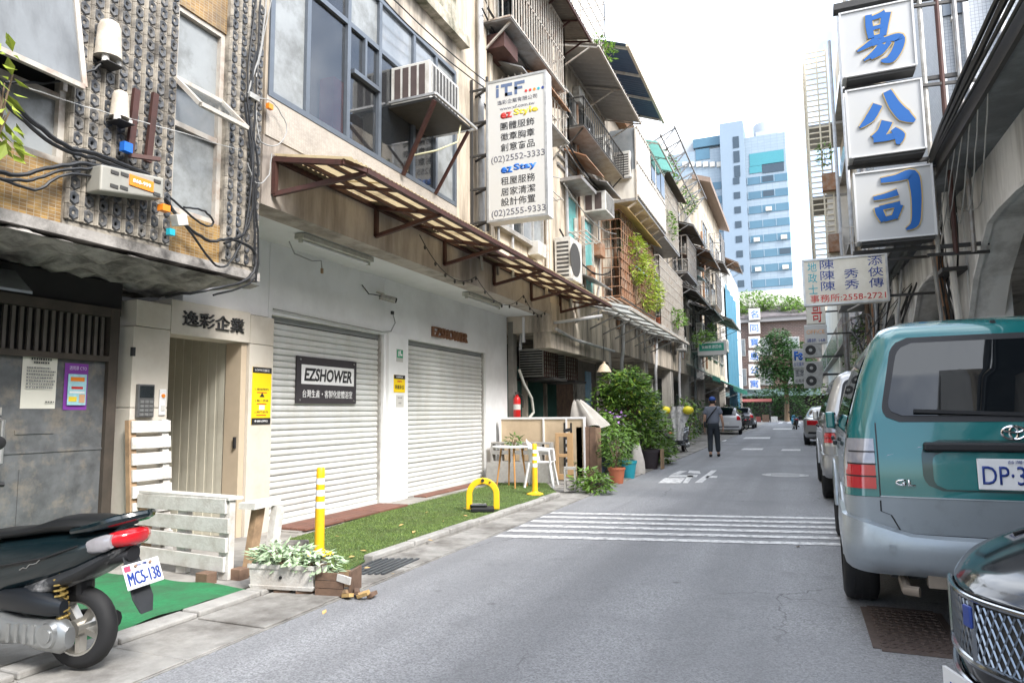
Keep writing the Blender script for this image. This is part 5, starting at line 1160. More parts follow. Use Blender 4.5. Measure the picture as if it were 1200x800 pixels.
RB = thing('grey_tiled_building', 'grey mosaic tiled building with white vertical fins behind the blue character signs', 'building', (5.5, 14, 4.1))
MB().box(2.16, 9.0, 11.0, 19.4, 4.22, 8.4).build('tiled_wall', tile_g, RB)
MB().box(2.12, 2.155, 11.05, 19.35, 4.22, 8.4).build('street_face', tile_g2, RB)
for x in (2.12, 2.44, 2.86, 3.3, 3.74): MB().box(x, x + .06, 10.90, 10.998, 4.22, 8.4).build('fin', white_plastic, RB)
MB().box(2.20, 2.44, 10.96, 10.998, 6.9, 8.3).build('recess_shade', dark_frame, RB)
MB().cyl((2.33, 10.94, 4.2), (2.33, 10.94, 8.3), .03, n=8).build('downpipe', pipe_pvc, RB, smooth=True)
for k in range(4): MB().box(2.29, 2.37, 10.90, 10.998, 4.9 + k * .95, 4.94 + k * .95).build('pipe_clip', alu_dull, RB)
cable(0, 'heavy black cable bundle slung along the right canopy edge', [([(1.62 + random.uniform(-.03, .03), -4, 4.35 + random.uniform(-.08, .08)), (1.62, 2, 4.22 + k * .035), (1.60 - .03 * (k % 3), 6, 4.16 + k * .04), (1.62, 9.3, 4.2 + k * .02), (1.75, 10.6, 4.0 + k * .015), (1.9, 15, 3.9 + .05 * k), (1.9, 19, 4.1)], .018 + .006 * (k % 3)) for k in range(7)])
cable(0, 'thin loose wires hanging in loops under the right canopy', [([(1.7, 7 + k * .35, 4.1), (1.75, 7.6 + k * .5, 3.55 - .1 * (k % 3)), (1.95, 8.8 + k * .5, 3.5 + .1 * k), (2.02, 10.2, 3.9)], .008) for k in range(6)], cable_grey)
cable(0, 'tangle of black wires and leads by the arcade pillar', [([(1.95, 10.0 + random.uniform(-.3, .6), 4.0), (1.9 + random.uniform(-.1, .1), 10.2 + random.uniform(-.3, .6), 3.3), (1.95 + random.uniform(-.1, .1), 10.4 + random.uniform(-.3, .6), 2.4), (2.0, 10.5, 1.0)], random.choice((.008, .012, .016))) for k in range(9)])
t = thing('conduit_stack', 'pale service pipes strapped to the arcade pillar', 'pipe', (2.0, 10.4, 0))
for k, (x, y, r) in enumerate(((1.98, 10.3, .04), (2.0, 10.5, .03), (1.92, 10.75, .05), (1.75, 10.1, .025))): MB().tube([(x, y, .1), (x, y, 2.5), (x - .1, y - .25, 3.6), (x - .1, y - .3, 4.05)], r, 8).build('pipe', (pale_wall, pipe_pvc, rust, grey_steel)[k], t, smooth=True)
MB().box(1.8, 2.08, 10.1, 10.8, 3.05, 3.1).build('strap', dark_steel, t)

# ------------------------------------------------------------------ three big character signs
SK = [0]
def stroke(mb, pts, ws, Y, dep):
    SK[0] += 1; dep = dep + .0009 * (SK[0] % 11)
    P = [wy(p[0], p[1], Y) for p in pts]; k = len(P); L, Rr = [], []
    # resample smoothly
    Q, W = [], []
    for i in range(k - 1):
        p0, p1, p2, p3 = P[max(i - 1, 0)], P[i], P[i + 1], P[min(i + 2, k - 1)]
        for j in range(5):
            s = j / 5; Q.append(.5 * ((2 * p1) + (p2 - p0) * s + (2 * p0 - 5 * p1 + 4 * p2 - p3) * s * s + (3 * p1 - p0 - 3 * p2 + p3) * s ** 3)); W.append(ws[i] + (ws[i + 1] - ws[i]) * s)
    Q.append(P[-1]); W.append(ws[-1]); n = len(Q)
    for i in range(n):
        d = (Q[min(i + 1, n - 1)] - Q[max(i - 1, 0)]); d.y = 0; d.normalize(); nn = Vector((-d.z, 0, d.x)) * W[i] / 2
        L.append(Q[i] + nn); Rr.append(Q[i] - nn)
    for i in range(n - 1):
        mb.hexa([(L[i].x, Y, L[i].z), (Rr[i].x, Y, Rr[i].z), (Rr[i + 1].x, Y, Rr[i + 1].z), (L[i + 1].x, Y, L[i + 1].z),
                 (L[i].x, Y - dep, L[i].z), (Rr[i].x, Y - dep, Rr[i].z), (Rr[i + 1].x, Y - dep, Rr[i + 1].z), (L[i + 1].x, Y - dep, L[i + 1].z)])
Z1 = lambda x, y: (920 + x * .3, y * .3)
U = .3 * 9.2 / 800 / .95
CH = {'top': ([(981, 13), (1069, 2), (989, 89), (1076, 79)], [
        ([Z1(325, 62), Z1(328, 105), Z1(336, 152)], [20, 22, 18]), ([Z1(338, 74), Z1(370, 62), Z1(392, 52)], [14, 18, 24]), ([Z1(394, 50), Z1(388, 95), Z1(382, 140)], [30, 24, 20]),
        ([Z1(340, 113), Z1(380, 103)], [13, 13]), ([Z1(336, 152), Z1(385, 140)], [16, 16]),
        ([Z1(358, 152), Z1(330, 174), Z1(282, 203)], [20, 20, 6]), ([Z1(338, 176), Z1(395, 156), Z1(445, 150), Z1(440, 190), Z1(412, 232), Z1(375, 240)], [14, 18, 30, 30, 28, 8]),
        ([Z1(378, 172), Z1(352, 205), Z1(308, 238)], [18, 18, 6]), ([Z1(408, 165), Z1(375, 206), Z1(335, 232)], [16, 16, 6])]),
      'middle': ([(990, 103), (1080, 95), (995, 183), (1087, 177)], [
        ([Z1(362, 410), Z1(332, 462), Z1(292, 500)], [30, 30, 6]), ([Z1(398, 358), Z1(428, 412), Z1(465, 452), Z1(506, 474)], [24, 34, 40, 10]),
        ([Z1(398, 475), Z1(380, 515), Z1(350, 545)], [34, 30, 30]), ([Z1(345, 548), Z1(395, 540), Z1(440, 528)], [18, 22, 22]), ([Z1(422, 505), Z1(446, 532), Z1(440, 565)], [16, 34, 10])]),
      'bottom': ([(1000, 202), (1092, 193), (1004, 284), (1099, 275)], [
        ([(1032, 212), (1050, 209), (1068, 205), (1073, 222), (1074, 245), (1072, 262), (1062, 269)], [16, 22, 34, 30, 26, 24, 6]), ([(1023.5, 233), (1038, 230), (1052, 225.5)], [12, 18, 22]),
        ([(1029, 243), (1031, 250), (1036, 259)], [22, 24, 20]), ([(1031, 244), (1055, 239)], [14, 18]), ([(1054, 240), (1048, 256)], [22, 20]), ([(1036, 257.5), (1049, 254)], [16, 16])])}
gold = M('gold edge', (.45, .33, .14), .4, .3, var=.1); blue_ch = M('character blue', (.004, .095, .34), .7, var=.06, scale=3)
YS = 9.0
for key, ch, lab in (('top', '易', 'topmost of three big white signs with blue brush characters'), ('middle', '公', 'middle of three big white signs with blue brush characters'), ('bottom', '司', 'lowest of three big white signs with blue brush characters')):
    cs, strokes = CH[key]; C4 = [wy(*c, YS) for c in cs]
    x0, x1 = (C4[0].x + C4[2].x) / 2, (C4[1].x + C4[3].x) / 2; zt, zb = (C4[0].z + C4[1].z) / 2, (C4[2].z + C4[3].z) / 2
    t = thing('character_sign', lab, 'sign', ((x0 + x1) / 2, YS + .12, zb), 'big white character signs')
    MB().box(x0, x1, YS + .004, YS + .26, zb, zt).build('cabinet', sign_grey, t, bevel=.01)
    fr = MB(); w = .018
    for a in ((x0, x0 + w, zb, zt), (x1 - w, x1, zb, zt), (x0 + w, x1 - w, zb, zb + w), (x0 + w, x1 - w, zt - w, zt)): fr.box(a[0] - .002, a[1] + .002, YS - .014, YS + .01, a[2], a[3])
    fr.build('trim', M('pale trim', (.60, .60, .60), .4, var=.05), t)
    MB().box(x0 + .05, x1 - .02, YS + .02, YS + .24, zb - .035, zb - .002).build('base_tray', dark_steel, t)
    for p, ws in strokes: mb = MB(); stroke(mb, p, [(w + 7) * U for w in ws], YS + .004, .012); mb.build('gold_outline', gold, t)
    
    for p, ws in strokes: mb = MB(); stroke(mb, p, [w * U for w in ws], YS - .008, .008); mb.build('brush_stroke', blue_ch, t)
t = thing('pipe_scaffold', 'pipe frame fixing the three big signs to the building', 'bracket', (1.7, 9.2, 3))
for x, m in ((1.62, alu_dull), (1.80, rust_brown), (1.98, grey_steel)): MB().cyl((x, 9.25, 3.1), (x, 9.25, 7.4), .028, n=8).build('upright', m, t, smooth=True)
for z in (3.2, 4.28, 5.28, 6.3): MB().bar((.72, 9.2, z), (2.14, 9.3, z), .045).bar((1.5, 9.2, z - .1), (2.14, 9.3, z - .1), .035).build('arm', dark_steel, t)
MB().box(.66, 1.6, 9.04, 9.2, 6.28, 6.36).build('top_plate', dark_steel, t)
# ------------------------------------------------------------------ land office sign
YL = 12.6
q = [wy(*c, YL) for c in ((938, 306), (1040, 295), (944, 360), (1042, 351))]
x0, x1, zt, zb = (q[0].x + q[2].x) / 2, (q[1].x + q[3].x) / 2, (q[0].z + q[1].z) / 2, (q[2].z + q[3].z) / 2
t = thing('land_office_sign', 'wide cream sign with blue names and red phone number', 'sign', ((x0 + x1) / 2, YL, zb))
MB().box(x0, x1, YL + .004, YL + .2, zb, zt).build('cabinet', M('cream sign', (.70, .67, .58), .4, var=.05, dirt=(.45, .4, .3), damt=.4, dscale=2), t, bevel=.01)
fr = MB(); w = .03
for a in ((x0, x0 + w, zb, zt), (x1 - w, x1, zb, zt), (x0 + w, x1 - w, zb, zb + w), (x0 + w, x1 - w, zt - w, zt)): fr.box(a[0] - .002, a[1] + .002, YL - .012, YL + .01, a[2], a[3])
fr.build('trim', alu, t)
W_, H_ = x1 - x0, zt - zb
def lt(s, u, v, w, h, m, b=.03): text(s, (x0 + u * W_, YL + .004, zt - v * H_), w * W_, h * H_, m, t, VX, VZ, 0, .004)
for k, c in enumerate('地政士'): lt(c, .12, .17 + k * .24, .11, .20, ink_teal)
for k, row in enumerate((('陳', '', '添'), ('陳', '秀', '俠'), ('陳', '秀', '傳'))):
    for j, c in enumerate(row):
        if c: lt(c, (.30, .58, .86)[j], .14 + k * .23, .17, .20, ink_navy, .03)
lt('事務所:2558-2721', .52, .86, .88, .16, ink_red, .02)
MB().bar((x1, YL + .1, zt - .1), (2.14, YL + .1, zt - .1), .04).bar((x1, YL + .1, zb + .1), (2.14, YL + .1, zb + .1), .04).build('arm', dark_steel, t)
# ------------------------------------------------------------------ farther right houses
def rshell(y0, y1, top, wall, name, label):
    t = thing(name, label, 'building', (5, (y0 + y1) / 2, 0))
    MB().box(2.3, 9, y0 + .01, y1 - .01, 3.5, top).build('upper_wall', wall, t); MB().box(3.6, 9, y0 + .01, y1 - .01, 0, 3.5).build('recessed_wall', grey_wall, t)
    MB().box(2.28, 2.9, y0 + .01, y0 + .45, 0, 3.5).build('pillar', wall, t); MB().box(2.29, 2.8, y0 + .45, y1 - .01, 2.9, 3.5).build('beam', wall, t)
    for z in range(4, int(top) - 1, 3):
        f = MB().box(2.24, 2.32, y0 + .9, y1 - .6, z + .4, z + 2.0).build('window', alu_dull, t); n = 4
        for k in range(n): MB().box(2.225, 2.24, y0 + .95 + (y1 - y0 - 1.6) * k / n, y0 + .88 + (y1 - y0 - 1.6) * (k + 1) / n, z + .48, z + 1.92).build('pane', glass_mid, f)
        MB().box(2.0, 2.31, y0 + .7, y1 - .4, z + .2, z + .3).build('sill', concrete, t)
    return t
R3 = rshell(19.45, 25, 9, pale_wall, 'right_house', 'pale narrow house after the arcade on the right'); R4 = rshell(25.05, 33, 16.5, cream_wall, 'right_cage_house', 'cream house with tall white balcony cages on the right')
R5 = rshell(33.05, 42, 9, grey_wall, 'right_grey_house', 'grey house past the tall white cages on the right'); R6 = rshell(42.05, 58, 8.5, pale_wall, 'right_end_house', 'pale building near the far end of the right row')
R7 = rshell(58.05, 78, 9.5, beige_wall, 'right_last_house', 'low beige building last on the right row')
cg = MB()
for k in range(40): cg.bar((.95, 29.6, 7.0 + k * .23), (1.75, 29.6, 7.0 + k * .23), .05); cg.bar((.95, 29.6, 7.0 + k * .23), (.95, 32.4, 7.0 + k * .23), .04)
for x, y in ((.95, 29.6), (1.4, 29.6), (1.75, 29.6), (.95, 31), (.95, 32.4)): cg.bar((x, y, 6.8), (x, y, 16.2), .06)
cg.build('tall_cage', M('cream cage', (.60, .53, .40), .6, var=.1, scale=3), R4)
for z in (6.9, 9.9, 12.9): MB().box(.95, 2.3, 29.6, 32.4, z - .12, z - .02).build('balcony_floor', concrete, R4)
MB().box(1.5, 2.29, 29.62, 32.4, 7.0, 10.6).build('balcony_panel', cream_panel, R4)
MB().box(1.35, 1.9, 29.3, 29.58, 10.0, 10.7).build('rusty_box', rust, R4); MB().box(1.45, 1.95, 29.3, 29.6, 7.5, 8.2).build('rusty_unit', rust, R4)
for k, x in enumerate((1.75, 1.95, 2.1)): MB().cyl((x, 27 - k * 2, 3), (x, 27 - k * 2, 15), .06, n=8).build('downpipe', pipe_pvc, R4, smooth=True)
foliage('balcony_plant', 'small green plant high on the tall white cage', 'plant', [((1.45, 29.3, 11.5), (.25, .3, .55), 90)], leaf_b, .18)
cage(R3, 1.35, 2.25, 20.2, 24, 4.4, 6.2, white_steel, .2, .4, .014); 
for p in R3.children:
    pass
def far_sign(name, label, px, Y, m, deco):
    a, b = wy(px[0], px[1], Y), wy(px[2], px[3], Y); t = thing(name, label, 'sign', ((a.x + b.x) / 2, Y, b.z))
    MB().box(a.x, b.x, Y + .004, Y + .22, b.z, a.z).build('cabinet', m, t, bevel=.02); W, H = b.x - a.x, a.z - b.z
    for (s, u, v, w, h, im, bd) in deco: text(s, (a.x + u * W, Y + .004, a.z - v * H), w * W, h * H, im, t, VX, VZ, bd, .006)
    MB().bar((b.x, Y + .1, (a.z + b.z) / 2), (2.3, Y + .1, (a.z + b.z) / 2), .05).build('arm', dark_steel, t)
    return t
far_sign('red_character_sign', 'cream sign with one red character under the land office sign', (944, 352, 968, 379), 24.5, MATS['cream sign'], [('哥', .55, .55, .55, .75, ink_red, .04)])
far_sign('orange_word_sign', 'white sign with orange word and blue foot text', (942, 381, 970, 402), 24.0, sign_white, [('OFFICE', .5, .38, .8, .22, M('pale orange', (.75, .40, .18), .5, var=0), .01), ('通訊 168', .5, .82, .8, .2, ink_navy, .02)])
far_sign('letter_f_sign', 'blue and white sign with a large letter F', (928, 409, 944, 430), 40.0, sign_white, [('Fє', .5, .38, .7, .5, ink_blue, .05), ('台北富邦', .5, .82, .85, .22, ink_navy, .03)])
far_sign('grid_sign', 'black and white grid sign below the letter F sign', (930, 431, 945, 449), 40.2, sign_white, [('圖案', .5, .35, .7, .45, ink_grey, .03), ('出租車', .5, .82, .8, .22, ink_black, .03)])
for k, (px, py, Y) in enumerate(((953, 446, 36), (953, 431, 36), (952, 410, 36))):
    p = wy(px, py, Y); t = thing('air_conditioner', ('lowest', 'middle', 'topmost')[k] + ' of three outdoor units stacked on the right wall beside the letter sign', 'air conditioner', (p.x, Y, p.z - .35), 'stacked units on the right wall')
    MB().box(p.x - .42, p.x + .42, Y, Y + .35, p.z - .35, p.z + .32).build('casing', ac_white, t, bevel=.02); MB().cyl((p.x - .08, Y + .005, p.z), (p.x - .08, Y - .01, p.z), .24, n=18).build('fan_grille', ac_dark, t); MB().cyl((p.x - .08, Y - .008, p.z), (p.x - .08, Y - .02, p.z), .08, n=12).build('hub', ac_white, t)
    MB().bar((p.x + .4, Y + .2, p.z - .3), (2.3, Y + .2, p.z - .3), .05).build('bracket', dark_steel, t)
# service poles and clutter along the right wall
for k, (x, y, h, r, m, lab) in enumerate(((1.75, 17.5, 4.6, .05, pipe_pvc, 'grey service pole beside the land office sign'), (1.9, 21, 4.4, .07, M('brown post', (.2, .14, .1), .8, var=.2), 'brown post among wires on the right side'), (1.6, 25.5, 5.2, .09, grey_steel, 'thick grey pole under the orange word sign'), (1.95, 15.6, 4.0, .06, pale_wall, 'pale pipe post just past the arcade'), (1.85, 19.0, 4.0, .05, rust, 'rusty post in the wire tangle on the right'))):
    t = thing('service_pole', lab, 'pole', (x, y, 0)); MB().cyl((x, y, 0), (x, y, h), r, r * .85, n=10).build('shaft', m, t, smooth=True); MB().cyl((x, y, h), (x, y, h + .06), r * 1.1, n=10).build('cap', dark_steel, t); MB().obox((x, y - r - .06, 2.2), (.2, .12, .3)).build('meter_box', (alu_dull, ac_white)[k % 2], t, bevel=.01)
cable(0, 'messy loops of wire between the posts on the right', [([(1.6 + random.uniform(0, .5), 14 + random.uniform(0, 3), 3.6 + random.uniform(-.4, .4)), (1.6 + random.uniform(0, .4), 16 + random.uniform(0, 3), 2.8 + random.uniform(-.6, .6)), (1.6 + random.uniform(0, .5), 19 + random.uniform(0, 3), 3.3 + random.uniform(-.5, .5)), (1.7, 24, 3.6 + random.uniform(-.4, .6))], random.choice((.012, .018, .03))) for k in range(14)])
cable(0, 'pale conduits bending down the right wall', [([(2.0, 15 + k * 1.3, 4.0), (1.9 - .1 * (k % 2), 15.3 + k * 1.3, 3.0), (1.8, 15.8 + k * 1.3, 2.4), (1.95, 16 + k * 1.3, .5)], .035) for k in range(6)], pipe_pvc)
t = thing('sheet_barrier', 'pale leaning sheets stacked along the right wall behind the van', 'panel', (1.9, 17, 0))
for k in range(5): MB().obox((1.95, 14.4 + k * 1.6, 1.3 + .2 * (k % 3)), (.04, 1.2, 2.4), (0, R(-5), R(3 * (k % 3)))).build('panel', (pale_wall, alu_dull, white_plastic)[k % 3], t)
foliage('wall_shrub', 'yellow green shrub growing behind the silver sedan', 'shrub', [((1.2, 31.0, 1.6), (.75, 1.1, .85), 520)], leaf_b, .16)
foliage('wall_creeper', 'dark green creeper on the right wall behind the poles', 'vine', [((1.9, 22.5, 3.2), (.25, 1.2, .9), 260), ((1.9, 27.5, 2.6), (.3, 1.0, .8), 220)], leaf_a, .16)

RK = thing('balcony_block', 'cream balcony block reflected in the rear window of the green van', 'building', (5.5, -22, 0))
MB().box(2.6, 9, -34, -8.6, 0, 13.5).build('wall', cream_wall, RK)
for z in (3.2, 6.2, 9.2, 12.2): MB().box(1.5, 2.7, -34, -8.6, z, z + .18).box(1.5, 1.6, -34, -8.6, z + .18, z + .95).build('balcony', pale_wall, RK); MB().box(2.55, 2.61, -33, -9.4, z + .3, z + 2.2).build('glazing', glass_dark, RK)
for k in range(6): MB().box(1.5, 2.65, -33.9 + k * 5, -33.5 + k * 5, 0, 13.4).build('pier', pale_wall, RK)
# ================================================================== STREET END
E_ = thing('end_building', 'brown brick building closing the street with planted roof terrace', 'building', (0, 96, 0))
brick_e = tile_material('brown brick', (.13, .075, .06), (.10, .06, .05), (.25, .2, .17), .4, .2, axis='XZ', damt=.4, off=.5)
MB().box(-16, 14, 92, 104, 0, 13.0).build('wall', brick_e, E_); MB().box(-16.3, 14.3, 91.0, 92.2, 12.4, 12.9).build('eave', M('eave grey', (.25, .24, .24), .7, var=.1), E_); MB().slab([(-16.3, 90.8, 12.9), (14.3, 90.8, 12.9), (14.3, 94.5, 14.6), (-16.3, 94.5, 14.6)], (0, 0, .2)).build('roof', M('dark roof tiles', (.13, .115, .12), .7, var=.3, scale=2), E_)
MB().box(-10, 10, 95, 102, 13.0, 17.0).build('roof_room', pale_wall, E_)
for k in range(7):
    for z in (4.4, 8.2):
        f = MB().box(-11 + k * 3.2, -9 + k * 3.2, 91.9, 92.05, z, z + 2.2).build('window', alu_dull, E_); MB().box(-10.9 + k * 3.2, -10.05 + k * 3.2, 91.86, 91.9, z + .1, z + 2.1).build('pane', glass_pale, f); MB().box(-9.95 + k * 3.2, -9.1 + k * 3.2, 91.86, 91.9, z + .1, z + 2.1).build('pane', glass_mid, f)
MB().box(-14, 12, 91.95, 92.05, 0, 3.0).build('shop_void', dark_void, E_); MB().slab([(-14, 92, 3.9), (12, 92, 3.9), (12, 89.6, 3.0), (-14, 89.6, 3.0)], (0, 0, .08)).build('shop_canopy', M('dark green canopy', (.06, .10, .10), .7, var=.3), E_)
for k in range(6): 
    a = wy(884, 368 + k * 16.3, 90.5); t = thing('plate_sign', ('topmost', 'second', 'third', 'fourth', 'fifth', 'lowest')[k] + ' of six small white plates stacked on the end building', 'sign', (a.x, 90.5, a.z - .65), 'white plates on the end building')
    MB().box(a.x - .68, a.x + .68, 90.5, 90.8, a.z - .72, a.z + .72).build('plate', sign_white, t, bevel=.03); text('名同寶島公寓'[k], (a.x, 90.5, a.z), .95, .95, ink_blue, t, VX, VZ, .03, .02); MB().box(a.x - .1, a.x + .1, 90.8, 92.0, a.z - .1, a.z + .1).build('arm', dark_steel, t)
foliage('roof_garden', 'bushy green roof garden on the end building', 'shrub', [((-5.5, 93, 15.3), (3.2, 1.5, 1.6), 900), ((-1.5, 93, 14.9), (2.4, 1.5, 1.1), 520), ((.2, 92, 14.2), (1.4, 1, 1.2), 300), ((-6.4, 92, 14.0), (.8, .8, 1.2), 200)], leaf_b, .5)
def tree(label, x, y, blobs, trunk, m, size, limbs):
    t = thing('street_tree', label, 'tree', (x, y, 0)); mb = MB()
    for c, r, n in blobs: leaves(mb, c, r, n, size, .2, .6)
    mb.build('crown', m, t)
    tr = MB().tube([(x, y, 0), (x + .1, y, trunk * .5), (x, y, trunk)], [.3, .24, .18], 10)
    for e in limbs: tr.tube([(x, y, trunk * .75), ((x + e[0]) / 2, y, (trunk + e[2]) / 2), e], [.15, .1, .04], 6)
    tr.build('trunk', stem_m, t, smooth=True)
tree('dense green street tree before the end building', -1.2, 84, [((-2.4, 84, 7.6), (2.0, 1.6, 2.4), 1300), ((-.2, 84.4, 7.2), (1.8, 1.5, 2.2), 1100), ((.9, 84, 6.2), (1.4, 1.4, 1.8), 700), ((-1.6, 83.6, 9.4), (1.3, 1.2, 1.2), 700), ((-1.0, 83.5, 6.6), (2.6, 1.6, 2.2), 1500), ((-.6, 83.2, 4.6), (2.6, 1.4, 1.3), 900), ((-1.2, 82.8, 3.2), (2.2, 1.2, 1.1), 600), ((1.4, 83.5, 4.6), (1.4, 1.2, 1.6), 600), ((-3.2, 84, 5.8), (1.2, 1.2, 1.2), 420)], 5.0, leaf_c, .42, [(-2.6, 84, 7.6), (.4, 84, 7.4), (-1.4, 84, 9)])
foliage('street_shrub', 'dark shrubs at the foot of the end building', 'shrub', [((-3.6, 86, 2.0), (2.0, 1, 1.7), 700), ((-1, 86, 1.6), (1.8, 1, 1.5), 700), ((1.6, 86, .9), (1.3, .9, .8), 220)], leaf_c, .4)
t = thing('market_stall', 'red and white stall goods at the far end of the street', 'stall', (-4.5, 80, 0))
for k in range(5): MB().box(-6.2 + k * .85, -5.5 + k * .85, 80, 80.6, .0, .6 + .2 * (k % 2)).build('crate', (wood_dark, pallet_white, M('brick red', (.20, .05, .04), .7))[k % 3], t)
MB().bar((-6.2, 80, 0), (-6.2, 80, 2.2), .08).bar((-2.8, 80, 0), (-2.8, 80, 2.2), .08).build('post', dark_steel, t); MB().slab([(-6.4, 79.6, 2.2), (-2.6, 79.6, 2.2), (-2.6, 81, 2.5), (-6.4, 81, 2.5)], (0, 0, .06)).build('top', MATS['brick red'], t)

# ------------------------------------------------------------------ blue office tower
T = thing('office_tower', 'pale blue office tower with striped window bands behind the street', 'building', (-8, 150, 0))
tw_a = tile_material('tower pale blue cladding', (.235, .295, .35), (.21, .27, .325), (.18, .23, .28), 1.2, .6, axis='XZ', damt=.15, dirt=(.35, .42, .48)); tw_b = M('tower grey blue cladding', (.19, .25, .315), .6, var=.06, scale=.3); tw_g = M('tower blue glass', (.06, .135, .19), .15, var=.25, scale=.12, spec=.8); tw_d = M('tower dark window', (.04, .06, .08), .2, var=.1); tw_w = M('tower grey top', (.36, .39, .42), .7, var=.1, scale=.4)
p = lambda x, y: wy(x, y, 140)
cl, cr, rr, ll = p(848, 250).x, p(876, 250).x, p(925, 250).x, p(778, 250).x
ct, rt, lt_ = p(861, 146).z, p(897, 158).z, p(820, 160).z
MB().box(cl, cr, 138.5, 160, 0, ct).build('core', tw_b, T); MB().box(cr, rr, 140, 160, 0, rt).build('right_wing', tw_a, T); MB().box(ll, cl, 140, 160, 0, lt_ - 3).build('left_wing', tw_a, T); MB().box(p(800, 250).x, cl, 141, 158, lt_ - 3, lt_).build('left_top', tw_w, T)
MB().box(p(885, 160).x, p(912, 160).x, 143, 158, rt, rt + 2.0).build('roof_house', tw_w, T); MB().cyl((p(897, 160).x, 148, rt + 2), (p(897, 160).x, 148, rt + 5), 2.6, n=20).build('roof_tank', tw_w, T, smooth=True)
zb0 = p(897, 206).z; pitch = 2.95
for k in range(16):
    z = zb0 - k * pitch
    if z < 4: break
    zz_ = z
    for (xa, xb, nm) in ((cr + .2, rr, 'r'), (ll, cl - .2, 'l')):
        b_ = MB().box(xa, xb, 139.9, 140.0, z - 1.5, z).build('window_band', tw_g, T); nw = max(2, int((xb - xa) / 2.1))
        for j in range(nw):
            MB().box(xa + (xb - xa) * j / nw, xa + (xb - xa) * j / nw + .10, 139.85, 139.9, z - 1.35, z).build('mullion', tw_a, b_)
            if random.random() < .22: MB().box(xa + (xb - xa) * (j + .3) / nw, xa + (xb - xa) * (j + .75) / nw, 139.5, 139.9, z - 1.3, z - .5).build('ac_unit', ac_white, b_)
            elif random.random() < .2: MB().box(xa + (xb - xa) * (j + .15) / nw, xa + (xb - xa) * (j + .95) / nw, 139.86, 139.9, z - 1.25, z - .1).build('open_window', tw_d, b_)
    cx = cl + (cr - cl) * .62
    MB().box(cx - .6, cx + .6, 138.4, 138.5, z - 1.4, z - .1).build('window', tw_d, T)
for k in range(3): z = p(870, 168 + k * 17).z; MB().box(cl + (cr - cl) * .55, cl + (cr - cl) * .80, 138.4, 138.5, z - 1.3, z + 1.0).build('window', tw_d, T)
for (a, b, c, d, m) in ((878, 181, 919, 190, M('turquoise strip', (.05, .22, .26), .3, var=.1)), (878, 196, 893, 202, MATS['turquoise strip']), (893, 193, 919, 200, tw_d), (815, 176, 832, 186, tw_g), (812, 164, 845, 169, tw_g)):
    q0, q1 = p(a, b), p(c, d); MB().box(q0.x, q1.x, 139.88, 139.97 if b > 172 else 141, q1.z, q0.z).build('strip_window', m, T)
for k in range(6): q0 = p(800 + k * 8, 193); MB().box(q0.x, q0.x + 1.0, 139.6, 140, q0.z - .6, q0.z + .4).build('ac_unit', ac_white, T)
# ================================================================== VEHICLES
from mathutils.bvhtree import BVHTree
def bake(o):
    """replace an object's mesh with its evaluated (modifier-applied) mesh"""
    dg = bpy.context.evaluated_depsgraph_get(); dg.update()
    me = bpy.data.meshes.new_from_object(o.evaluated_get(dg)); o.modifiers.clear(); o.data = me
    return o
def bvh_of(o):
    off = ORIG[o.name]
    return BVHTree.FromPolygons([tuple(v.co + off) for v in o.data.vertices], [tuple(p.vertices) for p in o.data.polygons])
def decal(bvh, fn, direction, nu, nv, off, name, m, parent, thick=None):
    """grid laid on a body: fn(a, b) gives a start point outside, cast along direction"""
    d = Vector(direction).normalized(); pts = {}
    for j in range(nv + 1):
        for i in range(nu + 1):
            o = Vector(fn(i / nu, j / nv)); h = bvh.ray_cast(o, d)
            pts[i, j] = (h[0] - d * off) if h[0] is not None else None
    mb = MB(); idx = {}; vs = []
    for k, p in pts.items():
        if p is not None: idx[k] = len(vs); vs.append(p)
    fs = [(idx[i, j], idx[i + 1, j], idx[i + 1, j + 1], idx[i, j + 1]) for j in range(nv) for i in range(nu) if all(q in idx for q in ((i, j), (i + 1, j), (i + 1, j + 1), (i, j + 1)))]
    if not fs: return None
    mb._add(vs, fs); return mb.build(name, m, parent, smooth=60)
def rrect(x0, x1, z0, z1, r, y, tp=0.0):
    """rounded-rectangle scan: rows from z0 to z1 whose ends follow the corner radius"""
    def fn(a, b):
        z = z0 + b * (z1 - z0); e = min(z - z0, z1 - z); ins = 0
        if e < r: ins = r - math.sqrt(max(0, r * r - (r - e) ** 2))
        return ((x0 + ins + a * (x1 - x0 - 2 * ins)) * (1 - tp * b), y, z)
    return fn
def wheel(parent, x, y, r, w, rimm, hub=5):
    s = 1 if x > 0 else -1
    t = MB(); prof = [(r * .62, -w / 2), (r * .86, -w / 2), (r * .97, -w / 2 * .86), (r, -w / 2 * .6), (r, w / 2 * .6), (r * .97, w / 2 * .86), (r * .86, w / 2), (r * .62, w / 2)]
    t.xf = Matrix.Translation((x, y, r)) @ Matrix.Rotation(R(90), 4, 'Y'); t.lathe(prof, (0, 0, 0), 28, cap=False)
    o = t.build('wheel', tyre_m, parent, smooth=50)
    g = MB(); g.xf = t.xf
    for k in range(3): g.lathe([(r * 1.001, -w * .2 + k * w * .2 - .006), (r * 1.004, -w * .2 + k * w * .2 - .006), (r * 1.004, -w * .2 + k * w * .2 + .006), (r * 1.001, -w * .2 + k * w * .2 + .006)], (0, 0, 0), 28, cap=False)
    g.build('tread_groove', black_m, o)
    rm = MB(); rm.xf = t.xf
    rm.lathe([(r * .63, s * w * .40), (r * .60, s * w * .42), (r * .54, s * w * .20), (r * .2, s * w * .30), (r * .02, s * w * .36)], (0, 0, 0), 24, cap=False)
    rm.build('rim', rimm, o, smooth=50)
    return o
rim_m = M('rim metal', (.42, .42, .43), .35, .8, var=.1)
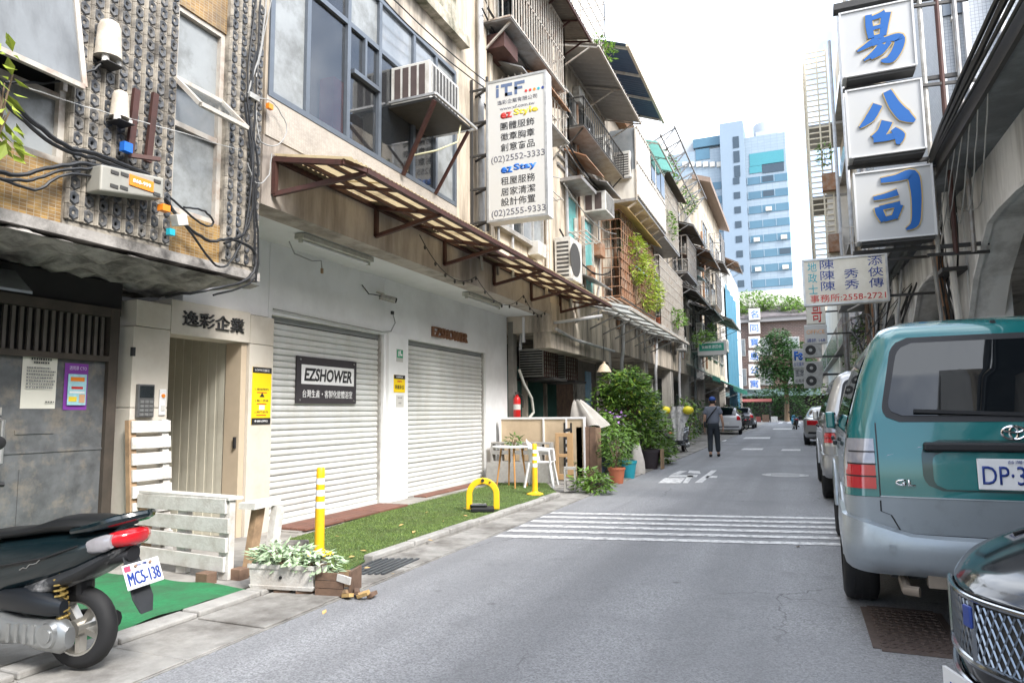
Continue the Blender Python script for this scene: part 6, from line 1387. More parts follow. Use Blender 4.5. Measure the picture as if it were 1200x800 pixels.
red_lens = M('red lens', (.50, .012, .02), .12, var=.05, scale=20, coat=.6); clear_lens = M('clear lens', (.34, .33, .35), .12, .2, var=.15, scale=25, coat=.6)
trim_black = M('black trim', (.014, .014, .016), .5, var=.1); car_glass = M('car glass', (.006, .008, .010), .02, 0, var=0, spec=.6)
plate_white = M('plate white', (.74, .74, .74), .4, var=.03)
def ring_logo(parent, c, rx, rz, w, m, y):
    mb = MB()
    for (ax, az, dz) in ((rx, rz, 0), (rx * .34, rz * .92, 0), (rx * .80, rz * .42, rz * .48)):
        n = 24; mb.tube([(c[0] + ax * math.cos(2 * math.pi * k / n), y, c[1] + dz + az * math.sin(2 * math.pi * k / n)) for k in range(n + 1)], w, 6, cap=False)
    mb.build('maker_emblem', m, parent, smooth=True)
def lerp_tab(tab, z):
    for (a, va), (b, vb) in zip(tab, tab[1:]):
        if z <= b: return va + (vb - va) * max(0, (z - a)) / (b - a)
    return tab[-1][1]
def make_van(label, loc, paint, lower, plate, badge, lights=True):
    t = thing('parked_van', label, 'van', (0, 0, 0))
    W = [(.34, .80), (.45, .825), (.8, .838), (1.0, .83), (1.2, .80), (1.5, .715), (1.72, .635), (1.79, .585), (1.84, .48), (1.86, .36)]
    YR = [(.34, .06), (.5, .02), (.8, .0), (1.0, .01), (1.2, .045), (1.5, .135), (1.72, .215), (1.79, .28), (1.84, .42), (1.86, .62)]
    YF = [(.34, 4.25), (.6, 4.38), (.9, 4.32), (1.0, 4.15), (1.06, 3.55), (1.2, 3.32), (1.72, 2.62), (1.79, 2.5), (1.84, 2.3), (1.86, 2.1)]
    def outline(z, n=9):
        w, yr, yf = lerp_tab(W, z), lerp_tab(YR, z), lerp_tab(YF, z); rc, rf = min(.13, w * .6), min(.28, w * .6); P = []
        for k in range(9): x = -w + rc + (2 * w - 2 * rc) * k / 8; P.append((x, yr + .035 * (x / w) ** 2))
        e = .035 * ((w - rc) / w) ** 2
        for k in range(1, n): a = math.pi / 2 * k / n; P.append((w - rc + rc * math.sin(a), yr + e + (rc + .0) * (1 - math.cos(a))))
        for k in range(9): P.append((w, yr + e + rc + (yf - rf - yr - rc - e) * k / 8))
        for k in range(1, n): a = math.pi / 2 * k / n; P.append((w - rf * (1 - math.cos(a)), yf - rf + rf * math.sin(a)))
        for k in range(5): P.append((w - rf - 2 * (w - rf) * k / 4, yf))
        for k in range(1, n): a = math.pi / 2 * k / n; P.append((-w + rf - rf * math.sin(a), yf - rf + rf * math.cos(a)))
        for k in range(9): P.append((-w, yf - rf - (yf - rf - yr - rc - e) * k / 8))
        for k in range(1, n): a = math.pi / 2 * k / n; P.append((-w + rc * (1 - math.cos(a)), yr + e + rc - rc * math.sin(a)))
        return [Vector((x, y, z)) for x, y in P]
    def loft(zs, name, m, cap=False):
        rings = [outline(z) for z in zs]; n = len(rings[0]); mb = MB()
        fs = [(i * n + j, i * n + (j + 1) % n, (i + 1) * n + (j + 1) % n, (i + 1) * n + j) for i in range(len(zs) - 1) for j in range(n)]
        if cap: fs.append(tuple((len(zs) - 1) * n + j for j in range(n)))
        mb._add([p for r_ in rings for p in r_], fs); return mb.build(name, m, t, smooth=35)
    body = loft([.80, .9, 1.0, 1.04, 1.06, 1.12, 1.2, 1.3, 1.4, 1.5, 1.6, 1.72, 1.76, 1.79, 1.82, 1.84, 1.855, 1.86], 'body', paint, True)
    low = loft([.36, .45, .55, .65, .72, .798], 'lower_body', lower)
    bv = bvh_of(body); bl = bvh_of(low); D = (0, 1, 0)
    # rear
    decal(bv, rrect(-.635, .635, 1.225, 1.725, .10, -1, .16), D, 24, 18, .004, 'window_seal', trim_black, t)
    g = decal(bv, rrect(-.60, .60, 1.26, 1.69, .085, -1, .16), D, 24, 18, .009, 'rear_window', car_glass, t)
    for s in (-1, 1):
        f = lambda a, b, s=s: (s * (.70 + a * .22), -1 + 0, .845 + b * .27)
        decal(bv, lambda a, b: (s * (.675 + a * .15), -1, .985 + b * .145), (s * -.0, 1, 0), 8, 6, .010, 'indicator_lamp', clear_lens, t)
        decal(bv, lambda a, b: (s * (.675 + a * .15), -1, .845 + b * .135), (s * -.0, 1, 0), 8, 6, .010, 'tail_light', red_lens, t)
        decal(bv, lambda a, b: (s * 2, .035 + a * .14, .845 + b * .285), (-s, 0, 0), 6, 6, .004, 'side_lamp', clear_lens, t)
        for zz in (.985, 1.055, .915): decal(bv, lambda a, b: (s * (.672 + a * .155), -1, zz - .004 + b * .008), D, 8, 1, .013, 'lamp_bar', trim_black, t)
    decal(bv, rrect(-.44, .44, .845, 1.125, .09, -1), D, 20, 10, .004, 'recess_rim', MATS.get('van recess shade') or M('van recess shade', (.004, .045, .045), .25, var=0, coat=.6), t)  # flat darker patch: shade of the plate recess put into its colour
    decal(bv, rrect(-.39, .39, .855, 1.06, .06, -1), D, 20, 10, .007, 'plate_recess', paint, t)
    MB().obox((0, .004, 1.088), (.86, .05, .05)).build('handle_bar', trim_black, t, bevel=.012)
    MB().obox((0, -.02, .945), (.375, .012, .165), (R(-3), 0, 0)).build('number_plate', plate_white, t, bevel=.004)
    text(plate, (0, -.03, .94), .335, .10, ink_navy, t, VX, VZ, .004, .002, name='plate_number'); text('台灣省', (-.0, -.031, 1.012), .10, .018, ink_navy, t, VX, VZ, 0, .002, name='plate_number')
    text(badge, (-.53, lerp_tab(YR, .9) + .004, .885), .10, .035, chrome, t, VX, VZ, .03, .006, name='badge')
    ring_logo(t, (0, 1.165), .055, .036, .006, chrome, .028)
    # seams of the tailgate
    for s in (-1, 1):
        decal(bv, lambda a, b: (s * (.655 + a * .007), -1, .80 + b * .42), D, 1, 10, .003, 'seam', trim_black, t)
        decal(bl, lambda a, b: (s * (.655 + a * .008 - (1 - b) * .10 * (1 if b < .6 else 0)), -1, .60 + b * .2), D, 1, 10, .004, 'seam', trim_black, t)
    decal(bl, rrect(-.56, .56, .592, .602, .0, -1), D, 20, 1, .004, 'seam', trim_black, t)
    decal(bv, rrect(-.66, .66, .80, .808, 0, -1), D, 20, 1, .003, 'seam', lower, t)
    # bumper wrapping the corners
    bm_ = MB(); rings = []
    prof = [(.37, -.015), (.40, .03), (.46, .055), (.54, .060), (.585, .045), (.60, .0)]
    for z, off in prof:
        w, yr = .835 + off * .55, -off
        P = [(-w, .95)] + [(-w, .5), (-w, .22)] + [(-w + .16 * (1 - math.cos(a)), yr + .16 * (1 - math.sin(a)) + .03) for a in [math.pi / 2 * k / 6 for k in range(7)]]
        P += [(-w + .16 + (w - .16) * 2 * k / 8, yr + .03 * abs(1 - k / 4) ** 2) for k in range(1, 8)]
        P += [(w - .16 + .16 * math.sin(a), yr + .16 * (1 - math.cos(a)) + .03) for a in [math.pi / 2 * k / 6 for k in range(7)]] + [(w, .22), (w, .5), (w, .95)]
        rings.append([(x, y, z + (.10 * max(0, (abs(x) - .50)) / .35 if z > .57 else 0)) for x, y in P])
    n = len(rings[0]); bm_._add([p for r_ in rings for p in r_], [(i * n + j, i * n + j + 1, (i + 1) * n + j + 1, (i + 1) * n + j) for i in range(len(rings) - 1) for j in range(n - 1)])
    bm_.build('rear_bumper', lower, t, smooth=40)
    MB().obox((-.62, -.062, .53), (.03, .01, .03)).build('tow_cap', lower, t)
    # wiper
    MB().tube([(.30, .03, 1.21), (.12, .07, 1.245), (-.40, .065, 1.29)], [.012, .009, .007], 6).bar((-.46, .055, 1.288), (.12, .05, 1.262), .012, .02).build('wiper', trim_black, t)
    MB().obox((-.0, .30, 1.80), (.025, .03, .02)).build('roof_nozzle', trim_black, t)
    # side
    for s in (-1, 1):
        for (ya, yb) in ((.42, 1.45), (1.55, 2.35), (2.42, 3.0)):
            decal(bv, lambda a, b: (s * 2, ya + a * (yb - ya) - b * (.25 if ya > 2.4 and a > .5 else .0) + b * .06, 1.19 + b * .47), (-s, 0, 0), 8, 6, .006, 'side_window', car_glass, t)
        decal(bv, lambda a, b: (s * 2, .15 + a * 3.2, 1.125 + b * .03), (-s, 0, 0), 20, 1, .006, 'side_trim', lower, t)
        MB().obox((s * .855, 2.92, 1.2), (.08, .17, .16), (0, 0, s * .1)).bar((s * .80, 3.0, 1.12), (s * .86, 2.95, 1.14), .04).build('door_mirror', paint, t, bevel=.03)
        for yh in (1.62, 2.5): MB().obox((s * .852, yh, 1.04), (.03, .17, .035)).build('door_handle', trim_black, t, bevel=.008)
        for yy in (.98, 3.55):
            mb = MB()
            for k in range(14):
                a0, a1 = math.pi * k / 14, math.pi * (k + 1) / 14
                q = lambda a, r_, x: (x, yy + r_ * math.cos(a), .36 + r_ * math.sin(a))
                mb.hexa([q(a0, .37, s * .82), q(a0, .37, s * .858), q(a1, .37, s * .858), q(a1, .37, s * .82), q(a0, .43, s * .82), q(a0, .43, s * .845), q(a1, .43, s * .845), q(a1, .43, s * .82)])
            mb.build('wheel_arch', lower, t, smooth=50, weld=True)
            MB().slab([(s * .8395, yy + .37 * math.cos(math.pi * k / 14), .36 + .37 * math.sin(math.pi * k / 14)) for k in range(15)], (s * .003, 0, 0)).build('arch_void', ac_dark, t)
            wheel(t, s * .752, yy, .325, .215, rim_m)
        MB().box(s * .5 - .3, s * .5 + .3, .5, 4.0, .34, .42).build('chassis', black_m, t)
    MB().box(-.62, .62, .15, .4, .33, .42).build('rear_member', black_m, t)
    MB().tube([(-.56, .15, .33), (-.56, -.02, .30), (-.50, -.04, .30)], .028, 8).build('tail_pipe', M('exhaust rust', (.3, .25, .2), .6, .6, var=.3), t, smooth=True)
    MB().obox((-.38, .05, .35), (.14, .08, .07)).build('tow_bracket', M('exhaust rust'), t)
    # front
    for s in (-1, 1): decal(bv, lambda a, b: (s * (.48 + a * .26), 6, .82 + b * .14), (0, -1, 0), 6, 4, .006, 'headlight', clear_lens, t)
    decal(bv, lambda a, b: (-.45 + a * .9, 6, .83 + b * .12), (0, -1, 0), 8, 3, .006, 'front_grille', trim_black, t); decal(bv, rrect(-.62, .62, 1.10, 1.68, .08, 6), (0, -1, 0), 20, 10, .006, 'windscreen', car_glass, t)
    t.location = loc; return t
van_green = M('van green metallic', (.004, .15, .152), .2, .1, var=.04, scale=3, coat=1.0); van_silver = M('van silver', (.36, .40, .43), .36, .5, var=.06, scale=4, coat=.5, dirt=(.16, .17, .18), damt=.35, dscale=6, dpos=.58)
make_van('teal green van with silver bumper parked at the right kerb', (1.07, 4.45, 0), van_green, van_silver, 'DP·3051', 'GL').rotation_euler = (0, 0, R(-1.5))
make_van('silver van parked just ahead of the green van', (1.14, 10.35, 0), M('champagne silver', (.45, .44, .42), .3, .55, var=.05, coat=.8), M('grey lower silver', (.36, .36, .36), .35, .55, var=.05, coat=.5), 'CX·2286', 'GL')

def loft_car(name, label, paint, loc, rot, st, wheels, glassrows, group=None, cat='car', kp=2.4):
    """st: list of (y, half width, plan curve, [(fx, z) x9 bottom->top]); glassrows: {(station, band)}"""
    t = thing(name, label, cat, (0, 0, 0)); mb = MB().mat(paint)
    n = len(st[0][3]); W = 2 * n - 1
    rows = []
    for (y, w, k, pr) in st:
        rt = [Vector((fx * w, y - k * abs(fx) ** kp, z)) for fx, z in pr]; rows.append([Vector((-p.x, p.y, p.z)) for p in reversed(rt[1:])][::-1][::-1] if False else [Vector((-p.x, p.y, p.z)) for p in rt] + [p for p in reversed(rt[:-1])])
    fs, mi = [], []
    vs = [p for r_ in rows for p in r_]
    mb.mat(paint); mb.mat(car_glass)
    for i in range(len(rows) - 1):
        for j in range(W - 1):
            band = j if j < n - 1 else W - 2 - j
            mb.cur = 1 if (i, band) in glassrows else 0
            mb._add([rows[i][j], rows[i][j + 1], rows[i + 1][j + 1], rows[i + 1][j]], [(0, 1, 2, 3)])
        mb.cur = 0
    for (y, w, k, pr), r_ in ((st[0], rows[0]), (st[-1], rows[-1])):        # end caps follow the plan curve
        NN = 8
        def rowpts(fx, z): return [Vector((w * fx * (2 * q / NN - 1), y - k * abs(fx * (2 * q / NN - 1)) ** kp, z)) for q in range(NN + 1)]
        rr = [rowpts(fx, z) for fx, z in pr]; mb.cur = 0
        for a in range(n - 1):
            for q in range(NN): mb._add([rr[a][q], rr[a][q + 1], rr[a + 1][q + 1], rr[a + 1][q]], [(0, 1, 2, 3)])
    o = mb.build('body', None, t, smooth=True, subsurf=2, weld=True); bake(o)
    o.data.polygons.foreach_set("use_smooth", [True] * len(o.data.polygons))
    for (x, y, r) in wheels:
        for s in (-1, 1):
            wheel(t, s * x, y, r, .19, rim_m)
    return t, o, bvh_of(o)
def prof(zb, zs, zt=None, wt=.8, crown=.03, tuck=.93):
    p = [(0, zb), (.86, zb), (.97, zb + .09), (1.0, zb + (zs - zb) * .55), (tuck + .05, zs - .05)]
    if zt is None: return p + [(tuck - .02, zs), (.68, zs + crown * .7), (.36, zs + crown), (0, zs + crown)]
    return p + [(tuck, zs), (wt, zt - .07), (wt * .8, zt), (0, zt + .02)]
sed = lambda h=0.0: [(-2.25, .66, -.18, prof(.36, .86 + h)), (-2.15, .78, -.14, prof(.28, .98 + h)), (-1.75, .84, 0, prof(.22, 1.02 + h)), (-1.55, .85, 0, prof(.2, 1.02 + h)), (-.95, .86, 0, prof(.2, .96 + h, 1.38 + h, .66)), (-.2, .86, 0, prof(.2, .95 + h, 1.45 + h, .68)), (.35, .86, 0, prof(.2, .94 + h, 1.42 + h, .67)), (1.0, .86, 0, prof(.2, .94 + h)), (1.7, .84, .06, prof(.22, .82 + h)), (2.1, .78, .22, prof(.24, .72 + h)), (2.25, .62, .30, prof(.32, .60 + h))]
GL = {(3, 6), (3, 7), (3, 5), (4, 5), (5, 5), (6, 5), (6, 6), (6, 7)}
t, o, bv = loft_car('parked_sedan', 'silver sedan with red tail lamps ahead of the silver van', M('sedan silver', (.46, .46, .45), .3, .6, var=.04, coat=.8), None, 0, sed(), [(.74, -1.35, .31), (.74, 1.35, .31)], GL)
for s in (-1, 1): decal(bv, lambda a, b: (s * (.36 + a * .36), -4, .74 + b * .17), (0, 1, 0), 8, 5, .006, 'tail_light', red_lens, t)
decal(bv, rrect(-.36, .36, .80, .86, .02, -4), (0, 1, 0), 10, 3, .007, 'tail_strip', red_lens, t)
MB().obox((0, -2.30, .62), (.36, .02, .15)).build('number_plate', plate_white, t); text('6389-DC', (0, -2.312, .62), .30, .09, ink_navy, t, VX, VZ, .01, .002, name='plate_number'); decal(bv, rrect(-.7, .7, .42, .50, .03, -4), (0, 1, 0), 16, 3, .012, 'bumper_strip', trim_black, t)
for s in (-1, 1): MB().obox((s * .92, .75, 1.0), (.14, .1, .12)).build('door_mirror', trim_black, t, bevel=.02); decal(bv, lambda a, b: (s * (.3 + a * .3), 5, .6 + b * .12), (0, -1, 0), 6, 4, .006, 'headlight', clear_lens, t)
t.location = (1.0, 29.4, 0)
hatch = [(-1.95, .70, -.12, prof(.34, .9)), (-1.88, .78, -.10, prof(.26, .98)), (-1.7, .82, 0, prof(.22, 1.0, 1.25, .66)), (-1.3, .83, 0, prof(.2, 1.0, 1.48, .68)), (-.2, .83, 0, prof(.2, .97, 1.52, .69)), (.35, .83, 0, prof(.2, .96, 1.46, .68)), (.95, .82, 0, prof(.2, .95)), (1.55, .80, .08, prof(.22, .84)), (1.85, .74, .22, prof(.24, .72)), (1.98, .58, .28, prof(.32, .6))]
GH = {(1, 6), (1, 7), (2, 6), (2, 7), (2, 5), (3, 5), (4, 5), (5, 5), (5, 6), (5, 7)}
def hatchback(label, paint, loc, rz):
    t, o, bv = loft_car('parked_hatchback', label, paint, None, 0, hatch, [(.72, -1.25, .29), (.72, 1.25, .29)], GH)
    for s in (-1, 1): decal(bv, lambda a, b: (s * (.56 + a * .22), -4, .78 + b * .24), (0, 1, 0), 6, 6, .006, 'tail_light', red_lens, t); MB().obox((s * .9, .7, 1.0), (.14, .1, .12)).build('door_mirror', trim_black, t, bevel=.02)
    MB().obox((0, -2.0, .62), (.36, .02, .15)).build('number_plate', plate_white, t); decal(bv, rrect(-.68, .68, .40, .46, .02, -4), (0, 1, 0), 12, 2, .01, 'bumper_strip', trim_black, t)
    t.location = loc; t.rotation_euler = (0, 0, rz)
hatchback('white hatchback parked on the left past the walking man', M('car white', (.70, .71, .72), .25, var=.02, coat=1), (-3.75, 40.5, 0), R(4)); hatchback('grey hatchback parked far along the left kerb', M('car grey', (.12, .13, .14), .25, .3, var=.02, coat=1), (-3.7, 53.0, 0), 0)

# ------------------------------------------------------------------ black car nosing out on the right
blk = [(-2.3, .7, -.15, prof(.36, .92)), (-2.2, .82, -.1, prof(.28, 1.02)), (-1.6, .88, 0, prof(.2, 1.05)), (-1.0, .9, 0, prof(.2, 1.0, 1.42, .68)), (0, .9, 0, prof(.2, .96, 1.46, .7)), (.5, .9, 0, prof(.2, .94, 1.42, .69)), (1.05, .9, .02, prof(.2, .92)), (1.55, .90, .10, prof(.22, .86, None, .8, .05)), (2.0, .87, .26, prof(.22, .795, None, .8, .05)), (2.25, .82, .34, prof(.18, .745, None, .8, .04)), (2.38, .78, .40, prof(.18, .715, None, .8, .025)), (2.43, .76, .42, prof(.22, .685, None, .8, .015))]
GB = {(2, 5), (2, 6), (2, 7), (3, 5), (4, 5), (5, 5), (5, 6), (5, 7)}
t, o, bv = loft_car('black_car', 'glossy black car nosing into the lower right corner with mesh grille', M('car black', (.004, .0045, .006), .12, .0, var=0, coat=.35, spec=.5), None, 0, blk, [(.78, -1.4, .32), (.78, 1.45, .32)], GB, kp=1.5)
BK = t
FD = (0, -1, 0)
def gr(x, b): return .455 + b * .185
decal(bv, lambda a, b: (-.32 + a * .64, 5, .49 + b * .185), FD, 24, 8, .002, 'grille_void', ac_dark, t)
gm = MB(); nn = 15
def on(x, z, off=.012):
    h = bv.ray_cast(Vector((x, 5, z)), Vector(FD)); return h[0] + Vector((0, off, 0)) if h[0] else None
steel_mesh = M('grille mesh metal', (.22, .25, .29), .3, .9, var=.05)
for k in range(-14, 42):
    for sgn in (1, -1):
        pts = []
        for j in range(7):
            z = .495 + .175 * j / 6; x = -.31 + k * .029 + sgn * (z - .55) * .45
            if -.31 <= x <= .31: 
                p = on(x, z)
                if p: pts.append(p)
        if len(pts) > 1: gm.tube(pts, .0038, 4)
gm.build('grille_mesh', steel_mesh, t)
dchrome = M('smoked chrome', (.30, .32, .35), .15, .95, var=0)
def strip(pts, r, name, m):
    q = [on(x, z, .014) for x, z in pts]; q = [p for p in q if p]; MB().tube(q, r, 8).build(name, m, t, smooth=True)
strip([(-.34 + .68 * k / 20, .682 + .004 * math.cos((k - 10) / 10 * 1.5)) for k in range(21)], .009, 'grille_top_trim', dchrome)
strip([(-.32 + .64 * k / 20, .482) for k in range(21)], .013, 'grille_foot_trim', dchrome)
for s in (-1, 1): strip([(s * (.32 + .02 * k / 5), .482 + .2 * k / 5) for k in range(6)], .012, 'grille_side_trim', dchrome)
strip([(0, .485 + .195 * k / 6) for k in range(7)], .010, 'grille_spine', dchrome)
MB().obox(on(0, .63, .03), (.045, .012, .07)).build('grille_badge', ink_navy, t, bevel=.01)
for s in (-1, 1):
    decal(bv, lambda a, b: (s * (.47 + a * .24), 5, .52 + b * (.13 + .03 * a)), FD, 8, 6, .006, 'headlight', clear_lens, t)
    decal(bv, lambda a, b: (s * (.455 + a * .27), 5, .505 + b * .012), FD, 10, 1, .010, 'headlight_trim', chrome, t)
    MB().obox((s * .98, .85, 1.02), (.18, .12, .13)).build('door_mirror', MATS['car black'], t, bevel=.03)
q = on(0, .33, .02); MB().obox(q, (.38, .012, .16)).build('number_plate', plate_white, t); text('ABM·7728', q + Vector((0, .007, -.005)), .33, .10, ink_navy, t, -VX, VZ, .01, .002, name='plate_number')
strip([(-.62 + 1.24 * k / 20, .40) for k in range(21)], .012, 'bumper_trim', dchrome)
def on_top(x, y):
    h = bv.ray_cast(Vector((x, y, 3)), Vector((0, 0, -1))); return h[0] + Vector((0, 0, .004)) if h[0] else None
for s in (-1, 1):
    q = [on_top(s * (.50 + .18 * k / 14), 1.98 - .95 * k / 14 + .0) for k in range(15)]; q = [p for p in q if p]; MB().tube(q, .006, 6).build('bonnet_seam', trim_black, t, smooth=True)
BK.location = (2.80, 3.44, 0); BK.rotation_euler = (0, 0, R(108))

# ------------------------------------------------------------------ scooters
def scooter(label, body, lower, plate, loc, rz, detail=True, group='parked scooters'):
    t = thing('parked_scooter', label, 'scooter', (0, 0, 0), group)
    def wl(y, nm):
        r, w = .225, .10; xf = Matrix.Translation((0, y, r)) @ Matrix.Rotation(R(90), 4, 'Y'); mb = MB(); mb.xf = xf
        mb.lathe([(r * .66, -w * .42), (r * .82, -w / 2), (r * .94, -w * .36), (r, -w * .12), (r, w * .12), (r * .94, w * .36), (r * .82, w / 2), (r * .66, w * .42)], (0, 0, 0), 30, cap=False)
        o = mb.build(nm, tyre_m, t, smooth=60)
        mb = MB(); mb.xf = xf; mb.lathe([(r * .68, -w * .42), (r * .62, -w * .40), (r * .60, 0), (r * .62, w * .40), (r * .68, w * .42)], (0, 0, 0), 30, cap=False); mb.build('rim', M('scooter rim', (.48, .46, .42), .35, .8, var=.1), o, smooth=60)
        mb = MB(); mb.xf = xf; mb.cyl((0, 0, -.07), (0, 0, .07), .05, n=14)
        for k in range(5): a = 2 * math.pi * k / 5; mb.bar((.04 * math.cos(a), .04 * math.sin(a), 0), (r * .64 * math.cos(a), r * .64 * math.sin(a), 0), .03, .05)
        mb.build('hub', M('scooter rim'), o)
    wl(0, 'rear_wheel'); wl(1.26, 'front_wheel')
    # rear body: loft along y, sections (y, half width, z low, z high)
    def loft_y(secs, name, m, n=14, pw=2.6, smooth=50):
        mb = MB(); rings = []
        for (y, w, z0, z1) in secs:
            rg = []
            for k in range(n):
                a = 2 * math.pi * k / n; c, s = math.cos(a), math.sin(a)
                rg.append((w * math.copysign(abs(c) ** (2 / pw), c), y, (z0 + z1) / 2 + (z1 - z0) / 2 * math.copysign(abs(s) ** (2 / pw), s)))
            rings.append(rg)
        mb._add([p for r_ in rings for p in r_], [(i * n + j, i * n + (j + 1) % n, (i + 1) * n + (j + 1) % n, (i + 1) * n + j) for i in range(len(rings) - 1) for j in range(n)] + [tuple(range(n)), tuple(range((len(rings) - 1) * n, len(rings) * n))])
        return mb.build(name, m, t, smooth=smooth)
    loft_y([(-.47, .05, .735, .775), (-.42, .10, .69, .79), (-.30, .135, .62, .795), (-.10, .155, .54, .785), (.15, .17, .46, .76), (.40, .18, .38, .73), (.58, .175, .33, .70), (.68, .15, .33, .62)], 'rear_body', body)
    loft_y([(-.43, .07, .67, .70), (-.30, .142, .585, .665), (-.10, .162, .50, .60), (.15, .178, .40, .52), (.40, .187, .30, .43), (.60, .185, .26, .38), (.70, .15, .26, .36)], 'side_skirt', lower)
    loft_y([(-.36, .10, .785, .815), (-.26, .135, .775, .835), (-.08, .15, .765, .85), (.10, .155, .755, .845), (.24, .155, .74, .80), (.38, .15, .72, .775), (.56, .135, .70, .76), (.68, .10, .69, .735)], 'seat', M('scooter seat', (.007, .008, .009), .45, var=.1))
    for s in (-1, 1): MB().tube([(s * .14, -.05, .775), (s * .145, -.22, .80), (s * .12, -.42, .84), (s * .05, -.53, .86), (0, -.545, .862)], [.016, .024, .028, .024, .02], 8).build('grab_rail', body, t, smooth=True)
    # lamp cluster
    loft_y([(-.505, .045, .715, .765), (-.475, .10, .69, .785), (-.40, .135, .68, .785), (-.33, .146, .69, .77)], 'tail_light', red_lens)
    for s in (-1, 1): loft_y([(-.40, .02, .69, .765), (-.35, .03, .67, .765), (-.25, .026, .66, .745), (-.16, .01, .66, .72)], 'indicator_lamp', clear_lens).location.x = s * .128
    loft_y([(-.44, .05, .60, .68), (-.30, .10, .58, .66), (-.05, .10, .52, .6)], 'under_tail', trim_black)
    MB().slab([(-.055, -.40, .66), (.055, -.40, .66), (.075, -.55, .40), (.045, -.585, .325), (-.045, -.585, .325), (-.075, -.55, .40)], (0, .018, .008)).build('mud_flap', M('flap grey', (.025, .027, .03), .6, var=.15), t, bevel=.004)
    if plate:
        c = Vector((0, -.535, .535)); rx = R(-28); u = Vector((0, math.sin(R(28)) * 1, math.cos(R(28)))) 
        MB().obox(c, (.27, .008, .145), (R(-28), 0, 0)).build('number_plate', plate_white, t, bevel=.003)
        nrm = VX.cross(u); cc = c + nrm * .005
        [text(plate, cc - u * .016 + VX * dx, .235, .075, ink_navy, t, VX, u, .0, dd, name='plate_number') for dx, dd in ((-.0022, .0012), (0, .0016), (.0022, .002))]; text('·台灣·', cc + u * .055, .10, .016, ink_navy, t, VX, u, 0, .0015, name='plate_number')
        mb = MB(); mb.slab([cc + VX * a + u * b for a, b in ((-.13, .03), (-.085, .03), (-.085, .062), (-.13, .062))], nrm * .0015); mb.build('plate_tab', M('plate tab red', (.62, .06, .12), .5), t)
        for sx in (-.05, .06): MB().cyl(cc + VX * sx + u * .05, cc + VX * sx + u * .05 + nrm * .012, .009, n=8).build('plate_bolt', rust, t)
    for s in (-1, 1): MB().tube([(s * .177, .26 - .022 * k, .565 + .009 * k + .007 * math.sin(k * 2.4)) for k in range(7)], .0022, 5).build('script_badge', alu, t, smooth=True); MB().tube([(s * .168, .62, .60), (s * .187, .40, .58), (s * .176, .10, .635), (s * .150, -.12, .70)], .005, 5).build('panel_seam', black_m, t, smooth=True)
    # engine, filter, shock on the left side
    eng = M('engine alloy', (.36, .37, .37), .35, .8, var=.15, scale=12)
    loft_y([(-.10, .035, .16, .27), (-.04, .05, .13, .31), (.10, .05, .14, .31), (.24, .045, .17, .31), (.36, .055, .16, .34), (.46, .05, .18, .33), (.52, .03, .21, .3)], 'engine_case', eng).location.x = -.15
    for (y, r) in ((.02, .072), (.40, .072)): MB().cyl((-.19, y, .235), (-.215, y, .235), r, r * .85, n=20).cyl((-.213, y, .235), (-.222, y, .235), r * .5, n=16).build('case_cover', eng, t, smooth=40)
    for k in range(4): MB().obox((-.198, .12 + k * .055, .235), (.012, .02, .10)).build('case_rib', eng, t)
    loft_y([(-.03, .03, .33, .41), (.06, .05, .32, .44), (.22, .055, .33, .47), (.38, .05, .34, .45), (.46, .02, .36, .42)], 'air_filter', M('filter box black', (.008, .010, .013), .35, var=.1)).location.x = -.15
    sh = MB().cyl((-.13, -.02, .24), (-.12, .04, .56), .014, n=8); sh.tube([(-.13 + .032 * math.cos(k * .8), -.01 + .05 * k / 60 + .032 * math.sin(k * .8), .30 + .22 * k / 60) for k in range(61)], .007, 5); sh.build('shock_spring', M('spring gold', (.35, .25, .08), .4, .6), t)
    MB().tube([(.16, -.1, .22), (.17, .1, .22), (.15, .5, .2)], [.055, .055, .02], 10).build('silencer', trim_black, t, smooth=True)
    MB().obox((0, .2, .44), (.12, .5, .14)).build('inner_guard', trim_black, t, bevel=.04); MB().tube([(-.14, .46, .20), (-.2, .44, .06), (-.22, .40, .02)], .012, 6).build('side_stand', dark_steel, t)
    loft_y([(.40, .178, .24, .32), (.62, .18, .22, .30), (1.0, .16, .24, .31), (1.12, .12, .3, .4)], 'foot_board', lower); loft_y([(.98, .05, .28, .6), (1.03, .19, .3, .8), (1.10, .18, .45, .92), (1.16, .10, .7, .95)], 'leg_shield', body)
    loft_y([(1.02, .06, .92, .98), (1.06, .14, .91, 1.03), (1.13, .14, .9, 1.02), (1.2, .07, .9, .98)], 'handle_cowl', body); loft_y([(1.05, .06, .40, .46), (1.2, .08, .44, .49), (1.42, .075, .38, .47), (1.48, .04, .34, .40)], 'front_mudguard', body)
    MB().cyl((0, 1.1, .9), (0, 1.25, .225), .035, n=10).build('steering_fork', dark_steel, t)
    MB().tube([(-.34, 1.0, .97), (-.15, 1.06, .98), (.15, 1.06, .98), (.34, 1.0, .97)], .016, 8).build('handlebar', black_m, t, smooth=True)
    for s in (-1, 1): mb = MB().tube([(s * .22, 1.04, .99), (s * .27, 1.06, 1.14), (s * .30, 1.05, 1.2)], .007, 6); mb.ball((s * .31, 1.05, 1.24), (.075, .02, .05), 12, 8); mb.build('mirror', black_m, t, smooth=True)
    MB().ball((0, 1.17, .80), (.09, .05, .07)).build('headlight', clear_lens, t, smooth=True)
    for ch in t.children:                                # short tail: draw in everything behind the axle
        if ch.name.split('.')[0] in ('rear_wheel', 'front_wheel'): continue
        for v in ch.data.vertices:
            yy = v.co.y + ch.location.y
            if yy < 0: v.co.y -= yy * .27
    t.location = loc; t.rotation_euler = (0, 0, rz); t.scale = (.91,) * 3; return t
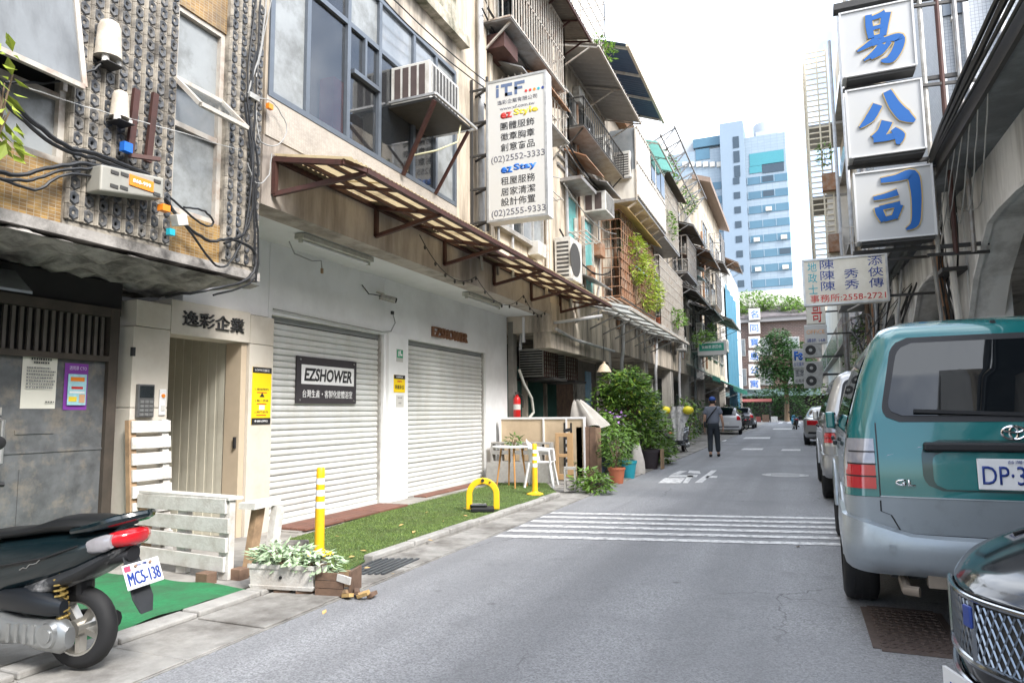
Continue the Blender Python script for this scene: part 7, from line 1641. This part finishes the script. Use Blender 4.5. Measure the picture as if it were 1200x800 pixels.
teal_body = M('scooter dark teal', (.003, .010, .013), .2, .0, var=.05, coat=.5); scratched = M('scratched grey plastic', (.02, .022, .025), .5, var=.2, scale=12, dirt=(.5, .5, .5), damt=.95, dscale=6, dpos=.545)
sc = scooter('dark teal scooter with scratched side parked tail to the road', teal_body, scratched, 'MC5-138', (-3.47, 2.52, .02), R(100))
# ================================================================== STREET ITEMS
def bollard(label, p):
    t = thing('bollard', label, 'bollard', p, 'yellow bollards')
    x, y, z = p
    MB().lathe([(.13, 0), (.13, .012), (.10, .025), (.06, .035), (.05, .05)], p, 20).build('base', yellow_plastic, t, smooth=40)
    h = [.05, .42, .48, .53, .585, .635, .69, .77]
    for k in range(7):
        m = (yellow_plastic, M('reflective white', (.78, .80, .84), .35, var=.05))[k % 2]
        MB().lathe([(.044 - .001 * k, h[k]), (.0435 - .001 * k, h[k + 1])] + ([(.03, .785), (.0, .787)] if k == 6 else []), p, 16, cap=False).build('band' if k % 2 else 'post', m, t, smooth=40)
bollard('nearer yellow bollard with white bands standing by the turf edge', gp(374, 650, .03)); bollard('farther yellow bollard with white bands beside the white chair', gp(627, 579, .03))
# parking lock
p = gp(566, 599, .03); t = thing('parking_lock', 'yellow arched parking lock raised on the turf', 'parking lock', p)
A0 = Vector((.93, .36, 0)); N = 22; hw, hh = .215, .40
def arc(r1, k): a = math.pi * k / N; return (math.cos(a) * (hw - r1), (hh - hw) + math.sin(a) * (hw - r1))
mb = MB(); dpt = Vector((-.36, .93, 0)) * .06
pts_o = [(hw, 0)] + [arc(0, k) for k in range(N + 1)] + [(-hw, 0)]; pts_i = [(hw - .075, 0)] + [arc(.075, k) for k in range(N + 1)] + [(-hw + .075, 0)]
for i in range(len(pts_o) - 1):
    q = [p + A0 * a + VZ * (b + .03) for a, b in (pts_o[i], pts_o[i + 1], pts_i[i + 1], pts_i[i])]; mb.hexa([v - dpt / 2 for v in q] + [v + dpt / 2 for v in q])
mb.build('arch', yellow_plastic, t, weld=True, bevel=.008)
MB().obox(p + Vector((0, 0, .03)), (.30, .20, .06), (0, 0, R(21))).build('base', trim_black, t, bevel=.015); MB().obox(p + Vector((-.05, -.02, .075)), (.22, .10, .05), (0, 0, R(21))).build('motor_cover', black_gloss, t, bevel=.015)
MB().cyl(p + Vector((0, 0, .40)) - dpt * .55, p + Vector((0, 0, .40)) - dpt * .75, .022, n=12).build('lock_face', ink_black, t); text('P', p + Vector((.09, .035, .37)) - dpt * .6, .03, .035, ink_black, t, A0, VZ, .02, .003)
# white planter with variegated plant, and broken crate
p = gp(326, 697, .0); t = thing('planter_box', 'white trough planter with variegated ivy at the kerb', 'planter', p)
ax = Vector((.985, .17, 0)); ay = Vector((-.17, .985, 0))
def trough(c, L, W, H, m, parent, name, tk=.02):
    mb = MB()
    for (a0, a1, b0, b1) in ((-L, L, -W, -W + tk), (-L, L, W - tk, W), (-L, -L + tk, -W + tk, W - tk), (L - tk, L, -W + tk, W - tk), (-L, L, -W, W)):
        h = H if (a0, b1) != (-L, W) or b0 != -W else .03
        f = .94
        mb.hexa([c + ax * (a * f) + ay * (b * f) for a, b in ((a0, b0), (a1, b0), (a1, b1), (a0, b1))] + [c + ax * a + ay * b + VZ * h for a, b in ((a0, b0), (a1, b0), (a1, b1), (a0, b1))])
    return mb.build(name, m, parent, bevel=.004)
c0 = Vector((p.x, p.y + .10, .035)); trough(c0, .265, .10, .175, pallet_white, t, 'trough')
MB().hexa([c0 + ax * a + ay * b + VZ * .150 for a, b in ((-.27, -.108), (.27, -.108), (.27, -.098), (-.27, -.098))] + [c0 + ax * a + ay * b + VZ * .18 for a, b in ((-.27, -.108), (.27, -.108), (.27, -.098), (-.27, -.098))]).build('rim', pallet_white, t); MB().cyl(c0 - ay * .10 + VZ * .09, c0 - ay * .108 + VZ * .09, .012, n=8).build('drain_plug', trim_black, t)
MB().obox(c0 + VZ * .14, (.50, .17, .02), (0, 0, R(10))).build('soil', soil, t)
for k in range(3): MB().obox(c0 + ax * (-.18 + k * .17) + VZ * -.018, (.12, .16, .034), (0, 0, R(10 + k * 6))).build('foot_brick', wood_dark, t)
foliage('', '', '', [(c0 + VZ * .23, (.27, .13, .08), 260), (c0 + ax * .26 + VZ * .19, (.16, .12, .09), 120), (c0 + ax * -.12 + VZ * .25, (.18, .12, .08), 120)], leaf_v, .075, parent=t)
t = thing('broken_crate', 'weathered broken wooden crate at the end of the white planter', 'crate', gp(392, 697)); c1 = c0 + ax * .40 + ay * .02
for k in range(3): MB().obox(c1 + ax * -.02 - ay * .1 + VZ * (.0 + k * .055), (.22, .018, .05), (0, 0, R(10))).build('slat', wood_dark, t)
MB().obox(c1 + ax * .13 + VZ * .07, (.02, .22, .16), (0, 0, R(16))).build('end_board', wood_dark, t); MB().obox(c1 + ax * .10 - ay * .12 + VZ * .10, (.12, .015, .05), (0, R(8), R(-5))).build('pale_chip', pallet_white, t); MB().obox(c1 + ay * .1 + VZ * .05, (.24, .02, .12), (0, 0, R(10))).build('back_board', wood_raw, t)
for k in range(7): MB().obox(c1 + ax * (.05 + .04 * k) - ay * (.06 + .03 * (k % 3)) + VZ * (-.01 + .015 * (k % 2)), (.09, .04, .025), (random.uniform(-.4, .4), random.uniform(-.4, .4), random.uniform(0, 3))).build('splinter', (wood_dark, wood_raw, dead_leaf)[k % 3], t)
# white pallet screen
t = thing('pallet_screen', 'low whitewashed pallet screen standing behind the scooter', 'pallet', (-4.6, 4.25, 0))
a, b = Vector((-5.30, 4.32, 0)), Vector((-4.20, 4.20, 0)); d = (b - a).normalized(); nrm = Vector((d.y, -d.x, 0)) * 1
for k, z in enumerate((.14, .285, .43, .575)): MB().bar(a + VZ * z - d * .02 * (k % 2), b + VZ * (z + .004 * k) + d * .02 * (k % 3), .025, .115).build('board', pallet_white, t, bevel=.003, seg=1)
for s in (.02, .5, .97): q = a.lerp(b, s); MB().box(q.x - .05, q.x + .05, q.y + .016, q.y + .075, .02, .63).build('stile', (wood_raw, pallet_white)[int(s * 2) % 2], t)
MB().bar(a + VZ * .65 + Vector((0, .06, 0)), b + VZ * .645 + Vector((.04, .06, 0)), .14, .022).build('top_board', pallet_white, t); MB().obox((-4.28, 4.1, .05), (.12, .1, .1)).build('wood_foot', wood_dark, t, bevel=.005); MB().obox((-4.14, 4.30, .05), (.10, .1, .1)).build('wood_foot', wood_dark, t, bevel=.005)
for k, (x, dz) in enumerate(((-4.12, .55), (-4.04, .50))): MB().obox((x, 4.42 + k * .14, .30), (.06, .09, dz), (R(-6), R(4), 0)).build('end_post', (wood_raw, pallet_white)[k], t)
MB().obox((-4.08, 4.44, .585), (.15, .34, .05), (0, 0, R(6))).build('end_cap_board', pallet_white, t)
t = thing('upright_pallet', 'narrow whitewashed pallet leaning on the cream doorway column', 'pallet', (-5.35, 4.5, 0))
for k in range(9): MB().obox((-5.30 - .012 * k, 4.48, .08 + k * .141), (.022, .40, .105), (0, R(-5), 0)).build('board', pallet_white, t, bevel=.003, seg=1)
for y in (4.30, 4.64): MB().obox((-5.385, y, .64), (.05, .07, 1.26), (0, R(-5), 0)).build('runner', (wood_raw, pallet_white)[y > 4.5], t)
t = thing('concrete_block', 'rough broken concrete block at the corner of the turf', 'block', gp(333, 640)); q = gp(335, 641, .06); MB().obox(q, (.40, .16, .11), (0, 0, R(28))).build('block', concrete_old, t, bevel=.012); MB().obox(q + Vector((-.22, -.1, .0)), (.14, .14, .10), (0, 0, R(40))).build('chip', concrete, t, bevel=.015)
# ------------------------------------------------------------------ furniture cluster after the shop
t = thing('small_table', 'small white topped table with orange wooden legs by the chair', 'table', (-4.6, 10.9, 0))
tc = Vector((-4.62, 11.05, .70)); MB().lathe([(.33, 0), (.34, .008), (.34, .022), (.33, .03)], tc, 28).build('top', white_plastic, t, smooth=30)
for k in range(4): a_ = .6 + k * math.pi / 2; MB().cyl(tc + Vector((math.cos(a_) * .18, math.sin(a_) * .18, 0)), (tc.x + math.cos(a_) * .27, tc.y + math.sin(a_) * .27, .02), .018, .013, n=8).build('leg', M('orange timber', (.52, .25, .07), .6, var=.15), t, smooth=True)
foliage('table_plant', 'small pot plant on the white table', 'plant', [(tc + Vector((.0, .12, .12)), (.14, .14, .10), 60)], leaf_a, .09)
def chair(label, c, rz):
    t = thing('plastic_chair', label, 'chair', (0, 0, 0))
    MB().grid(lambda a, b: Vector((-.21 + a * .42, -.20 + b * .40, .42 - .02 * math.sin(a * math.pi) * math.sin(b * math.pi))), 6, 6).build('seat', white_plastic, t, smooth=True)
    mb = MB()
    def bk(a, b): th = (a - .5) * 2.6; return Vector((.24 * math.sin(th) * 1.0, .20 - .22 * (1 - math.cos(th)) * .9 + b * .06, .42 + b * (.40 - .16 * abs(a - .5) * 2)))
    mb.grid(bk, 14, 6); mb.build('backrest', white_plastic, t, smooth=True)
    for sx in (-1, 1):
        for sy in (-1, 1): MB().bar((sx * .19, sy * .18, .42), (sx * .25, sy * .25, 0), .045, .03).build('leg', white_plastic, t, bevel=.006)
        MB().tube([(sx * .24, -.2, .42), (sx * .25, -.18, .62), (sx * .25, .05, .64), (sx * .22, .18, .66)], .02, 8).build('armrest', white_plastic, t, smooth=True)
    t.location = c; t.rotation_euler = (0, 0, rz)
chair('white plastic armchair beside the small table', (-4.15, 11.25, .03), R(100))
grey_block = M('cinder block', (.33, .32, .30), .95, var=.2, scale=20, bump=.4, bscale=90)
def cinder(label, c, rz, up=True):
    t = thing('cinder_block', label, 'block', c); mb = MB(); mb.xf = Matrix.Translation(c) @ Matrix.Rotation(rz, 4, 'Z')
    L, W, H = (.39, .19, .19)
    for a in ((-L / 2, L / 2, -W / 2, -W / 2 + .03), (-L / 2, L / 2, W / 2 - .03, W / 2), (-L / 2, -L / 2 + .035, -W / 2 + .03, W / 2 - .03), (-.018, .018, -W / 2 + .03, W / 2 - .03), (L / 2 - .035, L / 2, -W / 2 + .03, W / 2 - .03)):
        if up: mb.box(a[2], a[3], 0, H, a[0] + L / 2, a[1] + L / 2)
        else: mb.box(a[0], a[1], 0, H, a[2] + W / 2, a[3] + W / 2)
    mb.build('block_shell', grey_block, t)
cinder('grey cinder block standing on end beside the leafy pots', gp(668, 576, .02), R(15), True)
for k in range(6): cinder(('left', 'middle', 'right')[k % 3] + ' cinder block in the ' + ('lower', 'upper')[k // 3] + ' row under the table', Vector((-5.25 + (k % 3) * .41, 12.0, .36 + (k // 3) * .195)), R(4), False)
t = thing('concrete_slab', 'grey concrete slab leaning below the cinder blocks', 'slab', (-5, 11.8, 0)); MB().obox((-4.86, 11.92, .19), (1.25, .10, .36), (R(-10), 0, 0)).build('slab', grey_block, t, bevel=.006); MB().box(-5.45, -4.25, 11.95, 12.25, .03, .355).build('backing_blocks', grey_block, t)
t = thing('plywood_screen', 'pale plywood screen with white top rail beyond the shutters', 'screen', (-4.7, 12.6, 0))
for k, (xa, xb) in enumerate(((-5.45, -4.55), (-4.54, -3.75))): MB().box(xa, xb, 12.5, 12.53, .1, 1.17).build('panel', ply, t)
MB().box(-5.47, -3.72, 12.48, 12.56, 1.17, 1.21).build('top_rail', white_plastic, t)
for x in (-5.47, -4.56, -4.1, -3.75): MB().box(x, x + .03, 12.47, 12.55, .0, 1.17).build('post', white_plastic, t)
t = thing('cut_board', 'upright wooden board with slots cut through it', 'board', gp(668, 560)); q = Vector((-3.9, 11.75, 0))
MB().box(q.x - .16, q.x - .10, q.y, q.y + .03, .1, .93).box(q.x + .06, q.x + .17, q.y, q.y + .03, .1, .93).box(q.x - .10, q.x + .06, q.y, q.y + .03, .86, .93).box(q.x - .10, q.x + .06, q.y, q.y + .03, .50, .56).box(q.x - .10, q.x + .06, q.y, q.y + .03, .1, .2).build('board', M('honey wood', (.48, .30, .15), .6, var=.15, scale=5), t, bevel=.006)
t = thing('tall_crate', 'tall brown timber crate among the potted plants', 'crate', (-3.75, 12.9, 0))
for k in range(3): MB().box(-3.90 + k * .13, -3.78 + k * .13, 12.5, 12.53, .05, 1.02).build('plank', wood_dark, t, bevel=.004, seg=1)
MB().box(-3.90, -3.51, 12.53, 12.85, .05, 1.0).build('inner_box', M('crate brown', (.22, .14, .09), .8, var=.2), t)
t = thing('stacked_chairs', 'black stacked chair frames beside the tall crate', 'chair', (-4.0, 12.6, 0))
for k in range(6): MB().bar((-4.08, 12.3, .25 + k * .14), (-3.94, 12.35, .28 + k * .14), .05, .06).build('frame_bar', black_m, t)
for x in (-4.08, -3.95): MB().bar((x, 12.33, 0), (x, 12.36, 1.1), .03).build('leg', black_m, t)
t = thing('folded_parasol', 'grey folded parasol cloth heaped over the plywood screen', 'parasol', (-3.95, 12.9, .9))
def para(a, b):
    r = .05 + .28 * b ** .8; th = a * 2 * math.pi
    rr = r * (1 + .25 * math.sin(th * 4)); return Vector((-4.0 + rr * math.cos(th) + .25 * b, 12.95 + rr * math.sin(th) * .6, 1.52 - b * .5 + .03 * math.sin(th * 4)))
MB().grid(para, 32, 8).build('cloth', M('grey canvas', (.36, .34, .31), .85, var=.15, scale=8), t, smooth=True); MB().cyl((-4.0, 12.95, 0), (-4.0, 12.95, 1.55), .016).build('pole', alu, t)
t = thing('fire_extinguisher', 'red fire extinguisher hung on the dark corner post', 'fire extinguisher', (-5.3, 13.3, 1.1))
q = wx(606, 489, -5.35); MB().lathe([(.06, 0), (.075, .02), (.075, .36), (.06, .41), (.03, .44), (.03, .47)], q, 18).build('cylinder', M('extinguisher red', (.52, .02, .02), .3, var=.05), t, smooth=40); MB().lathe([(.0765, .16), (.0765, .27)], q, 18, cap=False).build('label_band', sign_white, t, smooth=True); MB().obox(q + Vector((0, 0, .50)), (.04, .12, .05)).build('valve', ac_dark, t); MB().tube([q + Vector((.03, .03, .5)), q + Vector((.1, .1, .42)), q + Vector((.09, .1, .2))], .012, 6).build('hose', black_m, t, smooth=True)
MB().box(-5.56, -5.44, 13.15, 13.35, 0, 3.2).build('corner_post', M('old post', (.2, .19, .17), .8, var=.2), G)
MB().slab([(-5.3, 17.9, 1.2), (-5.3, 18.4, 1.2), (-5.3, 18.4, 2.4), (-5.3, 17.9, 2.4)], (.03, 0, 0)).build('notice_board', M('notice blue', (.25, .42, .58), .6, var=.3, scale=6), D2)
t = thing('pendant_lamp', 'cream pendant lamp shade hanging above the leafy bush', 'lamp', (-4.2, 14.6, 2.5)); MB().lathe([(.17, 0), (.10, .14), (.03, .2), (.03, .24)], wx(708, 436, -4.0), 16, cap=False).build('shade', M('shade cream', (.55, .45, .32), .6), t, smooth=True); q = wx(708, 436, -4.0); MB().cyl(q + VZ * .24, q + VZ * .75, .006).build('cord', black_m, t)
# ------------------------------------------------------------------ pots and plants
def pot(name, label, c, r, h, m, rim=True):
    t = thing(name, label, 'pot', c); MB().lathe([(r * .74, 0), (r, h * .86), (r * 1.08, h * .86), (r * 1.08, h), (r * .92, h), (r * .88, h * .8), (r * .05, h * .8)], c, 20, cap=False).build('body', m, t, smooth=40); MB().cyl(Vector(c) + VZ * h * .8, Vector(c) + VZ * h * .84, r * .9, n=18).build('soil', soil, t); return t
ptA = gp(723, 566); pot('terracotta_pot', 'terracotta pot at the front of the plant row', ptA, .15, .29, M('terracotta'))
ptB = gp(736, 560); pot('teal_bucket', 'teal plastic bucket planted with flowers', ptB, .17, .34, M('teal plastic', (.015, .25, .32), .4, var=.08))
ptC = gp(760, 549); pot('dark_planter', 'big dark planter under the tall leafy bush', ptC, .27, .44, M('dark planter', (.05, .04, .045), .5, var=.2))
MB().obox(ptC + Vector((.31, .05, .22)), (.03, .30, .44)).build('side_board', wood_raw, bpy.data.objects['dark_planter'])
foliage('potted_plant', 'leafy green plant in the terracotta pot', 'plant', [(ptA + Vector((-.05, .1, .62)), (.30, .30, .36), 260)], leaf_a, .13)
t = foliage('flowering_plant', 'pale green flowering plant in the teal bucket', 'plant', [(ptB + Vector((-.15, .05, .75)), (.34, .34, .42), 300), (ptB + Vector((-.45, .3, .85)), (.4, .4, .45), 300)], leaf_b, .12)
fl = MB(); [leaf(fl, ptB + Vector((random.uniform(-.9, .0), random.uniform(-.1, .6), random.uniform(1.0, 1.35))), Vector((random.uniform(-1, 1), random.uniform(-1, 1), .5)), .08, 0, .8) for _ in range(40)]; fl.build('flowers', M('purple petals', (.42, .22, .55), .6, island=.3), t)
bc = Vector((-3.6, 15.6, 0))
tb = foliage('tall_bush', 'tall dense leafy bush in the dark planter', 'shrub', [(bc + Vector(c), r, n) for c, r, n in (((0, 0, 1.25), (.62, .8, .55), 620), ((-.05, .1, 1.75), (.55, .75, .4), 480), ((-.45, -.45, 1.45), (.36, .45, .5), 240), ((.2, .8, 1.15), (.4, .6, .55), 260), ((-.25, -.45, 1.95), (.3, .35, .28), 150), ((.12, .45, 2.08), (.26, .34, .24), 130), ((.3, -.2, .8), (.3, .45, .32), 180), ((.05, -.1, 2.15), (.2, .2, .22), 70))], leaf_b, .15)
for mm, sz, nn in ((leaf_a, .19, 330), (leaf_y, .11, 300), (leaf_c, .14, 420)):
    mb = MB(); [leaves(mb, bc + Vector(c), r, int(nn * w), sz) for c, r, w in (((.05, 0, 1.35), (.68, .85, .65), 1.0), ((-.1, 0, 1.85), (.55, .75, .42), .6))]; mb.build('foliage', mm, tb)
sp = MB(); [sp.tube([bc + Vector((0, 0, .4)), bc + Vector((dx * .5, dy * .5, 1.2)), bc + Vector((dx, dy, zz))], [.02, .014, .005], 5) for dx, dy, zz in ((-.4, -.5, 2.3), (.3, .5, 2.35), (0, -.1, 2.4), (-.5, .3, 2.1), (.4, -.3, 1.8))]; sp.build('stem', stem_m, tb)
foliage('tall_bush', 'lighter leafy shrub spilling toward the road below the tall bush', 'shrub', [(Vector((-3.35, 16.9, .75)), (.5, .8, .7), 620), (Vector((-3.2, 17.3, .35)), (.35, .6, .35), 300), (Vector((-3.5, 16.2, 1.5)), (.5, .6, .5), 360)], leaf_b, .17)
foliage('low_plant', 'broad leaved green plants spilling over the kerb by the cinder block', 'plant', [(gp(688, 562, .20), (.24, .26, .20), 160), (gp(702, 565, .18), (.22, .24, .18), 140)], leaf_b, .12)
MB().obox(gp(700, 568, .07), (.42, .18, .14), (0, 0, R(20))).build('dark_trough', trim_black, bpy.data.objects['low_plant'])
p = gp(682, 566, .1); pot('white_pot', 'small white pot with bright leaves by the cinder block', gp(682, 563), .10, .22, white_plastic); foliage('potted_plant', 'bright leaves in the small white pot', 'plant', [(gp(682, 563) + VZ * .34, (.16, .16, .14), 70)], leaf_b, .11)
foliage('pot_grass', 'grassy pale plant crowding behind the flower buckets', 'plant', [(Vector((-3.75, 13.6, .9)), (.35, .6, .45), 380), (Vector((-3.9, 14.4, .6)), (.4, .6, .5), 300)], leaf_b, .13)
t = thing('white_sack', 'crumpled white sack standing between bucket and planter', 'sack', gp(747, 555)); q = gp(747, 555)
MB().grid(lambda a, b: q + Vector((( .15 - .09 * b ** 3) * math.cos(a * 6.283) * (1 + .12 * math.sin(a * 25 + b * 5)), (.13 - .08 * b ** 3) * math.sin(a * 6.283), b * .62 + .02 * math.sin(a * 30))), 24, 10).build('sack', M('sack white', (.55, .52, .48), .8, var=.15, scale=12), t, smooth=True)
t = thing('dark_cover', 'dark blue tarpaulin heap behind the flower pots', 'tarpaulin', (-4.0, 14.2, 0)); MB().grid(lambda a, b: Vector((-4.6 + a * .9, 13.6 + b * 1.2, .1 + 1.15 * math.sin(a * math.pi) ** .5 * math.sin(b * math.pi) ** .5 + .05 * math.sin(a * 17 + b * 9))), 20, 20).build('sheet', M('navy tarp', (.02, .035, .06), .6, var=.2), t, smooth=True)
for k, (y, lab) in enumerate(((23.5, 'potted shrub on the kerb past the aproned scooter'), (27.0, 'round potted shrub on the left kerb'), (30.5, 'yellow flowering potted shrub farther on the left'), (44.5, 'leafy shrub beyond the white hatchback'), (47.5, 'tall leafy shrub near the far green awning'), (56, 'bushy plant at the end of the left row'))):
    foliage('kerb_shrub', lab, 'shrub', [(Vector((-4.0, y, .8 + .15 * (k % 3))), (.5, .8, .75 + .2 * (k % 2)), 320)], (leaf_a, leaf_b, leaf_c)[k % 3], .2)
# ------------------------------------------------------------------ other scooters
scooter('black scooter parked by the leafy bush', M('scooter black', (.012, .013, .016), .2, .1, var=.05, coat=.8), M('scooter charcoal', (.04, .045, .05), .5, var=.1), None, (-3.55, 19.4, .01), R(75))
sc2 = scooter('scooter wearing a white riding apron beside the walking man', M('scooter grey', (.10, .11, .12), .3, .2, var=.05, coat=.6), M('scooter charcoal'), None, (-3.45, 22.6, .01), R(176))
scooter('blue scooter standing far ahead near the silver sedan', M('scooter blue', (.02, .25, .42), .3, var=.05, coat=.6), M('scooter charcoal'), None, (-.15, 49.5, .01), R(8))
scooter('dark scooter parked near the far green awning', M('scooter black'), M('scooter charcoal'), None, (-3.4, 47.0, .01), R(60)); scooter('grey scooter parked farthest on the left', M('scooter grey'), M('scooter charcoal'), None, (-3.3, 49.5, .01), R(65))
t = thing('riding_apron', 'white printed riding apron with yellow hand muffs over a scooter', 'scooter cover', (-3.4, 21.2, .4))
def apr(a, b):
    w = [.17, .19, .2, .24, .30, .34, .33, .24][min(7, int(b * 7.99))]; x = (a - .5) * 2 * w
    return Vector((-3.42 + x, 21.18 + .16 * (x / .3) ** 2 + .03 * math.sin(a * 18), .42 + b * 1.02))
apm = M('apron print', (.55, .55, .54), .8, var=.1, scale=6, dirt=(.12, .12, .13), damt=.8, dscale=14, dpos=.53)
MB().grid(apr, 18, 20).build('apron', apm, t, smooth=True)
for s in (-1, 1): MB().ball((-3.42 + s * .34, 21.3, 1.32), (.17, .2, .13), 12, 8).build('hand_muff', M('muff yellow', (.72, .62, .03), .6, var=.2, scale=20), t, smooth=True)
# ------------------------------------------------------------------ walking man
skin = M('skin', (.50, .30, .21), .55, var=.06); shirt_m = M('shirt grey', (.15, .165, .20), .85, var=.12, scale=14); trouser_m = M('trousers navy', (.022, .028, .036), .85, var=.15, scale=10)
def skin_mesh(name, vs, es, rad, root, m, parent, sub=2):
    me = bpy.data.meshes.new(name); me.from_pydata([Vector(v) for v in vs], es, []); o = bpy.data.objects.new(name, me); col.objects.link(o)
    md = o.modifiers.new('s', 'SKIN'); md.use_smooth_shade = True
    for i, r_ in enumerate(rad): me.skin_vertices[0].data[i].radius = r_ if isinstance(r_, tuple) else (r_, r_)
    me.skin_vertices[0].data[root].use_root = True
    s2 = o.modifiers.new('d', 'SUBSURF'); s2.levels = sub; s2.render_levels = sub
    bake(o); o.data.materials.clear(); o.data.materials.append(m); o.data.polygons.foreach_set("use_smooth", [True] * len(o.data.polygons)); o.data.name = name
    o.parent = parent; ORIG[o.name] = Vector((0, 0, 0)); return o
man = thing('person', 'man in grey shirt and dark trousers with blue cap and shoulder strap walking away', 'person', (0, 0, 0))
V = [(0, 0, .92), (0, .01, 1.08), (0, .02, 1.26), (0, .0, 1.40), (0, .01, 1.47), (0, .03, 1.53), (0, .04, 1.62),
     (-.16, .0, 1.385), (-.23, -.02, 1.14), (-.25, .05, .92), (-.25, .08, .82), (.16, .0, 1.385), (.24, .0, 1.14), (.27, .10, .94), (.27, .15, .85),
     (-.085, 0, .86), (-.10, .06, .48), (-.10, -.10, .10), (-.10, -.02, .04), (.085, 0, .86), (.10, .10, .48), (.11, .12, .09), (.12, .22, .04)]
E1 = [(0, 1), (1, 2), (2, 3), (3, 4), (4, 5), (5, 6), (3, 7), (7, 8), (8, 9), (9, 10), (3, 11), (11, 12), (12, 13), (13, 14), (0, 15), (15, 16), (16, 17), (17, 18), (0, 19), (19, 20), (20, 21), (21, 22)]
skin_mesh('body', V, E1, [(.14, .10), (.15, .10), (.165, .11), (.13, .09), .055, .065, (.078, .092), .06, .045, .036, .03, .06, .045, .036, .03, .085, .06, .042, .04, .085, .06, .042, .04], 0, skin, man)
skin_mesh('shirt', [(0, 0, .90), V[1], V[2], V[3], (0, .01, 1.44), V[7], (-.215, -.015, 1.20), V[11], (.225, 0, 1.20)], [(0, 1), (1, 2), (2, 3), (3, 4), (3, 5), (5, 6), (3, 7), (7, 8)], [(.205, .15), (.20, .145), (.205, .145), (.155, .11), .075, .085, .088, .085, .088], 0, shirt_m, man)
skin_mesh('trousers', [(0, 0, 1.02), V[0], V[15], V[16], (-.10, -.09, .12), V[19], V[20], (.11, .115, .12)], [(0, 1), (1, 2), (2, 3), (3, 4), (1, 5), (5, 6), (6, 7)], [(.16, .12), (.165, .12), .105, .085, .07, .105, .085, .07], 1, trouser_m, man)
for c in ((-.10, -.03, .045), (.115, .19, .045)): MB().ball(c, (.05, .13, .045), 12, 8).build('shoe', black_m, man, smooth=True)
MB().ball((0, .035, 1.655), (.098, .115, .085), 16, 10).obox((0, .15, 1.64), (.15, .12, .018), (R(-8), 0, 0)).build('cap', M('cap blue', (.015, .06, .26), .7, var=.1), man, smooth=True); MB().ball((0, .02, 1.59), (.085, .10, .07), 14, 8).build('hair', M('hair black', (.012, .011, .01), .7, var=.1), man, smooth=True)
for s in (-1, 1): MB().ball((s * .085, .035, 1.59), (.015, .025, .035), 8, 6).build('ear', skin, man, smooth=True)
for s, c in ((-1, V[10]), (1, V[14])):
    c = Vector(c); mb = MB().ball(c + Vector((0, 0, -.04)), (.022, .042, .05), 10, 8)
    for k in range(4): mb.tube([c + Vector((0, -.03 + k * .02, -.075)), c + Vector((-s * .006, -.028 + k * .02, -.115)), c + Vector((-s * .02, -.022 + k * .018, -.14 + .008 * abs(k - 1.5)))], [.010, .009, .007], 6)
    mb.tube([c + Vector((0, .035, -.03)), c + Vector((-s * .02, .055, -.065)), c + Vector((-s * .025, .055, -.09))], [.011, .010, .008], 6); mb.build('hand', skin, man, smooth=True)
MB().tube([(.13, -.03, 1.455), (.09, -.115, 1.38), (0, -.155, 1.27), (-.10, -.16, 1.14), (-.185, -.09, 1.0), (-.20, .05, .96)], .017, 6).tube([(.13, -.03, 1.455), (.12, .08, 1.40), (0, .16, 1.25), (-.15, .14, 1.05), (-.20, .05, .96)], .017, 6).build('bag_strap', black_m, man, smooth=True)
MB().obox((-.225, .07, .93), (.08, .24, .17)).build('shoulder_bag', black_m, man, bevel=.02)
man.location = (-2.25, 20.3, 0); man.rotation_euler = (0, 0, R(4)); man.scale = (.98,) * 3
